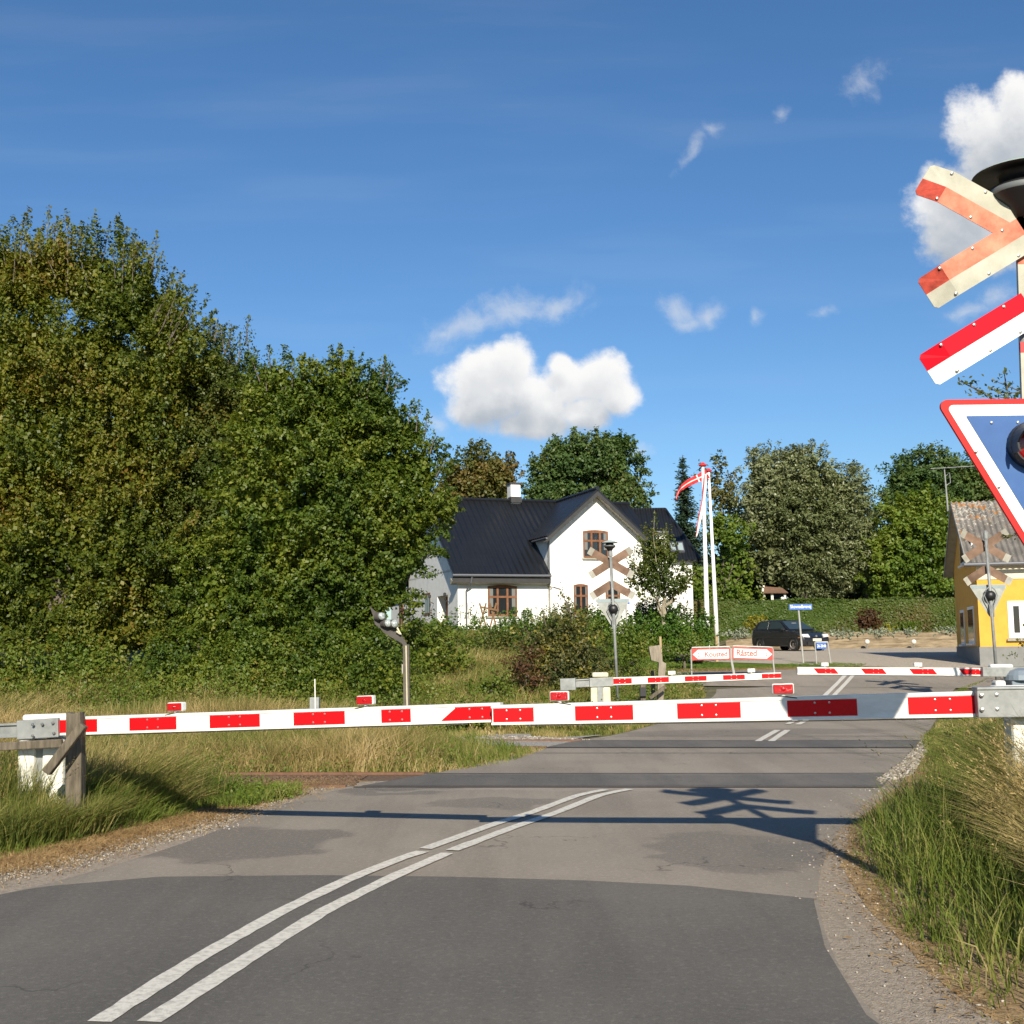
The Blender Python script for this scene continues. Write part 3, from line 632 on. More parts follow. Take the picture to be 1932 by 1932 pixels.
g0 = Hs(A.x, 26); 
for x0, x1 in ((1113, 1128), (1136, 1152)):
    mb = MB(); l = P(x0, 1300, 26).x; r_ = P(x1, 1300, 26).x; zt = P(1130, 1296, 26).z
    mb.box(((l + r_) / 2, 26.05, (zt + g0) / 2 - .05), (r_ - l, .34, zt - g0 + .1), taper=.9); mb.build('pedestal', M_cream, fl, bevel=.03)
mb = MB(); c = P(1132, 1310, 26); mb.box((c.x, 26.0, (zt + g0) / 2 - .05), (.12, .26, zt - g0 + .1)); mb.build('pedestal_column', M_galv, fl)
mb = MB(); c = P(1132, 1273, 26.1); mb.box(c, (.34, .25, .10)); mb.build('top_cover', M_cream, fl, bevel=.03)

# ---- far right barrier
A = P(1853, 1267.5, 26.3); B = P(1504, 1265.5, 26.0)
fr = empty('level_crossing_barrier', (A.x + .4, A.y, Hs(A.x, A.y)), 'far right barrier with slanted red stripes below the yellow house', 'barrier', 'level crossing barriers')
ax, side, up = boom(fr, A, B, .165, .15, [(1816, 1853), (1722, 1767), (1631, 1672), (1542, 1581)], slant=.09, lamps=[(1556, 14), (1732, 15)], lamp_front=False)
mb = MB(); a = P(1852, 1267.5, 26.2); e = P(1960, 1268, 26.2); mb.beam(a, e, .15, .20); mb.build('bracket', M_galv, fr, bevel=.008)
mb = MB(); a = P(1866, 1257, 26.2); b = P(1910, 1257, 26.2); mb.beam(a, b, .16, .09); mb.build('top_cover', M_white, fr, bevel=.04)
mb = MB(); c = P(1884, 1290, 26.2); mb.box((c.x, c.y, c.z / 2), (.22, .3, c.z + .14)); mb.build('pedestal', M_white, fr, bevel=.05)
mb = MB(); c = P(1925, 1290, 26.2); mb.box((c.x, c.y, .45), (.5, .4, .9)); mb.lathe((c.x, c.y, .9), [(.33, -.1), (.32, 0), (.24, .1), (.1, .15), (0, .16)], n=20); mb.build('motor_box', mat('blue_grey_steel', (.20, .24, .28), .5, metal=.2), fr, bevel=.02)

# ================================================================ CROSSING WARNING SIGNS
M_fadedred = mat('faded_red_sheet', (.56, .13, .07), .6, spec=.2, var=.25, scale=9, col2=(.72, .27, .17), stretch=(1, 1, 1))
M_fadedwhite = mat('faded_white_sheet', (.40, .385, .30), .6, spec=.2, var=.2, scale=5, col2=(.52, .50, .41))
M_foldshade = mat('fold_shade_red_sheet', (.36, .05, .03), .7, spec=.2, var=.4, scale=20)  # darker red for folded cross ends: the fold's shade put into the colour
M_freshred = mat('fresh_red_sheet', (.56, .004, .016), .55, spec=.1, var=.06, scale=20)
M_freshwhite = mat('fresh_white_sheet', (.80, .80, .75), .4, var=.03, scale=20)
M_blue = mat('blue_sheet', (.05, .115, .30), .5, spec=.2, var=.10, scale=4, col2=(.06, .14, .34))
M_alu = mat('aluminium_back', (.30, .31, .28), .6, metal=.2, var=.25, scale=4, col2=(.40, .41, .38))
M_rustback = mat('rusty_sign_back', (.13, .07, .04), .8, var=.35, scale=3, col2=(.24, .15, .10), bump=.1)
M_paleback = mat('pale_sign_back', (.30, .28, .23), .6, var=.2, scale=6, col2=(.38, .36, .30))
M_bell = mat('black_bell', (.012, .012, .013), .45, var=.2, scale=5)
M_bellcap = mat('grey_bell_cap', (.34, .40, .38), .5, var=.15, scale=6)

def arm_poly(c, rt_, up_, ang, l0, l1, w, h0=-.5, h1=.5, rnd=0.02):
    d = rt_ * math.cos(ang) + up_ * math.sin(ang); n = -rt_ * math.sin(ang) + up_ * math.cos(ang)
    return [c + d * l0 + n * (w * h0), c + d * l1 + n * (w * h0), c + d * l1 + n * (w * h1), c + d * l0 + n * (w * h1)]
def crossing_sign(root, C, S, front, lean=0.0):
    """C: world point of the pole at cross height; S scale; front: True when we look at its face"""
    z = Vector((0, 0, 1)); rt_ = Vector((1, 0, 0)); nrm = Vector((0, -1, 0))           # towards the camera
    polebase = Vector((C.x - lean, C.y + .06 * S, Hs(C.x, C.y))); up_ = (Vector((C.x, C.y + .06 * S, C.z)) - polebase).normalized()
    top = Vector((C.x, C.y + .06 * S, C.z)) + up_ * (.36 * S)
    poff = .07 * S if front else -.09 * S      # plates sit on the traffic side of the pole
    pf = nrm * poff
    mb = MB(); mb.tube([polebase, top], .038 * S, n=14); mb.build('pole', M_galv, root, smooth_=True)
    c0 = Vector((C.x, C.y + .06 * S, C.z)) + pf
    w = .195 * S; Lh = .64 * S; fold = .13 * S; bk = -nrm * .045 * S * (1 if front else -1)
    def arm(name, c, ang, l0, l1, mats2, off, whiteup):
        mb = MB(); d = rt_ * math.cos(ang) + up_ * math.sin(ang); n = -rt_ * math.sin(ang) + up_ * math.cos(ang)
        if n.z < 0: n = -n
        cc = c + nrm * off
        e = (1 if l1 > l0 else -1)
        for (lo, hi, mi) in ((-.5, 0, 1 if whiteup else 0), (0, .5, 0 if whiteup else 1)):
            q = [cc + d * l0 + n * w * lo, cc + d * (l1 - e * fold) + n * w * lo, cc + d * (l1 - e * fold) + n * w * hi, cc + d * l0 + n * w * hi]
            mb.prism(q, nrm, .004 * S, mi)
            r_ = .018 * S
            q2 = [q[1], cc + d * (l1 - e * (r_ if lo < -.1 else 0)) + n * w * lo + bk, cc + d * l1 + n * (w * lo + (r_ if lo < -.1 else 0)) + bk,
                  cc + d * l1 + n * (w * hi - (r_ if hi > .1 else 0)) + bk, cc + d * (l1 - e * (r_ if hi > .1 else 0)) + n * w * hi + bk, q[2]]
            mb.prism(q2, nrm, .004 * S, mi + (2 if len(mats2) > 3 else 0))
        if front:
            for ll in (.12, .33, .52):
                for hh in (-.42, .42): mb.lathe(cc + d * (l0 + (l1 - l0) * 1.0 - e * ll * S) + n * w * hh, [(.009 * S, 0), (.008 * S, .006 * S), (0, .008 * S)], ax=nrm, n=8, mi=len(mats2) - 1)
        mb.build(name, mats2, root)
    a = R(31)
    if front:
        mA = [M_fadedwhite, M_fadedred, M_fadedwhite, M_foldshade, M_steel]; mB = [M_freshwhite, M_freshred, M_steel]
    else:
        mA = mB = None
    cu_ = c0
    if front:
        # each half arm: white edge outside, red inside
        arm('cross_arm', cu_, math.pi - a, 0.03 * S, Lh, mA, 0, True)
        arm('cross_arm', cu_, -a, 0.03 * S, Lh, mA, 0, False)
        arm('cross_arm', cu_, math.pi + a, -.02 * S, Lh, mA, .014 * S, False)
        arm('cross_arm', cu_, a, -.02 * S, Lh, mA, .014 * S, True)
        cl = c0 - up_ * (.42 * S)
        arm('chevron_arm', cl, math.pi + a, .0 * S, Lh, mB, .004 * S, False)
        arm('chevron_arm', cl, -a, .0 * S, Lh, mB, .001 * S, False)
    else:
        def backarm(name, c, ang, l0, l1, off):
            mb = MB(); d = rt_ * math.cos(ang) + up_ * math.sin(ang); n = -rt_ * math.sin(ang) + up_ * math.cos(ang); cc = c + nrm * off
            q = [cc + d * l0 - n * w / 2, cc + d * (l1 - fold) - n * w / 2, cc + d * (l1 - fold) + n * w / 2, cc + d * l0 + n * w / 2]
            mb.prism(q, nrm, .004 * S, 0); mb.prism([q[1], cc + d * l1 - n * w / 2 + bk, cc + d * l1 + n * w / 2 + bk, q[2]], nrm, .004 * S, 1)
            mb.build(name, [M_rustback, M_paleback], root)
        for i, an in enumerate((a, math.pi - a, math.pi + a, -a)): backarm('cross_arm', c0, an, .02 * S, Lh, -.004 * (i % 2))
        cl = c0 - up_ * (.54 * S)
        backarm('chevron_arm', cl, math.pi + a, 0, Lh, 0); backarm('chevron_arm', cl, -a, 0, Lh, -.005)
    # triangular board with lamp
    tc_ = c0 - up_ * ((1.20 if front else 1.19) * S) - rt_ * (.03 if front else 0); s_ = .985 * S if front else .92 * S
    def tri(s, rad, ctr, seg=6):
        h = s * math.sqrt(3) / 2; vs = [Vector((-s / 2, h / 3)), Vector((s / 2, h / 3)), Vector((0, -2 * h / 3))]; out = []
        for i, v in enumerate(vs):
            dirc = (-v).normalized(); cpt = v + dirc * (2 * rad); a0 = math.atan2(v.y, v.x)
            for k in range(seg + 1):
                t = a0 + R(60) - R(120) * k / seg; q = cpt + Vector((math.cos(t), math.sin(t))) * rad; out.append(ctr + rt_ * q.x + up_ * q.y)
        return out
    if front:
        mb = MB(); mb.prism(tri(s_, .036 * S, tc_), nrm, .02 * S); mb.build('triangle_board', M_freshred if False else mat('border_red', (.58, .022, .02), .5, spec=.2, var=.06, scale=10), root)
        mb = MB(); mb.prism(tri(s_ - .105 * S, .022 * S, tc_ + nrm * .004), nrm, .003); mb.build('white_border', M_freshwhite, root)
        mb = MB(); mb.prism(tri(s_ - .315 * S, .003 * S, tc_ + nrm * .007), nrm, .002); mb.build('blue_field', M_blue, root)
        for (qx, qy) in ((-.20, .155), (-.06, .155), (.06, .155), (.2, .155), (-.285, .0), (-.17, -.19), (.285, 0), (.17, -.19)):
            mb = MB(); mb.lathe(tc_ + rt_ * qx * S + up_ * qy * S + nrm * .007, [(.008 * S, 0), (.007 * S, .006), (0, .008)], ax=nrm, n=8); mb.build('bolt', M_steel, root)
        mb = MB(); lc = tc_ + up_ * .03 * S + nrm * .01
        mb.lathe(lc, [(.0, .02), (.115, .02), (.115, .0), (.125, 0), (.125, .05), (.112, .075), (.104, .075), (.104, .03), (0, .03)], ax=nrm, n=28)
        # hood: upper half cylinder
        vs = []; fs = []; n_ = 20
        for k in range(n_ + 1):
            t = R(-25) + R(230) * k / n_; ln = .24 * (0.35 + .65 * max(0, math.sin(t)))
            for rr in (.112, .122):
                for l in (.05, .05 + ln): vs.append(lc + (rt_ * math.cos(t) + up_ * math.sin(t)) * rr + nrm * l)
        for k in range(n_):
            o = k * 4; fs += [(o, o + 1, o + 5, o + 4), (o + 2, o + 6, o + 7, o + 3), (o + 1, o + 3, o + 7, o + 5)]
        mb.add(vs, fs); lp = mb.build('signal_lamp', M_bell, root, smooth_=False)
        mb = MB(); mb.lathe(lc + nrm * .032, [(.1, 0), (.08, .012), (.04, .02), (0, .022)], ax=nrm, n=24); mb.build('lamp_lens', mat('dark_red_lens', (.20, .004, .006), .15), lp)
        # face strip of the pole
        fs_ = nrm * (poff + .002) ; pc = Vector((C.x, C.y + .06 * S, C.z))
        for (u0, u1, mi) in ((.13, .215, 1), (-.17, -.10, 2), (-.42, -.17, 0), (-.66, -.6, 1), (-.96, -.66, 0), (-1.9, -1.6, 0), (-2.2, -1.9, 1), (-2.5, -2.2, 0)):
            q = [pc + up_ * u0 * S - rt_ * .052 * S + nrm * .05, pc + up_ * u0 * S + rt_ * .052 * S + nrm * .05, pc + up_ * u1 * S + rt_ * .052 * S + nrm * .05, pc + up_ * u1 * S - rt_ * .052 * S + nrm * .05]
            mb = MB(); mb.prism(q, nrm, .012, mi)
            mb.lathe((q[0] + q[2]) / 2 + nrm * .001, [(.009, 0), (.008, .005), (0, .007)], ax=nrm, n=8, mi=3)
            mb.build('pole_stripe', [M_fadedwhite, mat('stripe_red', (.55, .03, .03), .5), M_fadedred, M_steel], root)
    else:
        mb = MB(); mb.prism(tri(s_, .036 * S, tc_), nrm, .01 * S)
        h = s_ * math.sqrt(3) / 2; tp = tc_ + up_ * (h / 3 - .045 * S) + nrm * .003
        mb.build('triangle_board', M_alu, root)
        mb = MB(); q = [tp - rt_ * (s_ / 2 - .08 * S) - up_ * .045 * S, tp + rt_ * (s_ / 2 - .08 * S) - up_ * .045 * S, tp + rt_ * (s_ / 2 - .06 * S) + up_ * .03 * S, tp - rt_ * (s_ / 2 - .06 * S) + up_ * .03 * S]
        mb.prism(q, nrm, .004); mb.build('board_strip', mat('strip_back', (.24, .30, .31), .5, var=.1, scale=5), root)
        lc = tc_ + up_ * .0 + nrm * .12 * S; mb = MB(); mb.lathe(lc, [(.0, .07 * S), (.06 * S, .065 * S), (.11 * S, .03 * S), (.125 * S, -.02 * S), (.125 * S, -.1 * S), (0, -.1 * S)], ax=nrm, n=20)
        mb.build('signal_lamp', M_bell, root, smooth_=True)
        mb = MB()
        for sg in (-1, 1):
            mb.tube([lc + rt_ * sg * .04 * S + up_ * .2 * S, lc + rt_ * sg * .11 * S + up_ * .13 * S, lc + rt_ * sg * .155 * S, lc + rt_ * sg * .11 * S - up_ * .12 * S, lc + rt_ * sg * .05 * S - up_ * .24 * S, lc + rt_ * sg * .04 * S - up_ * .5 * S], .013 * S, n=8)
        mb.tube([lc - up_ * .13 * S, lc - up_ * .4 * S], .013 * S, n=8)
        mb.build('lamp_bracket', M_galv, root)
        mb = MB(); mb.tube([top - up_ * .12 * S + nrm * .045 * S + rt_ * .01, top - up_ * 1.0 * S + nrm * .045 * S + rt_ * .012], .009 * S, n=6)
        mb.tube([top - up_ * .06 * S, top - up_ * .2 * S], .055 * S, n=12); mb.build('cable', M_galv, root)
    return top, up_, rt_, nrm

def bell(root, c, S, cap):
    mb = MB(); mb.lathe(c, [(.0, .085 * S), (.06 * S, .08 * S), (.16 * S, .05 * S), (.255 * S, .008 * S), (.262 * S, .0)], n=36); mb.build('bell_cap', cap, root, smooth_=True)
    mb = MB(); mb.lathe(c, [(.262 * S, .0), (.25 * S, -.004 * S), (.14 * S, .015 * S), (.12 * S, .0), (.12 * S, -.05 * S), (.175 * S, -.075 * S), (.178 * S, -.085 * S)], n=36)
    mb.lathe(c, [(.178 * S, -.118 * S), (.165 * S, -.14 * S), (.10 * S, -.19 * S), (.07 * S, -.25 * S), (.0, -.25 * S)], n=36); b = mb.build('bell_body', M_bell, root, smooth_=True)
    mb = MB(); mb.lathe(c, [(.178 * S, -.085 * S), (.181 * S, -.09 * S), (.181 * S, -.116 * S), (.178 * S, -.118 * S)], n=36); mb.build('bell_band', mat('bell_band_grey', (.15, .16, .16), .5), root, smooth_=True)

C = P(1938, 440, 6.5)
s1 = empty('crossing_sign', (C.x, C.y, 0), 'near red and white crossing signal with black bell and blue triangle at the right edge', 'crossing sign', 'level crossing warning signs')
top, u_, _, _ = crossing_sign(s1, C, 1.0, True, lean=.10); bell(s1, Vector((C.x, C.y + .02, P(1941, 328, 6.5).z)), 1.0, M_bellcap)
C = P(1153, 1061, 28.3)
s2 = empty('crossing_sign', (C.x, C.y, Hs(C.x, C.y)), 'crossing signal seen from behind with grey bell on top, before the white house', 'crossing sign', 'level crossing warning signs')
top, u_, _, _ = crossing_sign(s2, C, .9, False, lean=-.10); bell(s2, top + Vector((-.01, 0, .13)), .74, M_bellcap)
C = P(1863, 1029, 28.3)
s3 = empty('crossing_sign', (C.x, C.y, Hs(C.x, C.y)), 'crossing signal without a bell seen from behind, before the yellow house', 'crossing sign', 'level crossing warning signs')
crossing_sign(s3, C, .97, False, lean=-.09)
# ================================================================ WHITE HOUSE
M_wall = mat('white_limewash', (.66, .65, .60), .85, var=.08, scale=1.6, col2=(.78, .77, .73), thr=(.2, .5), bump=.15, bscale=25)
M_brown = mat('brown_window_wood', (.17, .070, .034), .65, spec=.2, var=.25, scale=4, col2=(.26, .12, .06))
M_glass = mat('window_glass', (.018, .02, .022), .06, spec=.7)
M_fascia = mat('grey_fascia', (.032, .031, .031), .7, var=.2, scale=4)
M_soffit = mat('weathered_soffit', (.34, .32, .25), .85, var=.15, scale=5)
M_zinc = mat('zinc_gutter', (.13, .135, .15), .5, metal=.4)
def tile_mat(name, col, per, step, ax_u, ax_v, org):
    """black roof tiles: ribs run down the slope (period per along ax_u), courses every step along ax_v"""
    m = bpy.data.materials.new(name); m.use_nodes = True; t = m.node_tree; b = t.nodes['Principled BSDF']
    b.inputs['Roughness'].default_value = .42; b.inputs['Specular IOR Level'].default_value = .5
    tcn = t.nodes.new('ShaderNodeNewGeometry')
    def dot(v):
        n = t.nodes.new('ShaderNodeVectorMath'); n.operation = 'DOT_PRODUCT'; t.links.new(tcn.outputs['Position'], n.inputs[0]); n.inputs[1].default_value = v; return n.outputs['Value']
    u = dot(ax_u); v = dot(ax_v)
    s = math_n('SINE', math_n('MULTIPLY', u, 2 * math.pi / per, tree=t), tree=t)
    fr = math_n('FRACT', math_n('DIVIDE', v, step, tree=t), tree=t)
    hgt = math_n('ADD', math_n('MULTIPLY', s, .5, tree=t), math_n('MULTIPLY', fr, -.7, tree=t), tree=t)
    bp = t.nodes.new('ShaderNodeBump'); bp.inputs['Strength'].default_value = 1.0; bp.inputs['Distance'].default_value = .09
    t.links.new(hgt, bp.inputs['Height']); t.links.new(bp.outputs[0], b.inputs['Normal'])
    nz = t.nodes.new('ShaderNodeTexNoise'); nz.inputs['Scale'].default_value = 1.2; nz.inputs['Detail'].default_value = 6
    t.links.new(tcn.outputs['Position'], nz.inputs['Vector'])
    rp = t.nodes.new('ShaderNodeValToRGB'); rp.color_ramp.elements[0].color = (*[q * .75 for q in col], 1); rp.color_ramp.elements[1].color = (*[q * 1.35 for q in col], 1)
    t.links.new(nz.outputs[0], rp.inputs[0]); t.links.new(rp.outputs[0], b.inputs['Base Color']); return m

TH = R(18.5); O = P(864, 1150, 55.0); O.z = 2.1
U = Vector((math.cos(TH), math.sin(TH), 0)); Vv_ = Vector((-math.sin(TH), math.cos(TH), 0)); Z = Vector((0, 0, 1))
def LH(u, v, z): return O + U * u + Vv_ * v + Z * (z - O.z)
def hit(x, y, p0, n):
    d = ray(x, y); e = Vector((0, 0, EYE)); t = (p0 - e).dot(n) / d.dot(n); return e + d * t
def FU(x, y, v=0):
    q = hit(x, y, LH(0, v, 0), Vv_); return (q - O).dot(U), q.z
eave_z = FU(864, 1082, -.45)[1]; uW0 = FU(1034, 1100)[0]; uW1 = FU(1214, 1100, -.3)[0]
zA = FU(1127.6, 922, -.75)[1]
ridge_v = 4.6; DEP = 9.2
def solve_ridge():
    q = hit(950, 945, LH(0, ridge_v, 0), Vv_); return q.z
ridge_z = solve_ridge()
slope = (ridge_z - eave_z) / (ridge_v + .45)
uR0 = FU(863, 945, ridge_v)[0]
# front roof plane / verge break of the half hip
pn = U.cross((Vv_ + Z * slope).normalized()).normalized(); pb = LH(0, -.45, eave_z)
q = hit(817, 980, pb, pn); uH = (q - O).dot(U); vH = (q - O).dot(Vv_); zH = q.z
q = hit(862, 1086, pb, pn); uE = -.35
uH = -.35
print('HOUSE eave %.2f ridge %.2f slope %.2f uW %.2f %.2f apex %.2f uR0 %.2f uH %.2f vH %.2f zH %.2f' % (eave_z, ridge_z, slope, uW0, uW1, zA, uR0, uH, vH, zH))
HOUSE_END = uW1 + 1.2
wh = empty('white_house', (O.x, O.y, O.z), 'white house with black tiled roof, front gable and brown wooden windows', 'house')
wt = eave_z + .38       # wall top under the roof at v=0
mb = MB(); zb = O.z - .6
uI = .42
mb.hexa([LH(uI, 0, zb), LH(HOUSE_END, 0, zb), LH(HOUSE_END, DEP, zb), LH(uI, DEP, zb), LH(uI, 0, wt - .12), LH(HOUSE_END, 0, wt - .12), LH(HOUSE_END, DEP, wt - .12), LH(uI, DEP, wt - .12)])
_q = hit(845, 1122, LH(0, 0, 0), U); dv0 = (_q - O).dot(Vv_); dzt = _q.z; _q = hit(825, 1122, LH(0, 0, 0), U); dv1 = (_q - O).dot(Vv_)
def slab(v0, v1, z0, z1): mb.hexa([LH(0, v0, z0), LH(uI, v0, z0), LH(uI, v1, z0), LH(0, v1, z0), LH(0, v0, z1), LH(uI, v0, z1), LH(uI, v1, z1), LH(0, v1, z1)])
slab(0, dv0, zb, wt - .12); slab(dv1, DEP, zb, wt - .12); slab(dv0, dv1, dzt, wt - .12); slab(dv0, dv1, zb, O.z)
gz = lambda v: eave_z + (v + .45) * slope - .16
zh = min(zH, ridge_z - .5) - .15; vh = (zh + .16 - eave_z) / slope - .45
mb.prism([LH(0, 0, wt - .14), LH(0, 0, gz(0)), LH(0, vh, zh), LH(0, DEP - vh, zh), LH(0, DEP, gz(0)), LH(0, DEP, wt - .14)][::-1], -U, .3)
# wing (projects .3 m)
wd = -.3; ua, ub = uW0, uW1; um = (FU(1127.6, 925, -.75)[0])
ez = FU(1033, 1010, -.7)[1]; sl2 = (zA - ez) / (um - FU(1031, 1010, -.7)[0])
ov = .28
def wz(u): return zA - abs(u - um) * sl2
mb.prism([LH(ua, wd, zb), LH(ub, wd, zb), LH(ub, wd, wz(ub) - .2), LH(um, wd, zA - .2), LH(ua, wd, wz(ua) - .2)], -Vv_, .35)
for uu, sg in ((ua, -1), (ub, 1)):
    mb.hexa([LH(uu, wd + .02, zb), LH(uu - sg * .3, wd + .02, zb), LH(uu - sg * .3, 4.2, zb), LH(uu, 4.2, zb), LH(uu, wd + .02, wz(uu) - .2), LH(uu - sg * .3, wd + .02, wz(uu) - .2), LH(uu - sg * .3, 4.2, wz(uu) - .2), LH(uu, 4.2, wz(uu) - .2)])
walls = mb.build('wall', M_wall, wh)
dcol = (.012, .013, .015)
M_t1 = tile_mat('black_tile_main', dcol, .30, .36, U, (Vv_ + Z * slope).normalized(), O)
M_t2 = tile_mat('black_tile_wing', dcol, .30, .36, Vv_, (U + Z * sl2).normalized(), O)
# main roof
mb = MB(); th = .09
Ev = -.45; Rr = HOUSE_END + .35; vb = DEP + .45
rz = ridge_z; vhr = (zH - eave_z) / slope - .45
vin = .5; zin = eave_z + (vin + .45) * slope
front = [LH(uE, Ev, eave_z), LH(uW0 - .01, Ev, eave_z), LH(uW0 - .01, vin, zin), LH(Rr, vin, zin), LH(Rr, ridge_v, rz), LH(uR0, ridge_v, rz), LH(uE, vhr, zH)]
back = [LH(Rr, vb, eave_z), LH(uE, vb, eave_z), LH(uE, 2 * ridge_v - vhr, zH), LH(uR0, ridge_v, rz), LH(Rr, ridge_v, rz)]
hipf = [LH(uE, vhr, zH), LH(uR0, ridge_v, rz), LH(uE, 2 * ridge_v - vhr, zH)]
mb.prism(front, (Z - Vv_ * slope), th); mb.prism(back, (Z + Vv_ * slope), th); mb.prism(hipf[::-1], Vector(-U * 1 + Z), th)
roof = mb.build('roof', M_t1, wh)
mb = MB()      # wing roof, overhanging .45 in front, running back into the main roof
vf = wd - .45; vbk = ridge_v + .3
u0 = FU(1031, 1008, vf)[0]; u1 = FU(1230, 1022, vf)[0]
mb.prism([LH(um, vf, zA), LH(um, vbk, zA), LH(u0, vbk, wz(u0)), LH(u0, vf, wz(u0))], (Z - U * sl2), .09); mb.prism([LH(um, vf, zA), LH(u1, vf, wz(u1)), LH(u1, vbk, wz(u1)), LH(um, vbk, zA)], (Z + U * sl2), .09)
mb.tube([LH(um, vf - .02, zA + .02), LH(um, vbk, zA + .02)], .10, n=8); mb.tube([LH(uR0, ridge_v, rz + .02), LH(Rr, ridge_v, rz + .02)], .10, n=8)
mb.tube([LH(uE, vhr, zH + .02), LH(uR0, ridge_v, rz + .02)], .09, n=8)
mb.build('roof', M_t2, wh)
mb = MB()
mb.prism([LH(uE, Ev + .02, eave_z - .10), LH(uW0 - .02, Ev + .02, eave_z - .10), LH(uW0 - .02, Ev + .02, eave_z - .41), LH(uE, Ev + .02, eave_z - .41)], -Vv_, .03)
mb.build('fascia', M_fascia, wh)
mb = MB(); mb.hexa([LH(uE, Ev + .06, eave_z - .36), LH(uW0, Ev + .06, eave_z - .36), LH(uW0, -.004, eave_z - .48), LH(uE, -.004, eave_z - .48), LH(uE, Ev + .06, eave_z - .33), LH(uW0, Ev + .06, eave_z - .33), LH(uW0, -.004, eave_z - .2), LH(uE, -.004, eave_z - .2)])
mb.build('soffit', M_soffit, wh)
mb = MB()     # bargeboards of the gable
for ue in (u0, u1):
    for (dv, dz, hh_, m_) in ((0, -.10, .20, 0),):
        a = LH(um, vf - .01, zA + dz - .02); b = LH(ue, vf - .01, wz(ue) + dz - .02)
        mb.prism([a, b, b - Z * hh_, a - Z * hh_], -Vv_, .03)
mb.build('bargeboard', M_fascia, wh)
mb = MB()
for ue in (u0, u1):
    a = LH(um, vf + .03, zA - .26); b = LH(ue, vf + .03, wz(ue) - .26)
    mb.hexa([a, b, LH(ue, wd - .004, wz(ue) - .26), LH(um, wd - .004, zA - .26), a + Z * .05, b + Z * .05, LH(ue, wd - .004, wz(ue) - .21), LH(um, wd - .004, zA - .21)])
mb.build('soffit', M_soffit, wh)
mb = MB(); mb.tube([LH(uE - .03, Ev - .07, eave_z - .08), LH(uW0 - .03, Ev - .07, eave_z - .08)], .065, n=10)
mb.tube([LH(u0 + .0, vf - .02, wz(u0) - .12), LH(u0 + .0, 1.2, wz(u0) - .12)], .05, n=8); mb.build('gutter', M_zinc, wh)
ud, _ = FU(879, 1120); mb = MB(); mb.tube([LH(ud + .15, Ev - .05, eave_z - .12), LH(ud + .12, Ev, eave_z - .4), LH(ud, -.07, eave_z - .75), LH(ud, -.07, O.z)], .04, n=8); mb.build('downpipe', M_zinc, wh)
mb = MB(); cu0, cz0 = FU(963, 945, ridge_v - .1); cu1, _ = FU(981, 945, ridge_v - .1); _, cz1 = FU(971, 914, ridge_v - .1)
cw = (cu1 - cu0); cc = LH((cu0 + cu1) / 2, ridge_v + .1, (cz0 + cz1) / 2 - .4)
mb.box(cc, (cw, cw * 1.15, cz1 - cz0 + .8), (U, Vv_, Z)); ch = mb.build('chimney', M_wall, wh)
mb = MB(); mb.box(LH((cu0 + cu1) / 2, ridge_v + .1, cz1 + .04), (cw + .08, cw * 1.15 + .08, .09), (U, Vv_, Z)); mb.build('chimney_cap', M_fascia, ch); mb = MB(); mb.box(LH((cu0 + cu1) / 2, ridge_v - .06, cz0 + .05), (cw + .06, cw * 1.0, .28), (U, Vv_, Z)); mb.build('flashing', M_fascia, ch)

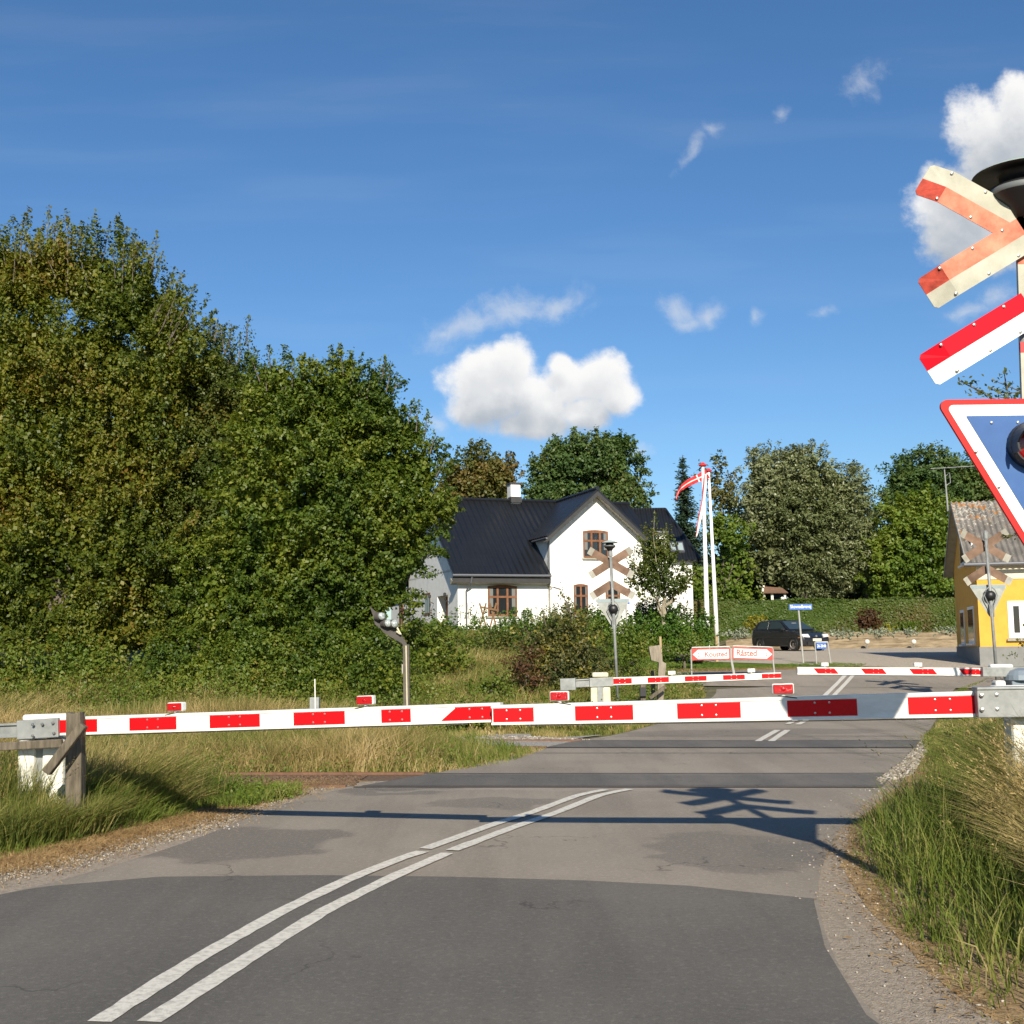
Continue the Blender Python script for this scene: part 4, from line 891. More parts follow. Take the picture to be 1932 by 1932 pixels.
def window(root, x0, y0, x1, y1, v, cols, rowsplit=.36, arch=.06, fm=None, O_=None, FUf=None, LHf=None, nv=None, uu=None, frame=.075, recess=.05):
    FUf = FUf or FU; LHf = LHf or LH; nv = nv or Vv_; uu = uu or U
    a, z1_ = FUf(x0, y0, v); _, z0_ = FUf(x0, y1, v); b, _ = FUf(x1, y1, v)
    fm = fm or M_brown; w = b - a; h = z1_ - z0_
    mb = MB(); d0 = v - .02
    def bar(ua_, ub_, za_, zb_, dd=0.0):
        mb.hexa([LHf(ua_, d0 - dd, za_), LHf(ub_, d0 - dd, za_), LHf(ub_, v + .05, za_), LHf(ua_, v + .05, za_), LHf(ua_, d0 - dd, zb_), LHf(ub_, d0 - dd, zb_), LHf(ub_, v + .05, zb_), LHf(ua_, v + .05, zb_)])
    bar(a, a + frame, z0_, z1_); bar(b - frame, b, z0_, z1_); bar(a + frame, b - frame, z0_, z0_ + frame); bar(a + frame, b - frame, z1_ - frame, z1_)
    zs = z1_ - h * rowsplit
    if rowsplit: bar(a + frame, b - frame, zs - .045, zs + .045, .008)
    for i in range(1, cols):
        c = a + w * i / cols; bar(c - frame * .62, c + frame * .62, z0_ + frame, z1_ - frame, .004)
    if arch:
        n_ = 8; top = [LHf(a + w * i / n_, d0, z1_ + arch * math.sin(math.pi * i / n_)) for i in range(n_ + 1)]
        mb.prism([LHf(b, d0, z1_ - .002), LHf(a, d0, z1_ - .002)] + top[1:-1], -nv, .05)
    f = mb.build('window', fm, root)
    mb = MB(); mb.prism([LHf(a + .01, v - .003, z0_ + .01), LHf(b - .01, v - .003, z0_ + .01), LHf(b - .01, v - .003, z1_ - .01), LHf(a + .01, v - .003, z1_ - .01)], -nv, .02)
    g_ = mb.build('pane', M_glass, f)
    for cxx in ((a + w * .12), (b - w * .12)):
        mb = MB(); mb.prism([LHf(cxx - w * .06, v - .006, z0_ + h * .3), LHf(cxx + w * .06, v - .006, z0_ + h * .3), LHf(cxx + w * .06, v - .006, z1_ - frame), LHf(cxx - w * .06, v - .006, z1_ - frame)], -nv, .002); mb.build('curtain', mat('curtain_cloth', (.16, .16, .15), .9), f)
    mb = MB(); mb.hexa([LHf(a - .06, d0 - .08, z0_ - .09), LHf(b + .06, d0 - .08, z0_ - .09), LHf(b + .06, v + .02, z0_ - .05), LHf(a - .06, v + .02, z0_ - .05), LHf(a - .06, d0 - .08, z0_ - .04), LHf(b + .06, d0 - .08, z0_ - .04), LHf(b + .06, v + .02, z0_ - .004), LHf(a - .06, v + .02, z0_ - .004)])
    mb.build('sill', M_soffit, f)
    return f
window(wh, 920, 1106, 976, 1162, 0, 3)
window(wh, 1099.5, 1002, 1148, 1052, wd, 3, .36)
window(wh, 1082, 1104, 1110, 1160, wd, 2, .36, frame=.065)
window(wh, 1142, 1104, 1171, 1160, wd, 2, .36, frame=.065)
# left gable wall: door in a deep white reveal, windows half hidden by the leaves
def FL(x, y, u=0):
    q = hit(x, y, LH(u, 0, 0), U); return (q - O).dot(Vv_), q.z
def LHL(v, u, z): return LH(u, v, z)
va, zt = FL(842, 1122); vb2, _ = FL(824, 1122)
mb = MB(); zf = O.z
mb.prism([LH(uI - .012, dv0 + .02, zf), LH(uI - .012, dv0 + .02, dzt - .02), LH(uI - .012, dv1 - .02, dzt - .02), LH(uI - .012, dv1 - .02, zf)], -U, .03, 1); mb.build('door', [M_wall, M_brown], wh)
for (x0, y0, x1, y1) in ((802, 1118, 812, 1160), (806, 1003, 822, 1036)):
    a, z1_ = FL(x1, y0); b, _ = FL(x0, y0); _, z0_ = FL(x1, y1); f = MB(); f.prism([LH(-.02, a, z0_), LH(-.02, a, z1_), LH(-.02, b, z1_), LH(-.02, b, z0_)], -U, .03); ff = f.build('window', M_brown, wh)
    f = MB()
    for k in range(2):
        c0 = a + (b - a) * (.08 + .46 * k); c1 = a + (b - a) * (.46 + .46 * k); f.prism([LH(-.03, c0, z0_ + .1), LH(-.03, c0, z1_ - .1), LH(-.03, c1, z1_ - .1), LH(-.03, c1, z0_ + .1)], -U, .01)
    f.build('pane', M_glass, ff)
for (x, y) in ((819, 1135), (848, 1132)):
    v_, z_ = FL(x, y); mb = MB(); mb.tube([LH(-.02, v_, z_ - .1), LH(-.22, v_, z_), LH(-.22, v_, z_ + .18)], .02, n=6); mb.lathe(LH(-.22, v_, z_ + .15), [(.02, 0), (.07, .05), (.07, .16), (.0, .2)], n=8); mb.build('wall_lamp', M_fascia, wh)

# rear wing: hipped black roof with two roof windows
zb2 = 2.2; Yb = 66.0
ra = P(1150, 962, Yb + 3); rb = P(1255, 964, Yb + 3); ee = P(1322, 1056, Yb - 1.2); el = P(1150, 1060, Yb - 1.2)
rw = empty('house_wing', ((ra.x + ee.x) / 2, Yb, zb2), 'low white wing with hipped black roof and paired roof windows behind the fruit tree', 'house wing')
mb = MB(); zee = ee.z; xR = ee.x; xL = ra.x - 2; yF = ee.y; yB = 2 * ra.y - yF; zr = ra.z
mb.prism([Vector((xL, yF, zee)), Vector((xR, yF, zee)), Vector((rb.x, ra.y, zr)), Vector((xL, ra.y, zr))], Vector((0, -1, 1)), .12)
mb.prism([Vector((xR, yF, zee)), Vector((xR, yB, zee)), Vector((rb.x, ra.y, zr))], Vector((1, 0, 1)), .12)
mb.prism([Vector((xR, yB, zee)), Vector((xL, yB, zee)), Vector((xL, ra.y, zr)), Vector((rb.x, ra.y, zr))], Vector((0, 1, 1)), .12)
mb.tube([Vector((rb.x, ra.y, zr)), Vector((xR, yF, zee))], .09, n=8); mb.tube([Vector((rb.x, ra.y, zr)), Vector((xL, ra.y, zr))], .09, n=8)
sv = Vector((0, ra.y - yF, zr - zee)).normalized()
rr = mb.build('roof', tile_mat('black_tile_back', dcol, .3, .36, Vector((1, 0, 0)), sv, O), rw)
mb = MB(); mb.hexa([Vector((xL, yF + .4, zb2 - .5)), Vector((xR - .4, yF + .4, zb2 - .5)), Vector((xR - .4, yB - .4, zb2 - .5)), Vector((xL, yB - .4, zb2 - .5)), Vector((xL, yF + .4, zee - .02)), Vector((xR - .4, yF + .4, zee - .02)), Vector((xR - .4, yB - .4, zee - .02)), Vector((xL, yB - .4, zee - .02))]); mb.build('wall', M_wall, rw)
rn = Vector((0, -(zr - zee), ra.y - yF)).normalized()
p0 = Vector((xR, yF, zee))
for (xa, xb) in ((1262, 1273), (1275, 1288)):
    a = hit(xa, 1025, p0, rn); b = hit(xb, 1025, p0, rn); c = hit(xb + 4, 1043, p0, rn); d = hit(xa + 4, 1043, p0, rn)
    mb = MB(); mb.prism([q + rn * .1 for q in (d, c, b, a)], rn, .1); f = mb.build('roof_window', M_zinc, rw)
    ctr = (a + b + c + d) / 4; mb = MB(); mb.prism([ctr + (q - ctr) * .74 + rn * .104 for q in (d, c, b, a)], rn, .004); mb.build('pane', mat('sky_glass', (.30, .36, .36), .25, spec=.6), f)
mb = MB(); a = P(1238, 1006, Yb - 2.6); b = P(1258, 1060, Yb - 2.6); mb.hexa([Vector((a.x, a.y, b.z - 1.5)), Vector((b.x, a.y, b.z - 1.5)), Vector((b.x, a.y + 2.5, b.z - 1.5)), Vector((a.x, a.y + 2.5, b.z - 1.5)), Vector((a.x, a.y, a.z)), Vector((b.x, a.y, a.z)), Vector((b.x, a.y + 2.5, a.z)), Vector((a.x, a.y + 2.5, a.z))]); dm = mb.build('dormer', M_wall, rw)
mb = MB(); mb.box(Vector(((a.x + b.x) / 2, a.y + 1.1, a.z + .05)), (b.x - a.x + .2, 2.6, .09)); mb.build('dormer_cap', M_zinc, dm)

# low annex behind the gable, glimpsed through the leaves
mb = MB(); av0, av1 = DEP + .02, DEP + 4.5; az = O.z + 2.5
mb.hexa([LH(.1, av0, zb), LH(4, av0, zb), LH(4, av1, zb), LH(.1, av1, zb), LH(.1, av0, az), LH(4, av0, az), LH(4, av1, az), LH(.1, av1, az)]); mb.build('annex_wall', M_wall, wh)
mb = MB(); mb.hexa([LH(-.2, av0, az + .02), LH(4.2, av0, az + .6), LH(4.2, av1 + .3, az + .6), LH(-.2, av1 + .3, az + .02), LH(-.2, av0, az + .14), LH(4.2, av0, az + .72), LH(4.2, av1 + .3, az + .72), LH(-.2, av1 + .3, az + .14)]); mb.build('annex_roof', M_t2, wh)
f = MB(); f.prism([LH(.07, av0 + 1.6, az - 1.7), LH(.07, av0 + 1.6, az - .5), LH(.07, av0 + 2.5, az - .5), LH(.07, av0 + 2.5, az - 1.7)], -U, .03); f.build('window', M_brown, wh)
# wooden sawhorse by the window
mb = MB(); c = P(918, 1143, 53.5); 
for dx in (-.16, .28):
    for s in (-1, 1): mb.beam(c + Vector((dx - s * .22, 0, -1.25)), c + Vector((dx + s * .14, .02 * s, .12)), .07, .07)
mb.beam(c + Vector((-.28, -.05, -.05)), c + Vector((.48, -.05, -.2)), .12, .08)
o = mb.build('sawhorse', mat('trestle_wood', (.16, .09, .04), .85, var=.3, scale=6), loc=c - Vector((0, 0, 1.2))); tag(o, 'brown crossed wooden trestle in front of the three light window of the white house', 'sawhorse')

# ================================================================ YELLOW HOUSE
M_yel = mat('yellow_render', (.66, .34, .045), .85, var=.06, scale=3, col2=(.72, .39, .06), bump=.15, bscale=30)
M_plinth = mat('grey_plinth', (.21, .21, .20), .85, var=.12, scale=5)
YO = P(1851, 1250, 39.0); YO.z = .9
TY = R(13.8); YV = Vector((math.sin(TY), math.cos(TY), 0)); YU = Vector((math.cos(TY), -math.sin(TY), 0))
def LY(u, v, z): return YO + YU * u + YV * v + Z * (z - YO.z)
def FY(x, y, v=0):
    q = hit(x, y, LY(0, v, 0), YV); return (q - YO).dot(YU), q.z
def FYL(x, y, u=0):
    q = hit(x, y, LY(u, 0, 0), YU); return (q - YO).dot(YV), q.z
YD = 6.6; YL = 9.0
ye = FY(1860, 1062, -.3)[1]; yrz = hit(1800, 948, LY(0, YD / 2, 0), YV).z
ysl = (yrz - ye) / (YD / 2 + .3)
yh = empty('yellow_house', (YO.x, YO.y, YO.z), 'yellow rendered house with mossy grey corrugated roof and grey plinth at the right', 'house')
mb = MB(); wtz = ye + .3 * ysl - .08; pz = YO.z + .55
mb.hexa([LY(0, 0, pz), LY(YL, 0, pz), LY(YL, YD, pz), LY(0, YD, pz), LY(0, 0, wtz - .1), LY(YL, 0, wtz - .1), LY(YL, YD, wtz - .1), LY(0, YD, wtz - .1)])
mb.prism([LY(0, 0, wtz - .12), LY(0, 0, wtz), LY(0, YD / 2, yrz - .1), LY(0, YD, wtz), LY(0, YD, wtz - .12)], -YU, .3)
mb.build('wall', M_yel, yh)
mb = MB(); mb.hexa([LY(-.03, -.03, YO.z - .8), LY(YL, -.03, YO.z - .8), LY(YL, YD + .03, YO.z - .8), LY(-.03, YD + .03, YO.z - .8), LY(-.03, -.03, pz), LY(YL, -.03, pz), LY(YL, YD + .03, pz), LY(-.03, YD + .03, pz)]); mb.build('plinth', M_plinth, yh)
mb = MB(); mb.hexa([LY(.0, -.025, wtz - .62), LY(YL, -.025, wtz - .62), LY(YL, -.003, wtz - .62), LY(.0, -.003, wtz - .62), LY(.0, -.025, wtz - .14), LY(YL, -.025, wtz - .14), LY(YL, -.003, wtz - .14), LY(.0, -.003, wtz - .14)])
mb.build('frieze', mat('cream_frieze', (.66, .60, .46), .85, var=.05, scale=3), yh)
# corrugated sheets
def corr(name, sgn):
    n = 420; u = np.linspace(-.32, YL + .3, n); k = 26; t = np.linspace(0, 1, k)
    Vs = []; 
    nn = (Z * (YD / 2 + .3) + YV * (-sgn) * (yrz - ye)).normalized()
    for j in range(k):
        for i in range(n):
            v0 = -.32 if sgn > 0 else YD + .32; v = v0 + (YD / 2 - v0) * t[j]; z = ye - .02 + (yrz - ye + .02) * t[j]
            p = LY(u[i], v, z) + nn * (.028 * math.sin(u[i] * 2 * math.pi / .177) + .012 * (1 - (t[j] * 4) % 1))
            Vs.append(p)
    Fs = np.array([(j * n + i, j * n + i + 1, (j + 1) * n + i + 1, (j + 1) * n + i) for j in range(k - 1) for i in range(n - 1)])
    return link(name, fast_mesh(name, np.array(Vs), F=Fs), M_corr, yh, smooth_=True)
M_corr = bpy.data.materials.new('mossy_corrugated'); M_corr.use_nodes = True; t = M_corr.node_tree; b = t.nodes['Principled BSDF']; b.inputs['Roughness'].default_value = .9
geo = t.nodes.new('ShaderNodeNewGeometry')
def nz_(sc, det=5, ro=.65):
    n = t.nodes.new('ShaderNodeTexNoise'); n.inputs['Scale'].default_value = sc; n.inputs['Detail'].default_value = det; n.inputs['Roughness'].default_value = ro; t.links.new(geo.outputs['Position'], n.inputs['Vector']); return n.outputs[0]
def mx_(f, a, c):
    n = t.nodes.new('ShaderNodeMix'); n.data_type = 'RGBA'
    for i, v in ((0, f), (6, a), (7, c)):
        if isinstance(v, tuple): n.inputs[i].default_value = (*v, 1)
        else: t.links.new(v, n.inputs[i])
    return n.outputs[2]
base = mx_(smoothstep_n(nz_(1.5), .35, .65, t), (.12, .11, .098), (.19, .172, .15))
dv = t.nodes.new('ShaderNodeVectorMath'); dv.operation = 'DISTANCE'; t.links.new(geo.outputs['Position'], dv.inputs[0]); cpt = LY(-.5, YD / 2, yrz); dv.inputs[1].default_value = cpt
near_c = math_n('SUBTRACT', 1.0, smoothstep_n(dv.outputs['Value'], .6, 3.2, t), tree=t)
lich = smoothstep_n(math_n('ADD', nz_(9, 4), math_n('MULTIPLY', near_c, .15, tree=t), tree=t), .64, .69, t)
base = mx_(lich, base, (.42, .39, .33))
oran = smoothstep_n(math_n('ADD', nz_(3.1, 5), math_n('MULTIPLY', near_c, .13, tree=t), tree=t), .64, .70, t)
base = mx_(oran, base, (.34, .15, .04)); moss = smoothstep_n(nz_(5, 4), .62, .70, t); base = mx_(moss, base, (.10, .08, .04))
t.links.new(base, b.inputs['Base Color'])
corr('roof', 1); corr('roof', -1)
mb = MB()
mb.prism([LY(-.33, -.34, ye - .12), LY(-.33, -.34, ye + .02), LY(-.33, YD / 2, yrz + .02), LY(-.33, YD + .34, ye + .02), LY(-.33, YD + .34, ye - .12), LY(-.33, YD / 2, yrz - .16)], -YU, .03); mb.build('bargeboard', mat('grey_bargeboard', (.26, .25, .23), .7, var=.2), yh)
mb = MB(); mb.prism([LY(-.30, -.3, ye - .06), LY(0, -.3, ye - .06), LY(0, YD / 2, yrz - .10), LY(-.30, YD / 2, yrz - .10)], Vector((0, 0, 1)), .02); mb.prism([LY(-.30, YD + .3, ye - .06), LY(0, YD + .3, ye - .06), LY(0, YD / 2, yrz - .10), LY(-.30, YD / 2, yrz - .10)], Vector((0, 0, 1)), .02); mb.build('soffit', M_soffit, yh)
mb = MB(); mb.tube([LY(-.4, -.40, ye - .05), LY(YL, -.40, ye - .05)], .06, n=8); mb.build('gutter', M_zinc, yh)
M_wf = mat('white_window_frame', (.78, .78, .76), .5)
window(yh, 1900, 1134, 1960, 1204, 0, 2, 0, 0, M_wf, FUf=FY, LHf=LY, nv=YV, uu=YU, frame=.16)
for (x0, y0, x1, y1) in ((1812, 1150, 1819, 1216), (1826, 1143, 1837, 1214), (1811, 1015, 1819, 1066), (1824, 1010, 1833, 1060)):
    a, z1_ = FYL(x1, y0); b_, _ = FYL(x0, y0); _, z0_ = FYL(x1, y1)
    mb = MB(); mb.prism([LY(-.03, a, z0_), LY(-.03, a, z1_), LY(-.03, b_, z1_), LY(-.03, b_, z0_)], -YU, .06); mb.prism([LY(-.12, a - .04, z0_ - .06), LY(-.12, a - .04, z0_), LY(-.12, b_ + .04, z0_), LY(-.12, b_ + .04, z0_ - .06)], -YU, .12); f = mb.build('window', M_wf, yh)
    mb = MB(); mb.prism([LY(-.034, a + .09, z0_ + .1), LY(-.034, a + .09, z1_ - .1), LY(-.034, b_ - .09, z1_ - .1), LY(-.034, b_ - .09, z0_ + .1)], -YU, .004); mb.build('pane', M_glass, f)
mb = MB(); a = LY(-.42, YD / 2, yrz); top = P(1786, 884, a.y); top.x = a.x - .05; mb.tube([a - Z * .3, top], [.035, .022], n=8)
q = P(1756, 887, a.y); q2 = P(1850, 887, a.y); mb.tube([Vector((q.x, a.y, top.z)), Vector((q2.x, a.y - .3, top.z + .05))], .014, n=6)
for k in range(5):
    xx = q.x + (q2.x - q.x) * (k + .5) / 5; mb.tube([Vector((xx, a.y - .25, top.z + .02)), Vector((xx, a.y + .25, top.z + .02))], .009, n=5)
mb.tube([Vector((a.x - .05, a.y, a.z + .9)), Vector((a.x + .12, a.y, a.z + 1.05)), Vector((a.x + .14, a.y, a.z + .7)), Vector((a.x - .02, a.y, a.z + .6))], .015, n=6)
mb.build('antenna', M_galv, yh)

# ================================================================ SIGNS, POLES, POSTS
M_signwhite = mat('sign_white', (.80, .79, .76), .5); M_signred = mat('sign_red', (.62, .05, .04), .5, var=.1, scale=6); M_signblue = mat('sign_blue', (.03, .12, .42), .5)
M_ink = mat('red_ink', (.50, .08, .06), .6); M_inkg = mat('grey_ink', (.20, .13, .13), .6); M_pipe = mat('grey_pipe', (.42, .41, .38), .5, metal=.3, var=.15)
def dirsign(x0, y0, x1, y1, dyr, word, num, point_left, legs, label):
    """panel corners: left top (x0,y0)-(x0,y1), right end shifted dyr px down"""
    g = G((x0 + x1) / 2, 1263); Y = 36.2; 
    TL = P(x0, y0, Y); BL = P(x0, y1, Y); TR = P(x1, y0 + dyr, Y); BR = P(x1, y1 + dyr, Y)
    r_ = (TR - TL); Wd = r_.length; r_.normalize(); u_ = Vector((-r_.z, 0, r_.x)) ; u_ = (TL - BL).normalized(); u_ = (u_ - r_ * u_.dot(r_)).normalized(); n_ = r_.cross(u_)
    if n_.y > 0: n_ = -n_
    Ht = (TL - BL).length; o0 = BL
    def q(a, b, d=0): return o0 + r_ * a + u_ * b + n_ * d
    root = empty('direction_sign', ((TL.x + TR.x) / 2, Y, Hs((TL.x + TR.x) / 2, Y)), label, 'road sign', 'low direction signs at the junction')
    mb = MB(); mb.prism([q(0, 0), q(Wd, 0), q(Wd, Ht), q(0, Ht)], n_, .02); mb.build('panel', M_signred, root, bevel=.008)
    b = .035; t = Ht * .42
    if point_left: pts = [q(b + t, b, .004), q(Wd - b, b, .004), q(Wd - b, Ht - b, .004), q(b + t, Ht - b, .004), q(b * .6, Ht / 2, .004)]
    else: pts = [q(b, b, .004), q(Wd - b - t, b, .004), q(Wd - b * .6, Ht / 2, .004), q(Wd - b - t, Ht - b, .004), q(b, Ht - b, .004)]
    mb = MB(); mb.prism(pts, n_, .003); mb.build('arrow_field', M_signwhite, root)
    if point_left: me = text_fit(word, q(Wd * .335, Ht * .27, .007), r_, u_, Wd * .59, Ht * .46); m2 = text_fit(num, q(Wd * .15, Ht * .30, .007), r_, u_, Wd * .055, Ht * .34)
    else: me = text_fit(word, q(Wd * .10, Ht * .27, .007), r_, u_, Wd * .50, Ht * .56); m2 = text_fit(num, q(Wd * .81, Ht * .30, .007), r_, u_, Wd * .055, Ht * .34)
    link('lettering', me, M_ink, root); link('distance_number', m2, M_inkg, root)
    for (lx, side_) in legs:
        mb = MB(); xa = q(lx * Wd, Ht + .03, .0); 
        inward = .12 if lx < .5 else -.12
        mb.tube([q(lx * Wd + inward, Ht + .035, -.03), q(lx * Wd + inward * .3, Ht + .03, -.03), q(lx * Wd, Ht - .04, -.03), q(lx * Wd, 0, -.03), Vector((q(lx * Wd, 0).x + side_, Y + .03, Hs(xa.x, Y) - .05))], .024, n=8); mb.build('leg', M_pipe, root)
    mb = MB(); mb.tube([q(.0 * Wd + .1, Ht + .035, -.03), q(Wd - .1, Ht + .035, -.03)], .022, n=8); mb.build('top_rail', M_pipe, root)
dirsign(1306, 1224, 1378, 1246, -1.5, 'Kousted', '2', True, ((-.02, 0), (1.02, .08)), 'left direction sign pointing left with red arrow end and the word Kousted')
dirsign(1382, 1221, 1458, 1243, 2.5, 'Råsted', '2', False, ((-.02, .10), (1.01, .04)), 'right direction sign pointing right with the word Råsted')
def streetsign(px, ytop, ybase, Y, x0, x1, y0, y1, words, label, pole2=None, size=.8, name='street_name_sign', lean=0):
    b = P(px, ybase, Y); zg = Hs(b.x, Y); root = empty(name, (b.x, Y, zg), label, 'street sign')
    if pole2 is None:
        t = P(px, ytop, Y); t.x = b.x - lean; mb = MB(); mb.tube([Vector((b.x, Y, zg - .1)), t], .032, n=10); mb.build('pole', M_pipe, root)
    else:
        for xx, dx in pole2:
            c = P(xx, y0 - 1, Y); mb = MB(); mb.tube([Vector((c.x + dx, Y + .03, zg - .1)), Vector((c.x, Y + .03, c.z))], .026, n=8); mb.build('leg', M_pipe, root)
        mb = MB(); mb.tube([P(pole2[0][0], y0 - 1, Y + .03), P(pole2[1][0], y0 - 1, Y + .03)], .024, n=8); mb.build('top_rail', M_pipe, root)
    a = P(x0, y1, Y - .05); c = P(x1, y0, Y - .05); w = c.x - a.x; h = c.z - a.z
    mb = MB(); mb.box(((a.x + c.x) / 2, Y - .05, (a.z + c.z) / 2), (w, .02, h)); mb.build('panel', M_signblue, root, bevel=.006)
    if words:
        me = text_mesh(words, 1.0, (0, 0, 0), (1, 0, 0), (0, 0, 1)); xs_ = [v.co.x for v in me.vertices]; zs_ = [v.co.z for v in me.vertices]; s = min(w * .90 / (max(xs_) - min(xs_)), h * size / (max(zs_) - min(zs_)))
        sx = w * (.90 if pole2 is None else .62) / (max(xs_) - min(xs_)); sz_ = h * size / (max(zs_) - min(zs_))
        me.transform(Matrix.Translation((-min(xs_), 0, -min(zs_)))); me.transform(Matrix.Diagonal((sx, 1, sz_, 1)))
        me.transform(Matrix.Translation((a.x + w * (.05 if pole2 is None else .06), Y - .063, a.z + h * (1 - size) / 2))); link('lettering', me, M_signwhite, root)
    return root, a, c
streetsign(1516, 1150, 1250, 41.5, 1489, 1532, 1139.5, 1151, 'Skovvadbrovej', 'blue street name sign on a thin grey pole before the dark parked car', size=.78, lean=.10)
root, a, c = streetsign(1548, 1212, 1250, 41.0, 1540.5, 1559, 1212.5, 1224.5, '26-36', 'small blue house number sign with white arrow on two short legs', pole2=((1538, .03), (1562, .08)), size=.5, name='number_sign')
w = c.x - a.x; h = c.z - a.z; ac = Vector((a.x + w * .83, 41.0 - .063, (a.z + c.z) / 2)); mb = MB()
mb.prism([ac + Vector((-w * .12, 0, -h * .1)), ac + Vector((0, 0, -h * .1)), ac + Vector((0, 0, -h * .3)), ac + Vector((w * .13, 0, 0)), ac + Vector((0, 0, h * .3)), ac + Vector((0, 0, h * .1)), ac + Vector((-w * .12, 0, h * .1))], Vector((0, -1, 0)), .003); mb.build('arrow', M_signwhite, root)
streetsign(1183, 1137, 1225, 46, 1160, 1188, 1135, 1140.5, '', 'blue sign on a thin pole, its upper edge just showing behind the triangular board', name='street_name_sign')

# signal post with three lamps on a slanting board
M_grp = mat('grey_paint_old', (.095, .08, .06), .8, var=.3, scale=6); M_dark = mat('dark_board', (.07, .062, .055), .8, var=.3, scale=5)
Yp = 21.6; b0 = P(768, 1384, Yp); zg = Hs(b0.x, Yp); t0_ = P(766.5, 1216, Yp)
sp_ = empty('signal_post', (b0.x, Yp, zg), 'grey post carrying a slanting dark board of three round lamps, before the big trees', 'signal post')
mb = MB(); mb.beam(Vector((b0.x, Yp, zg - .1)), t0_, .11, .135, up=Vector((0, 1, 0))); mb.build('pole', M_grp, sp_, bevel=.005)
mb = MB(); a = P(769, 1382, Yp - .07); b = P(766, 1218, Yp - .07); mb.tube([a, b], .012, n=6); mb.build('pole_stripe', M_cream, sp_)
outl = [(762, 1219), (757, 1213), (741, 1204), (727, 1196), (719, 1187), (707, 1178), (704, 1162), (697, 1143), (710, 1155), (716, 1166), (728, 1170), (743, 1178), (753, 1191), (768, 1216)]
mb = MB(); mb.prism([P(x, y, Yp - .03) for x, y in outl], Vector((0, -1, 0)), .05); mb.build('lamp_board', M_dark, sp_)
M_frost = mat('frosted_lamp', (.22, .25, .24), .25, var=.4, scale=30, col2=(.55, .60, .58), spec=.6)
for (x, y) in ((717, 1163), (729, 1176), (741, 1177)):
    c = P(x, y, Yp - .1); mb = MB(); mb.lathe(c, [(.0, -.06), (.055, -.05), (.075, .0), (.075, .08), (.0, .08)], ax=Vector((-.7, .7, 0)), n=16); f = mb.build('lamp', M_dark, sp_)
    mb = MB(); mb.lathe(c + Vector((.03, -.03, 0)), [(.07, .0), (.062, .03), (.04, .05), (0, .06)], ax=Vector((.72, -.66, .2)), n=16); mb.build('lamp_lens', M_frost, f, smooth_=True)
mb = MB(); mb.tube([P(747, 1180, Yp - .09), P(756, 1197, Yp - .09), P(748, 1191, Yp - .09)], .018, n=6); mb.build('lamp_bracket', M_cream, sp_)
mb = MB(); mb.box(P(761, 1262, Yp - .02), (.05, .06, .16)); mb.build('switch_box', M_paleback, sp_)

def post(name, x, y0, y1, Y, w, d, m, label, cat, tilt=0, extra=None):
    a = P(x, y1, Y); b = P(x, y0, Y); zg = Hs(a.x, Y); a.z = min(a.z, zg - .05); b.x += tilt
    mb = MB(); mb.beam(a, b, w, d, up=Vector((0, 1, 0)))
    o = mb.build(name, m, loc=(a.x, Y, zg), bevel=.008); return tag(o, label, cat), a, b
# trackside marker: white rod on a grey box
a = P(595, 1386, 21.0); zg = Hs(a.x, 21.0); mk = empty('track_marker', (a.x, 21.0, zg), 'grey trackside box on a post with a thin white rod above the left boom', 'track marker')
mb = MB(); mb.beam(Vector((a.x, 21, zg - .1)), P(595, 1322, 21.0), .07, .07, up=Vector((0, 1, 0))); mb.build('post', M_grp, mk)
mb = MB(); mb.box(P(594, 1328, 20.95), (.16, .14, .22)); mb.build('box', M_galv, mk, bevel=.01)
mb = MB(); mb.tube([P(595, 1340, 20.86), P(594, 1281, 20.86)], .011, n=6); mb.build('rod', M_white, mk)
# split wooden post with brace by the left barrier
a = P(138, 1482, 11.0); b = P(138, 1346, 11.0); zg = 0
o = MB(); n0 = Vector((0, 1, 0))
o.prism([Vector((a.x - .06, a.y, -.1)), Vector((a.x + .085, a.y, -.1)), P(153, 1380, 11.0), P(151, 1343, 11.0), P(137, 1347, 11.0), P(124, 1344, 11.0)], Vector((0, -1, 0)), .12)
tag(o.build('wooden_post', M_oldwood, loc=(a.x, a.y, 0), bevel=.008), 'thick split grey wooden post standing right beside the near left boom', 'post')
o = MB(); p1 = P(158, 1367, 10.85); p2 = P(88, 1458, 10.8); o.beam(p1, p2, .075, .10, up=Vector((0, 1, 0)))
tag(o.build('wooden_brace', M_oldwood, loc=(p2.x, p2.y, 0), bevel=.01), 'weathered plank leaning diagonally across the white pedestal', 'plank')
o = MB(); o.beam(P(-60, 1412, 11.2), P(118, 1402, 11.12), .05, .075); tag(o.build('wooden_rail', M_oldwood, loc=P(60, 1405, 11.1), bevel=.01), 'old plank fixed level under the galvanised counterweight arm at left', 'plank')
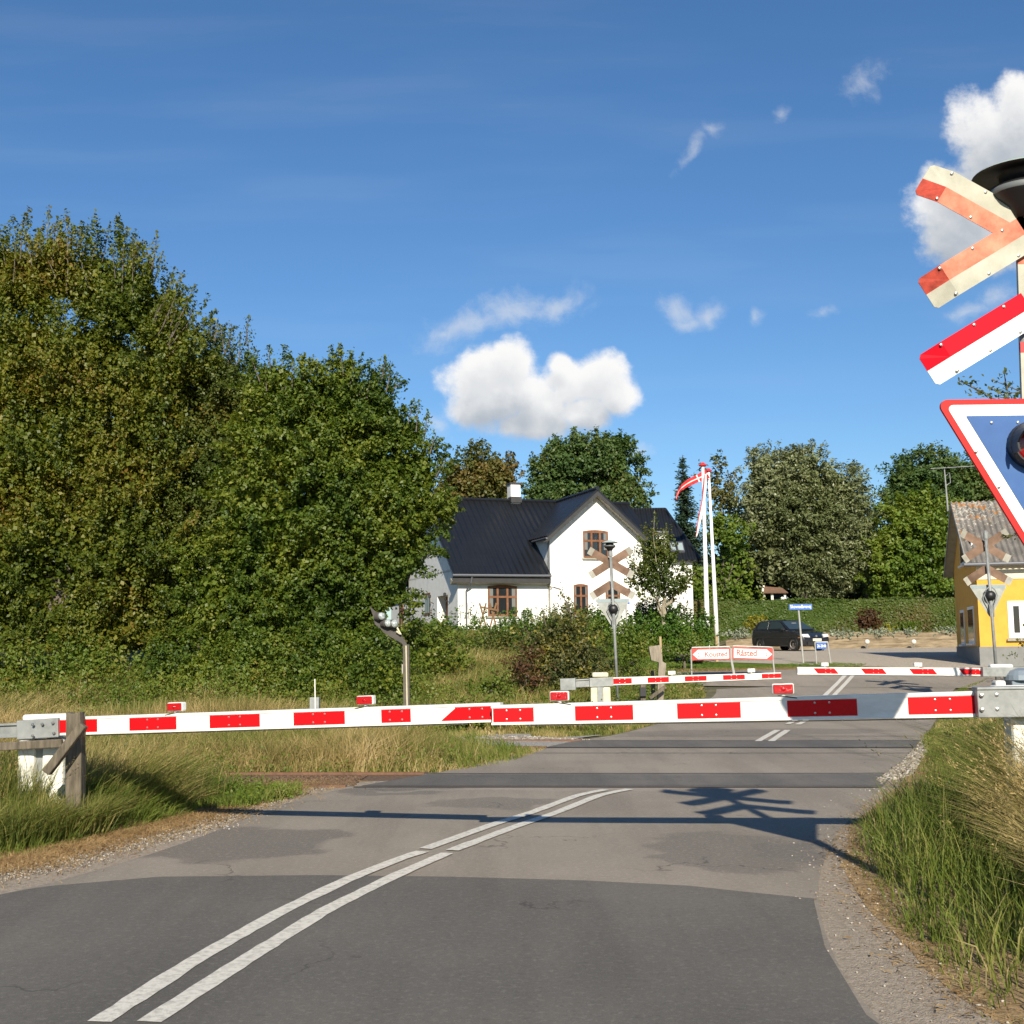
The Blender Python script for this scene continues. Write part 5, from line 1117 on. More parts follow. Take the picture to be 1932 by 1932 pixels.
# posts beyond the tracks
post('wooden_post', 1213, 1283, 1330, 27.5, .12, .12, M_oldwood, 'short grey stump with a black band below the far left boom', 'post')
mb = MB(); c = P(1213, 1305, 27.42); mb.box(c, (.135, .14, .19)); bnd = mb.build('band', M_black, bpy.data.objects[[o.name for o in bpy.data.objects if o.get('label', '').startswith('short grey stump')][0]])
o = MB(); fpts = [(1224, 1220), (1246, 1217), (1250, 1248), (1257, 1252), (1254, 1290), (1252, 1322), (1240, 1322), (1241, 1290), (1243, 1250), (1229, 1246)]
o.prism([P(x, y, 28.5) for x, y in fpts], Vector((0, -1, 0)), .14); g_ = P(1247, 1318, 28.5)
tag(o.build('wooden_post', mat('pale_broken_wood', (.24, .20, .15), .9, var=.35, scale=4, col2=(.34, .29, .22), bump=.6, stretch=(4, 4, .6)), loc=(g_.x, 28.5, Hs(g_.x, 28.5)), bevel=.01), 'tall broken plank post with a pale split top beyond the far left boom', 'post')
o = MB(); o.beam(P(1225, 1318, 28.2), P(1255, 1296, 28.3), .08, .09, up=Vector((0, 1, 0))); g_ = P(1230, 1318, 28.2); tag(o.build('wooden_brace', M_oldwood, loc=(g_.x, 28.2, Hs(g_.x, 28.2)), bevel=.01), 'grey strut leaning at the foot of the broken plank post', 'strut')
post('wooden_post', 1232, 1265, 1300, 29.5, .09, .09, M_oldwood, 'narrow grey stake left of the broken plank post', 'post')
post('fence_post', 1248, 1201, 1240, 38, .07, .07, mat('stake_wood', (.36, .26, .15), .85, var=.2, scale=6), 'pale brown stake left of the direction signs at the dark shrubs', 'fence post', tilt=-.04)
post('fence_post', 1352, 1199, 1228, 43, .09, .09, MATS['stake_wood'], 'pale brown stake behind the Kousted sign', 'fence post')

# ================================================================ FLAGPOLES WITH PENNANTS
M_pole = mat('flagpole_white', (.80, .80, .77), .4)
M_flagred = mat('flag_red', (.55, .025, .03), .8); M_flagwhite = mat('flag_white', (.74, .70, .66), .8)
for (xt, yt, xb, yb, Y, lab, nm) in ((1326, 880, 1334, 1166, 52, 'taller white flagpole in front, its foot in the shrub', 0), (1337, 890, 1349.5, 1138, 62, 'white flagpole standing further back behind the hedge, flying the spread pennant', 1)):
    a = P(xb, yb, Y); b = P(xt, yt, Y); zg = Hs(a.x, Y); fp = empty('flagpole', (a.x, Y, zg), lab, 'flagpole', 'two white flagpoles')
    ex = a + (a - b).normalized() * max(0, (a.z - zg + .2)); mb = MB(); mb.tube([ex, a, b], [.11, .105, .06], n=12); mb.build('pole', M_pole, fp, smooth_=True)
    mb = MB(); mb.lathe(b, [(.06, -.02), (.17, .03), (.17, .07), (.10, .12), (.05, .17), (0, .18)], n=14); mb.build('finial', M_flagred, fp)
def pennant(mid, wid, Y, cross_t, label, name='pennant', ripple=.12):
    """mid: centre line in px, wid: half width px along it"""
    n = 40; t = np.linspace(0, 1, n); m = np.array(mid, float); tt = np.linspace(0, 1, len(m)); w = np.array(wid, float)
    x = np.interp(t, tt, m[:, 0]); y = np.interp(t, tt, m[:, 1]); hw = np.interp(t, tt, w)
    k = np.ones(5) / 5; xs_ = np.convolve(np.pad(x, 2, 'edge'), k, 'valid'); ys_ = np.convolve(np.pad(y, 2, 'edge'), k, 'valid')
    d = np.gradient(np.stack([xs_, ys_], 1), axis=0); d = unit(d); nn = np.stack([-d[:, 1], d[:, 0]], 1)
    if nn[0, 1] > 0: nn = -nn
    mb = MB(); cols = [-1, -.42, -.14, .14, .42, 1]; base_i = len(mb.v); V_ = []
    for i in range(n):
        for c in cols:
            px, py = xs_[i] + nn[i, 0] * hw[i] * c, ys_[i] + nn[i, 1] * hw[i] * c
            V_.append(P(px, py, Y + ripple * math.sin(i * .5 + c) * (.3 + t[i])))
    F_ = []; M_ = []
    for i in range(n - 1):
        for c in range(5):
            F_.append((i * 6 + c, i * 6 + c + 1, i * 6 + 7 + c, i * 6 + 6 + c)); white = c == 2 or abs(t[i] - cross_t) < .02; M_.append(1 if white else 0)
    mb.add(V_, F_); mb.m = M_ if cross_t < 1 else [1 if (q % 5) != 4 else 0 for q in range(len(F_))]; o = mb.build(name, [M_flagred, M_flagwhite], loc=V_[0]); sd = o.modifiers.new('s', 'SOLIDIFY'); sd.thickness = .008
    tag(o, label, 'pennant', 'pennants on the flagpoles')
pennant([(1336, 893), (1327, 898), (1316, 903), (1300, 910), (1287, 919), (1280, 928), (1276, 938), (1275, 946)], [9, 8.5, 7, 6.5, 4.5, 2.4, 1.6, 1.0], 61.8, .26, 'red pennant with a white cross streaming left from the further flagpole')
pennant([(1331, 893), (1330, 920), (1327, 945), (1322, 970), (1318, 990), (1315, 1007), (1313, 1014)], [2.2, 3, 3.2, 3.2, 2.8, 1.5, 1.0], 51.8, 2, 'limp faded pennant hanging down along the front flagpole', ripple=.03)
# ================================================================ PARKED CAR
M_car = mat('black_car_paint', (.012, .013, .016), .25, coat=.6, var=.15, scale=4)
M_cglass = mat('car_glass', (.03, .045, .05), .05, spec=.8)
M_tyre = mat('tyre', (.02, .02, .02), .85); M_rim = mat('rim', (.28, .25, .22), .4, metal=.6, var=.2)
cc = P(1496, 1222, 58.0); Zc = Hs(cc.x, 58.0) + .0
chd = R(27); fw = Vector((math.sin(chd), -math.cos(chd), 0)); sw = Vector((fw.y, -fw.x, 0))   # sw: the car's own right, facing us on the left side of the picture
if sw.x > 0: sw = -sw
CL, CW = 3.7, 1.6
car_c = Vector((P(1494, 1222, 58).x, 58.4, Zc))
def CP(l, s, z):      # l along length (front positive), s to the side seen, z up
    return car_c + fw * l + sw * s + Z * z
carr = empty('parked_car', car_c, 'black small hatchback parked on the gravel drive under the long hedge', 'car')
prof = [(-1.90, .36), (-1.92, .62), (-1.88, .95), (-1.80, 1.02), (-1.0, 1.0), (.35, .97), (.85, .96), (1.55, .82), (1.84, .68), (1.92, .52), (1.90, .26), (1.7, .20), (-1.8, .22)]
mb = MB(); n = len(prof)
def ring(s, inset): return [CP(l * (1 - inset * .02), s, z) for l, z in prof]
secs = [(-CW / 2, 2.2), (-CW / 2 + .10, .5), (0, 0), (CW / 2 - .10, .5), (CW / 2, 2.2)]
vs = [p for s, i in secs for p in ring(s, i)]
fs = [tuple(range(n)), tuple(range(4 * n, 5 * n))[::-1]] + [(j * n + i, j * n + (i + 1) % n, (j + 1) * n + (i + 1) % n, (j + 1) * n + i) for j in range(4) for i in range(n)]
mb.add(vs, fs)
cab = [(-1.82, .98), (-1.62, 1.34), (-1.35, 1.44), (-.2, 1.46), (.12, 1.40), (.92, .95)]
k = len(cab); half = [CW / 2 - .06, CW / 2 - .20, CW / 2 - .24, CW / 2 - .25, CW / 2 - .22, CW / 2 - .06]
vs = [CP(l, -h, z) for (l, z), h in zip(cab, half)] + [CP(l, h, z) for (l, z), h in zip(cab, half)]
mb.add(vs, [tuple(range(k)), tuple(range(k, 2 * k))[::-1]] + [(i, (i + 1) % k, (i + 1) % k + k, i + k) for i in range(k)])
body = mb.build('body', M_car, carr, bevel=.05)
for sg in (1, -1):
    for (pts) in ([(-1.5, 1.03), (-1.38, 1.35), (-.72, 1.38), (-.70, 1.03)], [(-.60, 1.03), (-.62, 1.385), (-.12, 1.39), (.10, 1.33), (.55, 1.03)]):
        q = []
        for l, z in pts:
            f = (z - .98) / (1.45 - .98); hh = (CW / 2 - .06) + (-.18) * f; q.append(CP(l, sg * (hh + .012), z))
        m2 = MB(); m2.prism(q, sw * sg, .01); m2.build('side_window', M_cglass, carr)
def ws(l0, z0, h0, l1, z1, h1, name):
    m2 = MB(); q = [CP(l0, -h0, z0), CP(l0, h0, z0), CP(l1, h1, z1), CP(l1, -h1, z1)]; nn = (q[1] - q[0]).cross(q[3] - q[0]).normalized(); nn = nn if nn.z > 0 else -nn
    m2.prism([p + nn * .012 for p in q], nn, .01); m2.build(name, M_cglass, carr)
ws(.86, 1.0, .70, .16, 1.38, .54, 'windshield'); ws(-1.80, 1.03, .70, -1.63, 1.33, .56, 'rear_window')
for l in (-1.22, 1.20):
    for sg in (1, -1):
        c = CP(l, sg * (CW / 2 - .10), .29); w_ = MB(); w_.lathe(c, [(.20, .115), (.27, .11), (.29, .08), (.29, -.08), (.2, -.09)], ax=sw * sg, n=22); wh_ = w_.build('wheel', M_tyre, carr)
        w_ = MB(); w_.lathe(c, [(0, .09), (.06, .105), (.08, .08), (.17, .085), (.2, .118), (.205, .10)], ax=sw * sg, n=22); w_.build('rim', M_rim, wh_)
        m2 = MB(); m2.lathe(c, [(.34, .095), (.33, .13), (.30, .12)], ax=sw * sg, n=22); m2.build('wheel_arch', mat('arch_black', (.008, .008, .009), .6), carr)
for sg in (1, -1):
    m2 = MB(); q = [CP(1.905, sg * .40, .60), CP(1.84, sg * .74, .62), CP(1.72, sg * .80, .74), CP(1.79, sg * .42, .745)]; nn = (q[1] - q[0]).cross(q[3] - q[0]).normalized(); nn = nn if nn.dot(fw) > 0 else -nn
    m2.prism([p + nn * .03 for p in q], nn, .05); m2.build('headlight', mat('headlight_glass', (.75, .75, .72), .15, metal=.2), carr)
    m2 = MB(); c = CP(.62, sg * (CW / 2 + .07), 1.0); m2.box(c, (.10, .2, .13), (fw, sw, Z)); m2.build('wing_mirror', M_car, carr, bevel=.03)
    m2 = MB(); m2.box(CP(1.62, sg * (CW / 2 + .002), .60), (.10, .012, .04), (fw, sw, Z)); m2.build('indicator', mat('amber', (.5, .2, .03), .3), carr)
m2 = MB(); m2.box(CP(1.93, 0, .50), (.02, .50, .115), (fw, sw, Z)); m2.build('number_plate', mat('plate_white', (.66, .62, .50), .5), carr)
m2 = MB(); m2.lathe(CP(1.875, 0, .665), [(.055, 0), (.05, .02), (.03, .022), (0, .015)], ax=fw, n=14); m2.build('badge', M_steel, carr)
m2 = MB(); m2.box(CP(1.915, 0, .33), (.03, 1.1, .13), (fw, sw, Z)); m2.build('grille', M_black, carr)
m2 = MB(); m2.box(CP(.0, CW / 2 - .0, .62), (3.0, .02, .045), (fw, sw, Z)); m2.box(CP(-.45, CW / 2 + .004, .86), (.16, .03, .03), (fw, sw, Z)); m2.build('side_trim', M_black, carr)
m2 = MB(); m2.box(CP(.34, .0, 1.275), (.015, .26, .05), (fw, sw, Z)); m2.build('windscreen_sticker', M_white, carr)

# ================================================================ RETAINING WALL, GARDEN LAMPS, PLAYHOUSE
M_rw = mat('earth_stone_wall', (.15, .105, .06), .95, var=.4, scale=3, col2=(.30, .235, .15), bump=1, bscale=9, stretch=(.35, 1, 3.2), thr=(.3, .65))
xs_w = np.linspace(10.6, 26.0, 90); rows = 9; Vw = []
for j in range(rows):
    for i, x in enumerate(xs_w):
        zt = 2.14 - .35 * max(0, (13.5 - x) / 3) ** 1.0 + .04 * math.sin(x * 3); zb_ = Hs(x, 61.6) - .1; f = j / (rows - 1)
        Vw.append((x, 61.75 + .22 * f + .05 * math.sin(x * 7 + j * 3.1) + .03 * RNG.normal(), zb_ + (zt - zb_) * f))
Fw = np.array([(j * 90 + i, j * 90 + i + 1, (j + 1) * 90 + i + 1, (j + 1) * 90 + i) for j in range(rows - 1) for i in range(89)])
o = link('retaining_wall', fast_mesh('retaining_wall', np.array(Vw), F=Fw), M_rw, loc=(17.5, 61.8, 1.3)); tag(o, 'low brown stone retaining wall at the back of the gravel yard, plants trailing over it', 'retaining wall')
for (x, lab) in ((1636, 'white glass globe lamp on the brown retaining wall, left of the pair'), (1724, 'white glass globe lamp on the brown retaining wall, nearer the yellow house')):
    c = P(x, 1211, 61.2); r_ = empty('garden_lamp', (c.x, c.y, Hs(c.x, 61.2)), lab, 'garden lamp', 'globe lamps of the yard')
    mb = MB(); mb.tube([Vector((c.x, 61.25, Hs(c.x, 61.2) - .05)), c - Z * .1], .03, n=8); mb.build('stem', M_plinth, r_)
    mb = MB(); mb.lathe(c, [(.125 * math.cos(a), .125 * math.sin(a)) for a in np.linspace(-1.5, 1.5, 12)], n=18); mb.build('globe', mat('opal_glass', (.62, .60, .52), .25), r_, smooth_=True)
c = P(1460, 1136, 72); g0 = c.z - 1.2; ph = empty('playhouse', (c.x, 72, g0), 'small white playhouse with brown roof showing above the clipped hedge', 'playhouse')
mb = MB(); M_ph = mat('playhouse_white', (.72, .68, .58), .7)
xl = P(1441, 1136, 72).x; xm = P(1457, 1136, 72).x; xr_ = P(1481, 1136, 72).x; zt = P(1450, 1119, 72).z
mb.box((xl, 72, (g0 + zt) / 2), (.16, .16, zt - g0)); mb.box((xm, 72, (g0 + zt) / 2), (.14, .14, zt - g0)); mb.box((xr_, 72, (g0 + zt) / 2), (.12, .14, zt - g0)); mb.box(((xm + xr_) / 2, 72, P(1460, 1134, 72).z - .4), (xr_ - xm - .13, .1, .9)); mb.build('wall', M_ph, ph)
mb = MB(); zr_ = P(1450, 1110, 72).z; mb.prism([Vector((xl - .15, 71.7, zt)), Vector((xl + .15, 72.6, zr_ + .15)), Vector((xr_ + .0, 72.6, zr_ + .05)), Vector((xr_ + .15, 71.7, zt))], Vector((0, -1, 1)), .06); mb.build('roof', mat('playhouse_roof', (.16, .09, .055), .9, var=.3), ph)
mb = MB(); mb.prism([Vector((xl - .2, 71.66, zt - .05)), Vector((xl + .1, 72.55, zr_ + .2)), Vector((xl + .2, 72.55, zr_ + .2)), Vector((xl - .08, 71.66, zt - .05))], Vector((0, -1, 0)), .04); mb.build('bargeboard', M_ph, ph)
mb = MB(); mb.box((( xm + xr_) / 2, 72.3, P(1460, 1127, 72).z), (xr_ - xm - .2, .04, .5)); mb.build('window', M_glass, ph)
c = P(1476, 1130, 70.5); mb = MB(); mb.lathe(c, [(.12 * math.cos(a), .12 * math.sin(a)) for a in np.linspace(-1.5, 1.5, 10)], n=14); mb.tube([c - Z * .1, Vector((c.x, c.y, Hs(c.x, c.y) - .1))], .03, n=6)
tag(mb.build('garden_lamp', M_freshwhite, loc=(c.x, c.y, Hs(c.x, c.y)), smooth_=True), 'small white ball lamp beside the playhouse behind the hedge', 'garden lamp')

# ================================================================ FOLIAGE
def rdir(n): return unit(RNG.normal(size=(n, 3)))
class Field:
    """smooth random field for clumping"""
    def __init__(s, k=1.0, n=10): s.w = RNG.normal(size=(n, 3)) * k; s.p = RNG.random(n) * 6.28
    def __call__(s, X): return np.sin(X @ s.w.T + s.p).sum(1) / math.sqrt(len(s.p) / 2)
def leaf_quads(pos, nrm, size, aspect=.62, tang=None):
    n = len(pos); nrm = unit(nrm); r = rdir(n) if tang is None else unit(tang)
    t = unit(r - nrm * (r * nrm).sum(1, keepdims=True)); b = np.cross(nrm, t); s = size[:, None]
    V = np.stack([pos - t * s * .5, pos + b * s * aspect * .5 + nrm * s * .10, pos + t * s * .5, pos - b * s * aspect * .5 + nrm * s * .10], 1)
    return V.reshape(-1, 3)
def foliage(lobes, leaf, dens, per, slen, up=.5, lat=.16, gap=-.55, fk=1.1, flat=.5, inner=.25, axis_bias=None, thin=1.0, back=.3, asp=.62, lumpy=.08, lump_k=1.2):
    fld = Field(fk); fld2 = Field(lump_k); out = []
    for (c, r) in lobes:
        c = np.array(c); r = np.array(r if hasattr(r, '__len__') else (r, r, r), float)
        area = 4 * math.pi * ((r[0] * r[1]) ** 1.6 / 3 + (r[0] * r[2]) ** 1.6 / 3 + (r[1] * r[2]) ** 1.6 / 3) ** (1 / 1.6)
        ns = int(area * dens * thin) + 3; d = rdir(ns); keep = (d[:, 1] < .25) | (RNG.random(ns) < back); d = d[keep]
        lump = np.tanh(fld2(c + d * r) * 1.3)[:, None]; org = c + d * r * (RNG.uniform(.80, 1.0, (len(d), 1)) + lumpy * lump)
        k = fld(org) > gap; d = d[k]; org = org[k]; ns = len(d)
        ax = d * .8 + np.array([0, 0, up]) + rdir(ns) * .45
        if axis_bias is not None: ax = ax + np.array(axis_bias)
        ax = unit(ax); ln = slen * RNG.uniform(.45, 1.15, ns); L_ = int(per)
        t = RNG.random((ns, L_)); lt = RNG.normal(size=(ns, L_, 3)) * lat * (1.1 - .75 * t[..., None]) * (slen / .8)
        pos = org[:, None] + ax[:, None] * (t * ln[:, None])[..., None] + lt
        nr = rdir(ns * L_).reshape(ns, L_, 3) * .8 + d[:, None] * .55 + np.array([0, 0, flat])
        tg = ax[:, None] + rdir(ns * L_).reshape(ns, L_, 3) * .8
        sz = leaf * RNG.uniform(.6, 1.3, (ns, L_))
        out.append(leaf_quads(pos.reshape(-1, 3), nr.reshape(-1, 3), sz.ravel(), asp, tg.reshape(-1, 3)))
        if inner:
            ni = int(ns * L_ * inner); p = c + rdir(ni) * r * RNG.uniform(.25, .80, (ni, 1)) 
            out.append(leaf_quads(p, rdir(ni) + np.array([0, 0, .4]), leaf * RNG.uniform(1.0, 1.6, ni), .8))
    return np.concatenate(out)
def limbs(mb, base, tips, r0, mi=0, wob=.15):
    base = Vector(base)
    for tip in tips:
        tip = Vector(tip); pts = []; n = 7
        for i in range(n + 1):
            f = i / n; p = base.lerp(tip, f); w = wob * math.sin(f * math.pi)
            p = Vector((base.x + (tip.x - base.x) * f ** 1.5, base.y + (tip.y - base.y) * f ** 1.4, base.z + (tip.z - base.z) * f ** .85))
            p += Vector((random.uniform(-w, w), random.uniform(-w, w), random.uniform(-w, w) * .5)); pts.append(p)
        mb.tube(pts, [r0 * (1 - .86 * i / n) for i in range(n + 1)], n=7, mi=mi)
M_bark = mat('bark', (.10, .08, .06), .95, var=.4, scale=6, col2=(.18, .15, .12), bump=.8, stretch=(3, 3, .6))
M_barkp = mat('pale_bark', (.30, .25, .17), .9, var=.3, scale=6, col2=(.38, .33, .24))
NLEAF = 0
def plant(name, label, cat, bx, Y, lobes_px, m, leaf, dens, per, slen, group=None, trunk_r=.2, bark=None, depth=1.0, trunk_from=None, partname='crown', yoff=0, **kw):
    """lobes in px: (x, y, rx[, ry[, dY]]) at distance Y"""
    global NLEAF
    b = P(bx, 1200, Y); z0 = Hs(b.x, Y); root = empty(name, (b.x, Y, z0), label, cat, group); lb = []
    for q in lobes_px:
        x, y, rx = q[:3]; ry = q[3] if len(q) > 3 and q[3] else rx; dY = q[4] if len(q) > 4 else 0
        c = P(x, y, Y + dY); s = (Y + dY) / FPX; lb.append(((c.x, c.y, c.z), (rx * s, min(rx, ry) * s * depth, ry * s)))
    V_ = foliage(lb, leaf, dens, per, slen, **kw); NLEAF += len(V_) // 4
    V_[:, 2] = np.maximum(V_[:, 2], H(V_[:, 0], V_[:, 1]) + .02)
    link(partname, fast_mesh(partname, V_), m, root)
    if trunk_r:
        mb = MB(); tips = [c for c, r in sorted(lb, key=lambda q: -q[1][0])[:7]]
        low = min(c[2] - r[2] * .3 for c, r in lb)
        fork = Vector((b.x, Y, z0 + max(.3, (low - z0) * .55)))
        mb.tube([Vector((b.x, Y, z0 - .1)), Vector((b.x, Y, z0 + .3)), fork], [trunk_r * 1.35, trunk_r, trunk_r * .9], n=10)
        limbs(mb, fork, [(x + (bx_ - x) * 0, y, z) for (x, y, z) in tips for bx_ in (b.x,)], trunk_r * .6); mb.build('trunk', bark or M_bark, root, smooth_=True)
    return root, lb
g1, g2, g3 = (.030, .060, .010), (.075, .115, .018), (.125, .145, .028)
L_beech = leaf_mat('beech_leaves', [(0, (.030, .056, .008)), (.35, (.092, .122, .013)), (.7, (.175, .178, .022)), (.9, (.19, .13, .025)), (1, (.16, .070, .020))], nscale=.45)
L_maple = leaf_mat('maple_leaves', [(0, (.026, .055, .008)), (.4, (.074, .118, .013)), (.75, (.140, .175, .020)), (1, (.23, .23, .03))], nscale=.6)
L_mid = leaf_mat('mixed_leaves', [(0, (.034, .058, .010)), (.4, (.072, .102, .016)), (.75, (.120, .135, .024)), (1, (.18, .125, .03))], nscale=.5)
L_shrub = leaf_mat('bramble_leaves', [(0, (.055, .095, .012)), (.4, (.110, .160, .020)), (.75, (.165, .190, .028)), (1, (.23, .17, .035))], nscale=.8)
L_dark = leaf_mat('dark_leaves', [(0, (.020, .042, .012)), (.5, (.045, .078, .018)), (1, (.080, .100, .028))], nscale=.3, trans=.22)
L_oak = leaf_mat('oak_leaves', [(0, (.040, .082, .022)), (.5, (.080, .135, .034)), (.85, (.125, .160, .042)), (1, (.18, .15, .05))], nscale=.25)
L_brown = leaf_mat('turning_leaves', [(0, (.050, .075, .018)), (.4, (.100, .120, .026)), (.7, (.145, .125, .030)), (1, (.20, .115, .035))], nscale=.22, patch=.65)
L_willow = leaf_mat('willow_leaves', [(0, (.070, .090, .030)), (.45, (.145, .165, .062)), (.8, (.22, .24, .12)), (1, (.36, .37, .24))], nscale=.2, trans=.2, rough=.4)
L_bright = leaf_mat('bright_leaves', [(0, (.055, .105, .012)), (.5, (.125, .185, .020)), (1, (.20, .23, .035))], nscale=.3)
L_spruce = leaf_mat('spruce_needles', [(0, (.018, .040, .022)), (.5, (.035, .065, .035)), (1, (.07, .10, .05))], nscale=.4, trans=.1)
L_thuja = leaf_mat('thuja_leaves', [(0, (.035, .085, .010)), (.5, (.080, .150, .016)), (1, (.130, .185, .022))], nscale=.9, trans=.2)
L_hedge = leaf_mat('hedge_leaves', [(0, (.050, .090, .012)), (.55, (.075, .110, .018)), (.85, (.100, .105, .026)), (1, (.14, .09, .035))], nscale=.35, trans=.15, patch=.7)
L_rose = leaf_mat('rose_leaves', [(0, (.030, .045, .014)), (.3, (.065, .085, .022)), (.6, (.12, .11, .035)), (.8, (.26, .23, .045)), (.92, (.36, .29, .05)), (1, (.20, .050, .030))], nscale=1.6, patch=.45)
L_red = leaf_mat('red_leaves', [(0, (.07, .045, .020)), (.5, (.12, .055, .028)), (1, (.15, .12, .03))], nscale=1.5)
L_yellow = leaf_mat('yellow_leaves', [(0, (.13, .14, .02)), (.5, (.27, .25, .03)), (1, (.40, .34, .04))], nscale=1)
L_grey = leaf_mat('grey_leaves', [(0, (.17, .20, .13)), (.5, (.27, .30, .21)), (1, (.36, .38, .28))], nscale=1, trans=.1)

# the three big trees at left
TG = 'big trees along the railway at left'
def more_shoots(n, region, dx, dy):
    r = []
    for _ in range(n):
        x = random.uniform(region[0], region[2]); y = random.uniform(region[1], region[3]); r.append((x, y, x + random.uniform(*dx), y - random.uniform(*dy)))
    return r
root, lb = plant('beech_tree', 'tallest tree at the left edge, yellowing at its ragged top', 'tree', 110, 31.5,
      [(25, 530, 85, 75), (105, 510, 55, 70), (180, 545, 72, 85), (250, 575, 66, 75), (305, 625, 66, 66), (335, 690, 45, 60), (20, 680, 130, 120), (150, 700, 140, 120), (275, 740, 95, 105), (60, 860, 150, 130), (215, 880, 130, 120), (-60, 780, 120, 160), (-70, 980, 130, 170), (100, 1020, 150, 120), (240, 1040, 110, 110), (30, 1150, 130, 100), (180, 1180, 120, 80), (-110, 1170, 120, 110)],
      L_beech, .10, 8.5, 80, .95, group=TG, trunk_r=.34, depth=.9, up=.85, gap=-.35, fk=2.6, lat=.085, inner=1.0, lumpy=.17, lump_k=2.1)
# long upright shoots of the crown's edge
def shoots(parent, pts, Y, m, leaf, seed_w=.06, n_per=60, name='shoot'):
    out = []; mb = MB()
    for (x0, y0, x1, y1) in pts:
        a = np.array(P(x0, y0, Y + random.uniform(-.6, .6))); b = np.array(P(x1, y1, Y)); b[1] = a[1]
        L_ = np.linalg.norm(b - a); n = int(n_per * L_ * 1.5); t = RNG.random(n) ** 1.15
        pos = a + (b - a) * t[:, None] + RNG.normal(size=(n, 3)) * (seed_w * 2.6 * (1.12 - t))[:, None]
        out.append(leaf_quads(pos, rdir(n) + np.array([0, -.3, .3]), leaf * RNG.uniform(.6, 1.2, n), .6, np.tile(b - a, (n, 1)) / L_ + rdir(n) * .7))
        mb.tube([Vector(a), Vector((a + b) / 2) , Vector(b)], [.018, .012, .005], n=5)
    V2 = np.concatenate(out); cr = [c for c in bpy.data.objects if c.parent == parent and c.name.split('.')[0] in ('crown', 'foliage')][0]
    old = np.empty(len(cr.data.vertices) * 3, np.float32); cr.data.vertices.foreach_get('co', old); me = fast_mesh(cr.name, np.concatenate([old.reshape(-1, 3), V2 - np.array(WL[parent.name])])); me.materials.append(m if m != cr.data.materials[0] else cr.data.materials[0]); cr.data = me
    tk = [c for c in bpy.data.objects if c.parent == parent and c.name.startswith('trunk')]
    o2 = mb.build('twig', M_bark, parent)
    if tk:
        bm = bmesh.new(); bm.from_mesh(tk[0].data); bm.from_mesh(o2.data); bm.to_mesh(tk[0].data); bm.free(); bpy.data.objects.remove(o2)
shoots(root, [(86, 500, 91, 385), (100, 500, 132, 415), (128, 520, 143, 420), (170, 510, 190, 440), (185, 530, 205, 415), (215, 550, 270, 450), (250, 570, 262, 460), (240, 560, 275, 478), (280, 600, 325, 520), (300, 620, 318, 490), (320, 640, 378, 545), (315, 660, 372, 600), (60, 500, 66, 450), (30, 500, 22, 432), (10, 500, 8, 440), (110, 480, 120, 430), (345, 640, 370, 570), (150, 520, 165, 455), (45, 495, 40, 440), (230, 550, 240, 470)] + more_shoots(26, (0, 480, 300, 560), (-10, 22), (35, 70)) + more_shoots(12, (280, 560, 345, 680), (15, 40), (30, 60)), 31.2, L_beech, .09)
root, lb = plant('maple_tree', 'dark green tree standing between the tall yellowing tree and the rounded one', 'tree', 400, 32.5,
      [(395, 700, 40, 50), (435, 745, 45, 45), (480, 775, 45, 45), (420, 775, 70, 65), (360, 770, 85, 80), (420, 850, 105, 100), (330, 900, 85, 95), (400, 980, 110, 100), (350, 1090, 120, 95), (300, 1180, 110, 70), (450, 1090, 100, 90)],
      L_mid, .09, 10, 74, .75, group=TG, trunk_r=.24, depth=.9, up=.6, gap=-.4, fk=2.6, lat=.095, inner=1.0, lumpy=.17, lump_k=2.1)
shoots(root, [(400, 660, 395, 608), (420, 680, 442, 640), (385, 660, 378, 625), (410, 650, 408, 614), (440, 700, 458, 655), (430, 690, 436, 640)] + more_shoots(12, (375, 640, 480, 730), (-8, 14), (30, 55)), 32.3, L_mid, .085)
root, lb = plant('maple_tree', 'broad rounded green tree at the right end of the railway trees, beside the white house', 'tree', 640, 29.5,
      [(520, 725, 45, 50), (580, 760, 70, 65), (640, 750, 60, 60), (705, 768, 40, 48), (720, 815, 66, 70), (776, 820, 34, 44), (790, 895, 40, 58), (530, 850, 100, 95), (640, 870, 110, 100), (745, 920, 90, 90), (500, 980, 110, 110), (620, 1010, 120, 110), (730, 1010, 88, 85), (795, 960, 42, 48), (560, 1130, 130, 90), (680, 1110, 88, 72), (450, 1120, 100, 100), (800, 1035, 30, 20, -.5), (760, 1060, 42, 32), (735, 1110, 40, 40), (480, 1210, 110, 60), (640, 1190, 95, 55)],
      L_maple, .095, 11.5, 70, .62, group=TG, trunk_r=.26, depth=.9, up=.4, gap=-.4, fk=2.8, lat=.105, inner=1.0, lumpy=.16, lump_k=2.3)
shoots(root, [(510, 700, 511, 655), (525, 700, 540, 670), (575, 720, 570, 690), (610, 710, 638, 682), (600, 720, 605, 690), (700, 720, 720, 680), (712, 725, 742, 690), (735, 740, 765, 722), (740, 745, 748, 700), (770, 800, 782, 760), (785, 815, 794, 765), (800, 830, 805, 770), (810, 860, 822, 820), (818, 900, 830, 850), (822, 900, 848, 858), (640, 720, 655, 680), (826, 900, 834, 862), (490, 720, 480, 680), (660, 725, 672, 700)] + more_shoots(30, (495, 705, 735, 765), (-6, 14), (22, 48)), 29.3, L_maple, .085, n_per=80)
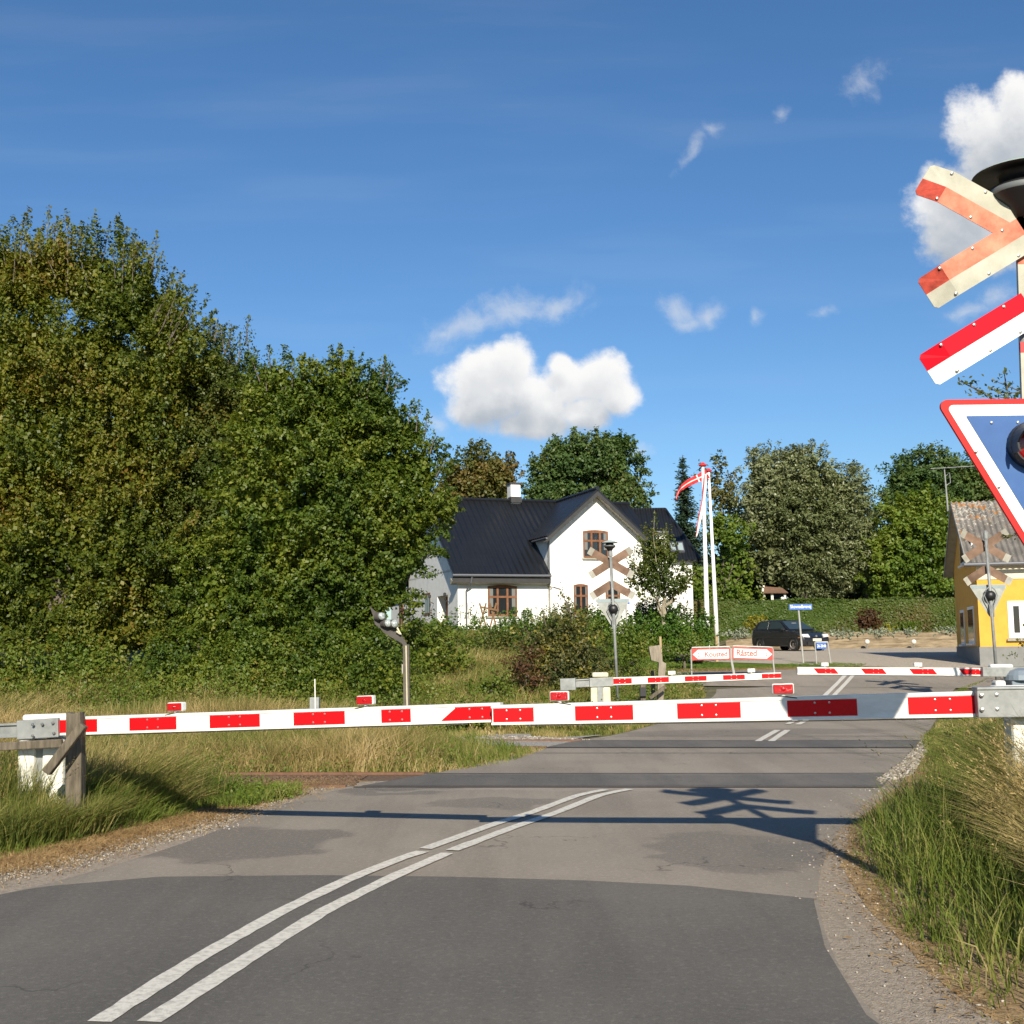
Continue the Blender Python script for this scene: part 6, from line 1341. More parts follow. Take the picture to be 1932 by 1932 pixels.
# scrub at the foot of the trees
SG = 'bramble scrub along the foot of the trees'
scr = [(-30, 1275, 130, 60, 27.5, 'bramble clump at the left edge behind the white pedestals'), (150, 1270, 120, 62, 28, 'yellow green bramble clump right behind the split wooden post'),
       (330, 1262, 95, 55, 28, 'bramble clump below the leftmost red boom lamp'), (480, 1258, 90, 62, 28, 'bramble clump behind the thin white rod'), (610, 1255, 80, 60, 27.8, 'bramble clump under the rounded tree, left of the slanting lamp board'),
       (710, 1250, 58, 65, 26.5, 'leafy bush directly behind the slanting lamp board'), (800, 1212, 50, 45, 31, 'olive bush right of the signal post below the house corner')]
for i, (x, y, rx, ry, Y, lab) in enumerate(scr):
    plant('bush', lab, 'bush', x, Y, [(x - rx * .45, y + 6, rx * .6, ry * .8), (x + rx * .4, y + 4, rx * .62, ry * .85), (x, y - ry * .25, rx * .55, ry * .75), (x + rx * .1, y + ry * .55, rx * .8, ry * .5, -1.2)], (L_shrub, L_shrub, L_maple, L_shrub, L_maple, L_maple, L_shrub)[i], .085, 13, 30, .42, group=SG, trunk_r=.04, partname='foliage', up=.5, gap=-1.0, fk=2)
plant('bush', 'olive green bush half way up the bank, right of the signal post', 'bush', 845, 31, [(825, 1240, 30, 28), (862, 1236, 32, 30), (845, 1262, 42, 22, -.8)], L_shrub, .085, 13, 28, .4, group=SG, trunk_r=.04, partname='foliage', up=.5, gap=-1.0, fk=2)
plant('bush', 'low green bush on the bank under the sawhorse shrubs', 'bush', 930, 37, [(905, 1218, 34, 20), (950, 1214, 36, 22), (930, 1230, 44, 16, -.8)], L_mid, .085, 13, 28, .4, group=SG, trunk_r=.04, partname='foliage', up=.5, gap=-1.0, fk=2)
plant('bush', 'small weedy bush on the bank left of the reddish bramble', 'bush', 925, 27.5, [(910, 1300, 26, 18), (940, 1292, 24, 18), (925, 1312, 34, 12)], L_shrub, .07, 16, 22, .32, group=SG, trunk_r=.03, partname='foliage', up=.5, gap=-.8, fk=3)
# garden shrubs in front of the white house
HG = 'shrubs on the garden bank before the white house'
for (x, y, rx, ry, Y, m, lab, lf) in ((880, 1196, 70, 32, 44, L_thuja, 'dark green shrub under the house corner', .10), (985, 1190, 60, 30, 44, L_thuja, 'dark green shrub below the sawhorse', .10), (1060, 1178, 55, 26, 43, L_shrub, 'mixed bush below the gable corner, right of the dark shrubs', .09),
                                  (1132, 1178, 34, 32, 42, L_thuja, 'round bright green clipped bush under the two light window', .09), (1105, 1200, 40, 30, 40, L_shrub, 'leafy bush left of the signal seen from behind', .09),
                                  (1212, 1196, 40, 34, 43, L_thuja, 'feathery green shrub left of the fruit tree trunk', .10), (1275, 1196, 42, 36, 43, L_thuja, 'feathery green shrub right of the fruit tree trunk', .10), (1322, 1200, 30, 40, 42.5, L_thuja, 'feathery green shrub at the foot of the front flagpole', .10),
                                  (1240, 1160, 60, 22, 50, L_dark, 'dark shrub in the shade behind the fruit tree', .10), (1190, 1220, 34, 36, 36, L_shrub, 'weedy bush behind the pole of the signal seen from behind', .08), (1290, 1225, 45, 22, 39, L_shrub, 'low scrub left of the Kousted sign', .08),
                                  (800, 1185, 30, 16, 47, L_shrub, 'low bush in front of the house door', .09)):
    plant('shrub', lab, 'shrub', x, Y, [(x - rx * .4, y + 4, rx * .62, ry * .8), (x + rx * .4, y + 2, rx * .62, ry * .8), (x, y - ry * .2, rx * .6, ry * .8), (x, y + ry * .5, rx * .85, ry * .6, -1)], m, lf, 12, 26, .40, group=HG, trunk_r=.04, partname='foliage', up=.7, gap=-1.1, fk=2)
# rose bush in front
root, lb = plant('rose_bush', 'tall rose bush turning yellow and red in front of the garden bank', 'bush', 1060, 29, [(1060, 1185, 42, 34), (1020, 1215, 40, 38), (1090, 1225, 45, 45), (1040, 1260, 52, 45), (1100, 1265, 42, 40, .3), (1010, 1275, 32, 36), (1060, 1295, 55, 30)], L_rose, .080, 16, 22, .42, trunk_r=.03, partname='foliage', up=.5, gap=-.8, fk=2.4, depth=.8)
shoots(root, [(1080, 1170, 1058, 1112), (1058, 1112, 1034, 1108), (1078, 1180, 1072, 1125), (1030, 1180, 1022, 1148), (1100, 1190, 1108, 1160), (1050, 1170, 1048, 1140), (1000, 1200, 985, 1170), (1085, 1165, 1068, 1130)], 28.8, L_rose, .10, n_per=26, seed_w=.05)
plant('bush', 'low reddish bramble left of the tall rose bush', 'bush', 985, 28.2, [(985, 1262, 28, 24), (1010, 1282, 26, 22), (1000, 1240, 14, 14)], L_red, .07, 16, 22, .34, trunk_r=.02, partname='foliage', gap=-.6, fk=3)
plant('bush', 'dark green bush at the edge of the pale ballast under the boom joint', 'bush', 892, 23.8, [(890, 1352, 34, 24), (910, 1364, 26, 14), (868, 1364, 22, 16)], L_shrub, .08, 18, 24, .3, trunk_r=.02, partname='foliage', gap=-.9, fk=3)
# tall mallow stems by the house corner
root, lb = plant('bush', 'loose sprigs of a climbing plant against the white wall by the downpipe', 'bush', 887, 52, [(885, 1160, 26, 14)], L_mid, .09, 4, 10, .3, trunk_r=0, partname='foliage', gap=-.6)
shoots(root, [(870, 1170, 868, 1142), (885, 1170, 882, 1138), (895, 1168, 900, 1148), (905, 1172, 908, 1158)], 52, L_mid, .09, n_per=14, seed_w=.06)
# fruit tree
root, lb = plant('fruit_tree', 'slim young fruit tree with a pale trunk between the gable and the flagpoles', 'tree', 1253, 47, [(1250, 1095, 42, 38), (1222, 1075, 26, 34), (1283, 1100, 30, 24), (1245, 1045, 26, 34), (1212, 1108, 20, 20), (1262, 1120, 34, 16), (1302, 1096, 18, 20), (1225, 1030, 12, 24), (1256, 1035, 10, 26)], L_mid, .115, 12, 22, .5, trunk_r=.085, bark=M_barkp, up=.8, gap=-.35, fk=2.6, inner=.15, depth=.9)
shoots(root, [(1232, 1060, 1236, 962), (1238, 1060, 1228, 1000), (1252, 1050, 1260, 985), (1210, 1080, 1180, 1042), (1256, 1060, 1250, 1000), (1225, 1050, 1208, 1010), (1205, 1070, 1170, 1045), (1290, 1100, 1312, 1080)], 47, L_mid, .11, n_per=40, seed_w=.08)

# ---------------- background trees
BG = 'trees behind the houses and hedge'
plant('tree', 'small turning tree behind the chimney, left of the big round one', 'tree', 905, 82, [(870, 915, 32, 34), (905, 890, 36, 34), (932, 880, 28, 28), (955, 905, 26, 28), (890, 950, 50, 34), (960, 935, 22, 24), (850, 940, 20, 30)], L_brown, .26, 2.9, 44, 1.2, group=BG, trunk_r=.25, gap=-.8, fk=.7, up=.3)
plant('oak_tree', 'big round dark green tree behind the white house ridge', 'tree', 1105, 86, [(1105, 875, 62, 48), (1060, 890, 50, 45), (1150, 885, 52, 48), (1030, 920, 36, 36), (1180, 920, 40, 40), (1105, 930, 80, 48), (1210, 935, 14, 16), (1010, 935, 16, 18), (1160, 860, 26, 24), (1075, 855, 30, 24)], L_oak, .25, 3.6, 46, 1.1, group=BG, trunk_r=.4, gap=-.9, fk=.7, up=.3)
def spruce(bx, Y, ytop, ybot, wpx, label):
    global NLEAF
    b = P(bx, 1200, Y); z0 = Hs(b.x, Y); root = empty('spruce_tree', (b.x, Y, z0), label, 'tree', BG); zt = P(bx, ytop, Y).z; zl = P(bx, ybot, Y).z; R0 = wpx * Y / FPX; out = []; mb = MB()
    mb.tube([Vector((b.x, Y, z0 - .1)), Vector((b.x, Y, zt))], [.25, .02], n=8)
    z = zl
    while z < zt - .2:
        f = (zt - z) / (zt - zl); r = R0 * (f ** .8) ; nb = max(4, int(10 * f + 3))
        for k in range(nb):
            a = random.uniform(0, 6.28); rr = r * random.uniform(.6, 1.08); n = int(60 * rr) + 10; t = RNG.random(n) ** .8
            d = np.array([math.cos(a), math.sin(a), 0]); pos = np.array([b.x, Y, z]) + d * (t * rr)[:, None] + np.array([0, 0, 1]) * ((t ** 2) * rr * .12 - .25 * rr * t)[:, None] + RNG.normal(size=(n, 3)) * [.13, .13, .07] - np.array([0, 0, 1]) * np.abs(RNG.normal(size=n) * .18)[:, None]
            out.append(leaf_quads(pos, rdir(n) * .5 + [0, -.2, .8], .28 * RNG.uniform(.6, 1.2, n), .4, d + rdir(n) * .5))
        z += random.uniform(.28, .42)
    V_ = np.concatenate(out); NLEAF += len(V_) // 4; link('crown', fast_mesh('crown', V_), L_spruce, root); mb.build('trunk', M_bark, root)
spruce(1297, 78, 858, 1060, 46, 'pointed dark spruce right behind the flagpole pennants')
plant('tree', 'thin greyish tree between the spruce and the big silvery willow', 'tree', 1375, 80, [(1352, 900, 18, 26), (1362, 935, 30, 32), (1385, 960, 34, 34), (1365, 985, 36, 30), (1345, 960, 18, 22)], L_brown, .24, 1.8, 30, 1.0, group=BG, trunk_r=.2, gap=-.5, fk=.8, inner=.1)
plant('willow_tree', 'big silvery willow with wind blown leaves behind the hedge', 'tree', 1520, 74, [(1440, 890, 34, 40), (1480, 905, 50, 48), (1535, 900, 58, 45), (1575, 930, 48, 50), (1435, 950, 45, 50), (1500, 980, 75, 70), (1575, 1000, 58, 65), (1450, 1020, 50, 60), (1530, 1060, 80, 60), (1600, 1050, 40, 55), (1605, 960, 22, 40), (1480, 1080, 45, 40)], L_willow, .23, 4.0, 46, 1.0, group=BG, trunk_r=.4, gap=-.9, fk=.7, up=.1, axis_bias=(.7, 0, 0), asp=.42)
plant('tree', 'narrow airy tree at the right flank of the willow', 'tree', 1640, 76, [(1640, 950, 20, 30), (1650, 985, 26, 30), (1625, 1000, 20, 30), (1665, 1010, 20, 30)], L_willow, .22, 1.5, 26, .9, group=BG, trunk_r=.14, gap=-.2, fk=1, inner=.05)
plant('oak_tree', 'large dark oak behind the yellow house roof and antenna', 'tree', 1770, 90, [(1710, 905, 42, 40), (1760, 895, 50, 38), (1820, 905, 50, 42), (1690, 945, 28, 34), (1750, 945, 62, 42), (1830, 950, 60, 50), (1890, 930, 55, 50), (1660, 965, 18, 22), (1950, 950, 50, 60), (1900, 990, 70, 50)], L_oak, .26, 3.3, 46, 1.2, group=BG, trunk_r=.4, gap=-.6, fk=.6, up=.2, inner=.35)
plant('tree', 'green bush between the low white wing and the front flagpole', 'tree', 1315, 70, [(1318, 1095, 22, 40), (1330, 1120, 18, 30), (1300, 1125, 16, 24)], L_bright, .20, 5, 36, .7, group=BG, trunk_r=.12, gap=-1, fk=1, inner=.4)
plant('tree', 'bright green tree in front of the oak, left of the yellow house', 'tree', 1740, 73, [(1700, 985, 36, 40), (1755, 975, 38, 42), (1720, 1040, 58, 52), (1775, 1045, 45, 60), (1680, 1075, 45, 48), (1750, 1095, 60, 42), (1655, 1040, 20, 34)], L_bright, .22, 4.0, 44, .9, group=BG, trunk_r=.2, gap=-.8, fk=.8, up=.2, inner=.3)
plant('tree', 'bright green bushy tree right behind the flagpoles', 'tree', 1375, 72, [(1350, 1010, 24, 26), (1385, 1030, 42, 42), (1360, 1080, 45, 48), (1405, 1080, 40, 46), (1330, 1060, 26, 40)], L_bright, .22, 4.0, 44, .9, group=BG, trunk_r=.2, gap=-.8, fk=.8, up=.2, inner=.3)
plant('tree', 'dark green tree close behind the left wall of the yellow house', 'tree', 1800, 76, [(1800, 1060, 34, 60), (1820, 1010, 34, 50), (1790, 1110, 30, 40), (1840, 1090, 40, 60)], L_oak, .24, 4, 40, 1.0, group=BG, trunk_r=.15, gap=-1.2, fk=.8, inner=.6)
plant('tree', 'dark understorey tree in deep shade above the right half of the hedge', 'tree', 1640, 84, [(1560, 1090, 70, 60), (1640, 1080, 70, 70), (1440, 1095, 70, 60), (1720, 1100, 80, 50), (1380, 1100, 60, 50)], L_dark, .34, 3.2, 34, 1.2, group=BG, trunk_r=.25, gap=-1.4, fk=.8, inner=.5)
plant('tree', 'tree crown rising past the far side of the yellow house', 'tree', 2020, 84, [(1990, 960, 80, 90), (2080, 930, 90, 100), (2180, 980, 90, 110), (2040, 1060, 110, 80)], L_oak, .3, 1.5, 30, 1.4, group=BG, trunk_r=.3, gap=-.8, fk=.6)
plant('tree', 'tree behind the left end of the house, seen through gaps in the nearer crown', 'tree', 760, 80, [(790, 1000, 60, 60), (720, 980, 70, 80), (640, 1000, 70, 90), (760, 1080, 80, 60)], L_brown, .3, 1.4, 28, 1.3, group=BG, trunk_r=.25, gap=-1.0, fk=.6)
for (x, Y, w, yt, lab) in ((-40, 60, 150, 1020, 'tree in the field behind the tall one at the left edge, seen through its gaps'), (230, 64, 150, 1030, 'tree in the field behind the gap between the two left crowns'), (480, 60, 140, 1040, 'tree in the field behind the rounded crown')):
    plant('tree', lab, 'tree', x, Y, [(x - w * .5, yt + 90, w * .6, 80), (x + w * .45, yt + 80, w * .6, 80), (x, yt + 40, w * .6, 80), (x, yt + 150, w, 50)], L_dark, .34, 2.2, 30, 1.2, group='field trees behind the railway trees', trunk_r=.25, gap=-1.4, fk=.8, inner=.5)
# roadside tree standing mostly right of the frame
root, lb = plant('roadside_tree', 'sparse leafy twigs of a roadside tree reaching in behind the near signal at right', 'tree', 2060, 21, [(2010, 800, 70, 80), (2070, 760, 80, 80), (2130, 800, 90, 90), (2060, 850, 60, 50)], L_brown, .09, 7, 26, .6, trunk_r=.10, up=.6, gap=-.4, fk=2, inner=.15)
shoots(root, [(1990, 800, 1850, 738), (1980, 760, 1865, 722), (1990, 740, 1905, 690), (1980, 800, 1822, 745), (1950, 740, 1900, 735), (1990, 1000, 1872, 1018), (1850, 738, 1825, 708), (1900, 735, 1885, 705)], 20.5, L_brown, .085, n_per=50, seed_w=.05)
plant('bush', 'straggly bush in front of the plinth of the yellow house at the right edge', 'bush', 1935, 33, [(1930, 1215, 26, 24), (1960, 1190, 36, 40), (1990, 1230, 50, 40)], L_brown, .08, 8, 18, .4, trunk_r=.03, partname='foliage', gap=-.3, fk=3)

# ---------------- clipped hedge, plants of the yard
hx0 = P(1296, 1200, 66).x; hx1 = P(1812, 1200, 66).x + 1.0; zt_ = P(1570, 1134, 66).z
hedge = empty('hedge', ((hx0 + hx1) / 2, 66, Hs(16, 66)), 'long flat topped clipped hedge behind the yard and the parked car', 'hedge')
Hc = []; 
n = 70000; x = RNG.uniform(hx0, hx1, n); f = RNG.random(n); zb_ = H(x, np.full(n, 66.)) - .1
fld = Field(1.6); zz = zb_ + (zt_ - zb_) * f ** .95; yy = 65.4 + .10 * fld(np.stack([x, np.zeros(n), zz], 1)) + .06 * RNG.normal(size=n); nr = np.tile([0, -1., .25], (n, 1)) + rdir(n) * .7
out = [leaf_quads(np.stack([x, yy, zz], 1), nr, .14 * RNG.uniform(.6, 1.2, n))]
n = 22000; x = RNG.uniform(hx0, hx1, n); yy = RNG.uniform(65.4, 67.0, n); zz = zt_ + .05 * np.sin(x * 1.3) + .05 * RNG.normal(size=n); out.append(leaf_quads(np.stack([x, yy, zz], 1), np.tile([0, -.3, 1.], (n, 1)) + rdir(n) * .7, .14 * RNG.uniform(.6, 1.2, n)))
link('foliage', fast_mesh('foliage', np.concatenate(out)), L_hedge, hedge)
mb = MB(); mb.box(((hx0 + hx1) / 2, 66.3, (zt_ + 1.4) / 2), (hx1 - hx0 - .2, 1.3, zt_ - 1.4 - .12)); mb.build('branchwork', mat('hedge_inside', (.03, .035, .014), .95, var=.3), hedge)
for (x, y, rx, ry, Y, m, lab, nm) in ((1430, 1180, 24, 14, 63, L_yellow, 'yellow shrub to the left of the parked car', 'shrub'), (1638, 1172, 24, 16, 63, L_red, 'dark reddish shrub on the wall in front of the hedge', 'shrub'), (1712, 1183, 20, 8, 63, L_bright, 'small green plant on the wall nearer the yellow house', 'shrub'), (1672, 1186, 12, 6, 63, L_yellow, 'low yellow green plant right of the dark reddish shrub', 'shrub'),
                                  (1590, 1198, 36, 7, 62, L_grey, 'silvery trailing cushion on the wall right of the car', 'cushion_plant'), (1655, 1194, 34, 5, 62, L_grey, 'silvery trailing cushion below the dark reddish shrub', 'cushion_plant'), (1785, 1193, 26, 5, 62, L_grey, 'silvery trailing cushion next to the yellow house', 'cushion_plant'), (1388, 1196, 28, 6, 62, L_grey, 'silvery cushion on the earth left of the yellow shrub', 'cushion_plant'), (1712, 1194, 24, 5, 62, L_grey, 'silvery cushion between the two wall lamps', 'cushion_plant')):
    plant(nm, lab, 'plant' if nm != 'shrub' else 'shrub', x, Y, [(x - rx * .4, y, rx * .6, ry), (x + rx * .4, y, rx * .6, ry), (x, y - ry * .1, rx * .5, ry * 1.05)], m, .11 if nm == 'shrub' else .08, 26, 16, .22, group='plants of the yard', trunk_r=0, partname='foliage', gap=-1.5, inner=.4, lat=.12)
print('LEAVES', NLEAF)
# ================================================================ GRASS
def grass_mat(name, cols, trans=.3, nscale=1.2, patch=.5):
    return leaf_mat(name, cols, trans=trans, rough=.6, nscale=nscale, spec=.25, patch=patch)
G_green = grass_mat('green_grass', [(0, (.055, .085, .012)), (.4, (.120, .165, .024)), (.7, (.19, .21, .042)), (.88, (.28, .24, .09)), (1, (.42, .33, .16))], patch=.45)
G_mixed = grass_mat('mixed_grass', [(0, (.065, .090, .016)), (.3, (.150, .175, .034)), (.55, (.27, .24, .075)), (.8, (.43, .33, .14)), (1, (.56, .45, .24))], nscale=.9)
G_straw = grass_mat('dry_grass', [(0, (.13, .12, .035)), (.35, (.27, .21, .075)), (.7, (.42, .31, .13)), (1, (.56, .44, .23))], nscale=.8)
G_lawn = grass_mat('lawn_grass', [(0, (.055, .115, .012)), (.5, (.095, .160, .020)), (1, (.15, .19, .035))])
G_litter = grass_mat('dead_grass', [(0, (.20, .12, .05)), (.5, (.36, .24, .11)), (1, (.50, .36, .18))], nscale=2)
def inside(poly, x, y):
    r = np.zeros(len(x), bool); n = len(poly); j = n - 1
    for i in range(n):
        xi, yi = poly[i]; xj, yj = poly[j]
        c = ((yi > y) != (yj > y)) & (x < (xj - xi) * (y - yi) / (yj - yi + 1e-12) + xi); r ^= c; j = i
    return r
def scatter(poly, n):
    p = np.array(poly); lo = p.min(0); hi = p.max(0); ox = []; tot = 0
    while tot < n:
        q = RNG.uniform(lo, hi, (max(n, 1000) * 2, 2)); q = q[inside(poly, q[:, 0], q[:, 1])]; ox.append(q); tot += len(q)
    return np.concatenate(ox)[:n]
def edge_dist(line, q, side=0):
    """distance of points to a polyline"""
    line = np.array(line); best = np.full(len(q), 1e9)
    for a, b in zip(line[:-1], line[1:]):
        ab = b - a; t = np.clip(((q - a) @ ab) / (ab @ ab + 1e-9), 0, 1); d = np.linalg.norm(q - (a + t[:, None] * ab), axis=1); best = np.minimum(best, d)
    return best
def blades(q, h, w, lean, spread=.35, curl=.35):
    """q (n,2) roots; h heights; w widths; lean (n,2) tip offset per height"""
    n = len(q); z = H(q[:, 0], q[:, 1]) - .03; base = np.stack([q[:, 0], q[:, 1], z], 1)
    ld = lean + RNG.normal(size=(n, 2)) * spread; L_ = np.stack([ld[:, 0], ld[:, 1], np.zeros(n)], 1)
    side = rdir(n); side[:, 2] *= .1; side = unit(side); hh = h[:, None]; W_ = w[:, None]
    up = np.array([0, 0, 1.])
    p1 = base + (up * .55 + L_ * .30) * hh; tip = base + (up * (1.0 - .22 * np.minimum(1, np.linalg.norm(ld, axis=1))[:, None]) + L_ * (.75 + curl * .5)) * hh
    s = side * W_ * .5
    V = np.stack([base - s, base + s, p1 + s * .8, p1 - s * .8, p1 - s * .8, p1 + s * .8, tip + s * .12, tip - s * .12], 1)
    V = np.stack([base - s, base + s, p1 + s * .8, p1 - s * .8, tip + s * .12, tip - s * .12], 1)
    F_ = (np.arange(n)[:, None, None] * 6 + np.array([[0, 1, 2, 3], [3, 2, 4, 5]])[None]).reshape(-1, 4)
    return V.reshape(-1, 3), F_, tip, L_
def grass(name, poly, n, hfun, w, m, lean=(.12, 0), tuft=.5, ntuft=None, spread=.3, label=None):
    ntuft = ntuft or max(20, n // 45); c = scatter(poly, ntuft); k = RNG.integers(0, ntuft, int(n * tuft)); tsz = RNG.uniform(.03, .14, ntuft)
    q1 = c[k] + RNG.normal(size=(len(k), 2)) * tsz[k][:, None]; q1 = q1[inside(poly, q1[:, 0], q1[:, 1])]; q = np.concatenate([q1, scatter(poly, n - int(n * tuft))])
    fld = Field(.9, 8); f = fld(np.stack([q[:, 0], q[:, 1], np.zeros(len(q))], 1)); h = hfun(q) * (1 + .22 * f) * RNG.uniform(.55, 1.2, len(q)); h = np.maximum(h, .02)
    l2 = Field(.5, 6); la = l2(np.stack([q[:, 0], q[:, 1], np.zeros(len(q))], 1)) * .25
    V, F_, _, _ = blades(q, h, w * RNG.uniform(.6, 1.4, len(q)), np.stack([lean[0] + la, np.full(len(q), lean[1])], 1), spread)
    o = link(name, fast_mesh(name, V, F=F_), m); return tag(o, label, None, None, 'stuff')
def stalks(name, poly, n, h0, h1, m, lean, head=True, w=.005, label=None, spread=.22):
    q = scatter(poly, n); h = RNG.uniform(h0, h1, n); V, F_, tip, L_ = blades(q, h, np.full(n, w), np.tile(lean, (n, 1)), spread, curl=.4); out = [V]; 
    o = tag(link(name, fast_mesh(name, V, F=F_), m), label, None, None, 'stuff')
    if head:
        k = 16; t = RNG.random((n, k)); d = unit(L_ * .9 + np.array([0, 0, .6])); pos = tip[:, None] + d[:, None] * ((t - .75) * .17)[..., None] + RNG.normal(size=(n, k, 3)) * .010
        V2 = leaf_quads(pos.reshape(-1, 3), rdir(n * k), .026 * RNG.uniform(.6, 1.3, n * k), .3, np.repeat(d, k, 0) + rdir(n * k) * .35)
        o2 = link(name, fast_mesh(name + '_heads', V2), m); o2.name = 'grass_seed_heads'; tag(o2, None, None, None, 'stuff')
    return o
# near right verge
RE = gp([(1900, 1932), (1850, 1932), (1760, 1830), (1665, 1725), (1608, 1620), (1598, 1585), (1612, 1550), (1690, 1490), (1725, 1452), (1740, 1425)])
RP_ = [(3.2, 2.0)] + RE[1:] + [(RE[-1][0] + 4.5, 15.5), (9.5, 13), (9, 8), (8, 2)]
hR = lambda q: .05 + .64 * smooth((edge_dist(RE, q) + .06) / .55) * (.36 + .64 * smooth((q[:, 1] - 5.0) / 2.0)) * (1 - .45 * smooth((q[:, 1] - 10) / 3))
grass('grass', RP_, 42000, hR, .0085, G_green, lean=(-.22, .05), spread=.45)
hR2 = lambda q: hR(q) * 1.2
RP2 = [p for p in RP_]
pol_in = [(3.3, 4.4), (3.1, 5.6), (3.05, 6.8), (3.45, 8.4), (4.0, 9.6), (4.6, 11), (5.4, 13), (9.5, 13), (9, 8), (8, 4.4)]
grass('dry_grass', pol_in, 120000, hR2, .0075, G_mixed, lean=(-.24, .05), spread=.42)
stalks('dry_grass_stalks', pol_in, 4200, .55, 1.05, G_straw, (-.34, .02), w=.0045, spread=.3)
stalks('dry_grass_stalks', [(3.4, 6.6), (3.5, 9.5), (4.5, 10.5), (6.5, 10), (6.5, 6.6)], 600, .75, 1.2, G_straw, (-.45, 0), w=.005)
# fringe of dead short grass
def fringe(line, wdt, n, name='dead_grass', sgn=1, hmax=.06):
    line = np.array(line); i = RNG.integers(0, len(line) - 1, n); t = RNG.random(n)[:, None]; p = line[i] + (line[i + 1] - line[i]) * t; p = p + RNG.normal(size=(n, 2)) * wdt
    V, F_, _, _ = blades(p, RNG.uniform(.015, hmax, n), np.full(n, .006), np.tile([0., 0.], (n, 1)), 1.3); tag(link(name, fast_mesh(name, V, F=F_), G_litter), None, None, None, 'stuff')
dl = resample([RE[i] for i in range(len(RE))], 60); fringe([tuple(p + np.array([.05, 0])) for p in dl], .12, 15000)
# near left verge
LE = gp([(-60, 1665), (0, 1648), (150, 1612), (250, 1582), (330, 1562), (420, 1538), (480, 1512), (560, 1490), (610, 1480)])
LP = LE + [(-4.2, 13.5), (-16, 14.2), (-16, 6)]
hL = lambda q: .03 + .50 * smooth((edge_dist(LE, q) - .22) / .75)
grass('grass', LP, 95000, hL, .010, G_green, lean=(.10, .0))
LP_in = gp([(-300, 1600), (0, 1590), (150, 1565), (300, 1540), (420, 1515), (500, 1500)]) + [(-3.6, 13.0), (-14, 13.6)]
grass('dry_grass', LP_in, 34000, lambda q: hL(q) * 1.05, .009, G_mixed, lean=(.12, 0))
stalks('dry_grass_stalks', LP_in, 1100, .45, .8, G_straw, (.18, 0), w=.006)
grass('grass', gp([(-120, 1618), (40, 1606), (200, 1575), (245, 1545), (160, 1515), (-120, 1530)]), 20000, lambda q: np.full(len(q), .32), .010, G_mixed, lean=(.14, 0), spread=.45)
fringe([tuple(p + np.array([-.30, .1])) for p in resample(LE, 60)], .30, 42000, hmax=.09)
# between the tracks and beyond them, left of the road
def yline(T, d, X, off=0): return T.y + (X - T.x) * d.y / d.x + off
x_r = G(860, 1440).x
T1G = [(-16, yline(T1, d1, -16, -1.0)), (-3.6, yline(T1, d1, -3.6, -1.0)), (-3.0, yline(T1, d1, -3, .2)), (-3.4, yline(T1, d1, -3, 1.0)), (-16, yline(T1, d1, -16, 1.0))]
grass('dry_grass', T1G, 26000, lambda q: .05 + .34 * smooth((-3.4 - q[:, 0]) / 1.6), .010, G_mixed, lean=(.15, 0))
grass('grass', [(-3.9, 12.6), (-2.75, 12.9), (-2.35, 14.0), (-2.5, 14.5), (-4.2, 14.4)], 5000, lambda q: np.full(len(q), .16), .010, G_green, lean=(.1, 0))
ML = [(-16, yline(T1, d1, -16, .9)), (x_r - 1.6, yline(T1, d1, -2, .95)), (x_r + .1, yline(T1, d1, x_r, 1.3)), (x_r + .75, yline(T1, d1, 0, 2.3)), (x_r + 1.3, yline(T2, d2, 0, -1.05)), (-16, yline(T2, d2, -16, -1.0))]
eML = lambda q: .35 + .65 * smooth((edge_dist([ML[0], ML[1], ML[2], ML[3]], q) - .05) / .8)
grass('dry_grass', ML, 52000, lambda q: (.08 + .40 * smooth((x_r + .9 - q[:, 0]) / 2.2)) * eML(q), .010, G_straw, lean=(.2, 0), spread=.45)
grass('dry_grass', ML, 30000, lambda q: (.08 + .40 * smooth((x_r + .9 - q[:, 0]) / 2.2)) * eML(q), .010, G_mixed, lean=(.2, 0), spread=.45)
grass('grass', ML, 26000, lambda q: (.10 + .24 * smooth((x_r + 1.2 - q[:, 0]) / 1.0)) * eML(q), .012, G_green, lean=(.05, 0))
TR = [(-16, yline(T2, d2, -16, -.7)), (-2.6, yline(T2, d2, -2, -.7)), (-2.0, yline(T2, d2, -2, .9)), (-16, yline(T2, d2, -16, .9))]
grass('dry_grass', TR, 14000, lambda q: .10 + .32 * smooth((-2.2 - q[:, 0]) / 1.5), .013, G_straw, lean=(.15, 0))
FP = [(-20, yline(T2, d2, -20, .9)), (-1.6, yline(T2, d2, -1.6, .95)), (-1.0, 21.5), (-.4, 23), (.8, 24), (1.0, 27), (-.6, 29.5), (-20, 30)]
grass('dry_grass', FP, 70000, lambda q: .15 + .5 * smooth((-1.2 - q[:, 0]) / 2.5), .016, G_mixed, lean=(.12, 0))
grass('dry_grass', [(-20, 20.6), (-2.2, 20.2), (-1.6, 22.5), (-20, 23.5)], 30000, lambda q: .35 + .35 * smooth((-2.2 - q[:, 0]) / 2.5), .014, G_straw, lean=(.22, 0))
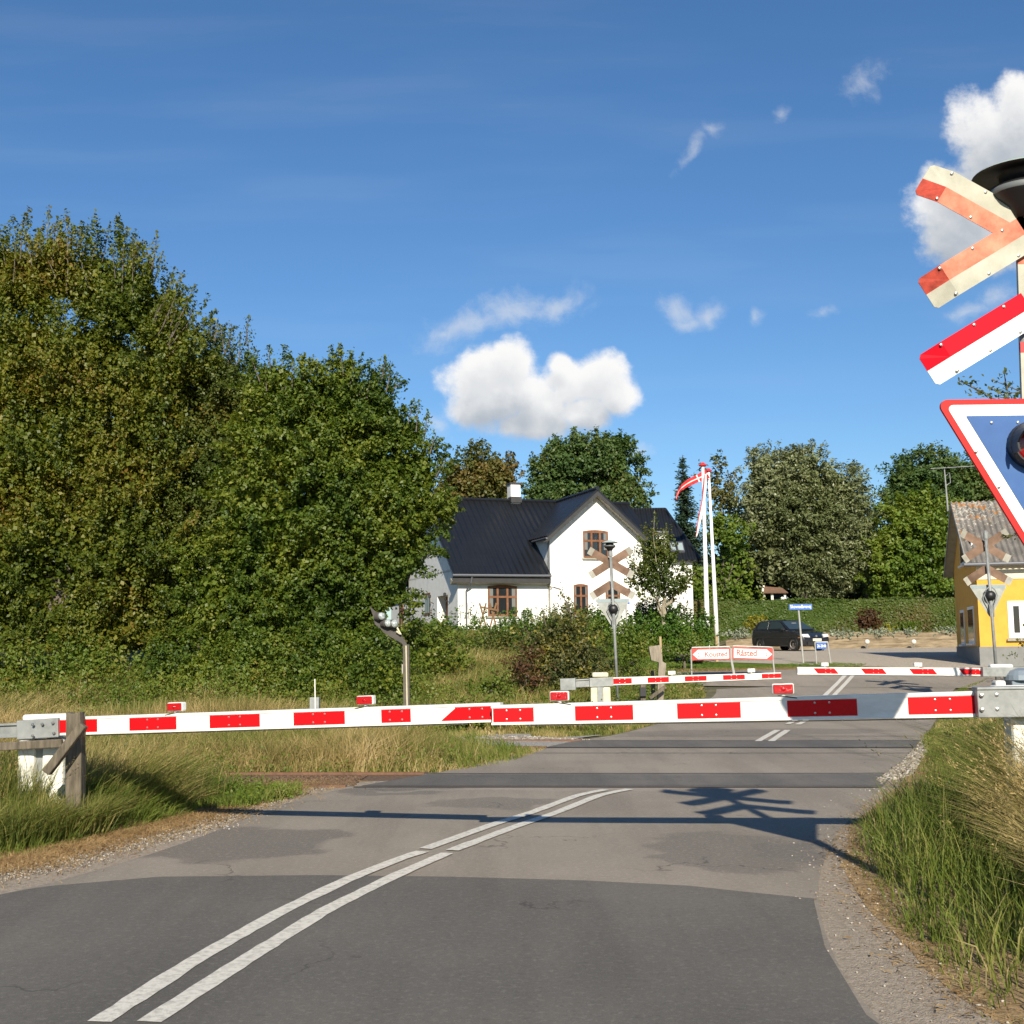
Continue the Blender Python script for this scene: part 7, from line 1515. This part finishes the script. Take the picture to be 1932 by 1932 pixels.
# bank up to the garden, and the strip between ballast and road
BK = [(-1.5, 24), (1.4, 23.0), (1.9, 23.3), (2.6, 26.2), (3.6, 29.5), (4.9, 31.8), (5.2, 34.5), (4.5, 37.9), (-.6, 38.4), (-1, 46), (-6, 50), (-6, 28)]
grass('bank_grass', BK, 110000, lambda q: .10 + .32 * smooth((2.4 + (q[:, 1] - 23) * .1 - q[:, 0]) / 1.5), .018, G_mixed, lean=(.08, 0), spread=.45)
BE = gp([(1040, 1392), (1100, 1388), (1160, 1383), (1236, 1364), (1255, 1350), (1150, 1360), (1080, 1376), (1000, 1388)])
grass('grass', BE, 15000, lambda q: np.full(len(q), .12), .012, G_mixed, lean=(.05, 0))
G2 = [(-1, 38.4), (3.0, 38.6), (7.9, 39.1), (11.0, 39.3), (11.5, 40.5), (7.6, 44.5), (5.8, 46), (-1, 46)]
grass('lawn_grass', G2, 60000, lambda q: .06 + .10 * smooth((5.2 - q[:, 0]) / 2), .02, G_lawn, lean=(.02, 0))
fringe(resample([(-1, 38.3), (3, 38.4), (8, 38.8), (11.3, 39.0)], 30), .35, 9000, hmax=.12)
GU = [(-6, 46), (6.2, 46), (8, 52), (-3, 54.5), (-7, 54)]
grass('lawn_grass', GU, 26000, lambda q: np.full(len(q), .12), .02, G_lawn)
# right of the road beyond the boom
RG = gp([(1760, 1376), (1745, 1388), (1742, 1405), (1750, 1425)]) + [(9.5, 16.0), (12, 24), (10.8, 31)] + gp([(1868, 1280), (1812, 1298), (1785, 1325)])
grass('grass', RG, 60000, lambda q: .08 + .18 * smooth((edge_dist(ER, q) - .1) / 1.4), .014, G_green, lean=(-.1, 0))
grass('dry_grass', RG, 20000, lambda q: .08 + .30 * smooth((edge_dist(ER, q) - .3) / 1.4), .012, G_mixed, lean=(-.15, 0))
# pebbles on the shoulders and ballast
def pebbles(name, pts, smin, smax, m):
    ico = bmesh.new(); bmesh.ops.create_icosphere(ico, subdivisions=1, radius=1); bv = np.array([v.co[:] for v in ico.verts]); bf = np.array([[v.index for v in f.verts] for f in ico.faces]); ico.free()
    n = len(pts); s = RNG.uniform(smin, smax, n); V = []; 
    sc = s[:, None] * RNG.uniform(.6, 1.3, (n, 3)) * [1, 1, .6]; jit = 1 + .18 * RNG.normal(size=(n, len(bv), 1)); a = RNG.random(n) * 6.28
    P_ = bv[None] * jit * sc[:, None]; ca, sa = np.cos(a)[:, None], np.sin(a)[:, None]; X = P_[..., 0] * ca - P_[..., 1] * sa; Y_ = P_[..., 0] * sa + P_[..., 1] * ca
    z = H(pts[:, 0], pts[:, 1]); V = np.stack([X + pts[:, :1], Y_ + pts[:, 1:2], P_[..., 2] + z[:, None] + s[:, None] * .15], -1).reshape(-1, 3)
    F_ = (np.arange(n)[:, None, None] * len(bv) + bf[None]).reshape(-1, 3); tag(link(name, fast_mesh(name, V, F=F_), m), None, None, None, 'stuff')
M_peb = leaf_mat('pebble_stone', [(0, (.12, .10, .08)), (.5, (.27, .23, .18)), (.85, (.42, .38, .32)), (1, (.62, .60, .55))], trans=0, rough=.9, spec=.2, patch=.1)
def along(line, n, w):
    line = resample(line, 80); i = RNG.integers(0, 79, n); t = RNG.random(n)[:, None]; return line[i] + (line[i + 1] - line[i]) * t + RNG.normal(size=(n, 2)) * w
pebbles('gravel', np.concatenate([along([(x - .15, y) for x, y in gp([(0, 1662), (150, 1632), (250, 1602), (420, 1558), (480, 1530), (560, 1496), (620, 1484)])], 4500, .13), along(gp([(1870, 1932), (1740, 1830), (1640, 1720), (1585, 1610), (1600, 1570), (1680, 1495), (1722, 1450)]), 900, .2)]), .003, .011, M_peb)
bl = scatter([(-1.9, yline(T2, d2, -1, .85)), (1.0, yline(T2, d2, 1, .85)), (1.3, 21.6), (.2, 22.6), (-1.2, 22.9)], 6000); pebbles('ballast_stones', bl, .014, .032, M_peb)
bl = scatter(gp([(1660, 1480), (1720, 1462), (1745, 1425), (1760, 1400), (1740, 1395), (1700, 1440), (1655, 1470)]), 1200); pebbles('ballast_stones', bl, .012, .03, M_peb)
bl = scatter([(-3.6, T1.y - .6), (-1.9, T1.y - .6), (-1.9, T1.y + .6), (-3.6, T1.y + .6)], 1200); pebbles('ballast_stones', bl, .012, .025, MATS['rusty_ballast'])

# leafy weeds among the grass of the bank and beside the tracks
def weeds(name, poly, n, hmax, m, leaf=.05):
    c = scatter(poly, n); k = 26; h = RNG.uniform(.3, 1, n) * hmax; t = RNG.random((n, k)); z = H(c[:, 0], c[:, 1])
    pos = np.stack([c[:, :1] + RNG.normal(size=(n, k)) * .07 * (.5 + h[:, None]), c[:, 1:2] + RNG.normal(size=(n, k)) * .07, z[:, None] + t * h[:, None]], -1).reshape(-1, 3)
    tag(link(name, fast_mesh(name, leaf_quads(pos, rdir(n * k) + [0, -.3, .6], leaf * RNG.uniform(.5, 1.3, n * k))), m), None, None, None, 'stuff')
weeds('weeds', BK, 2600, .55, L_shrub, .055); weeds('weeds', [(-20, 22.5), (-1.5, 22), (-.8, 24), (-1.5, 29), (-20, 29)], 2800, .6, L_shrub, .055)
weeds('weeds', [(-20, 25.2), (-2.2, 25.0), (-1.2, 26.5), (-2.5, 28.5), (-20, 28.5)], 2600, 1.0, L_shrub, .065)
weeds('weeds', [(-16, 16.6), (x_r - .5, 16.4), (x_r + .9, 17.6), (-16, 18.6)], 500, .35, L_shrub, .04)
weeds('weeds', [(3.0, 5.2), (3.1, 8.5), (4.5, 11), (5.0, 9), (4.2, 4.8)], 420, .35, L_bright, .035)
weeds('weeds', LP_in, 380, .3, L_bright, .03)
weeds('weeds', [(-4.5, 12.4), (-2.7, 12.8), (-2.3, 14.0), (-4.4, 14.2)], 130, .3, L_bright, .03)
# bits of straw, twigs and dead leaves lying on the shoulders
lt = np.concatenate([along(gp([(1850, 1932), (1720, 1830), (1630, 1720), (1590, 1610), (1612, 1570)]), 380, .12), along(gp([(0, 1650), (150, 1620), (250, 1590), (420, 1545), (480, 1522)]), 380, .15)])
nl_ = len(lt); P3 = np.stack([lt[:, 0], lt[:, 1], H(lt[:, 0], lt[:, 1]) + .012], 1)
tag(link('leaf_litter', fast_mesh('leaf_litter', leaf_quads(P3, np.tile([0, 0, 1.], (nl_, 1)) + rdir(nl_) * .3, RNG.uniform(.02, .06, nl_), .28)), G_litter), None, None, None, 'stuff')
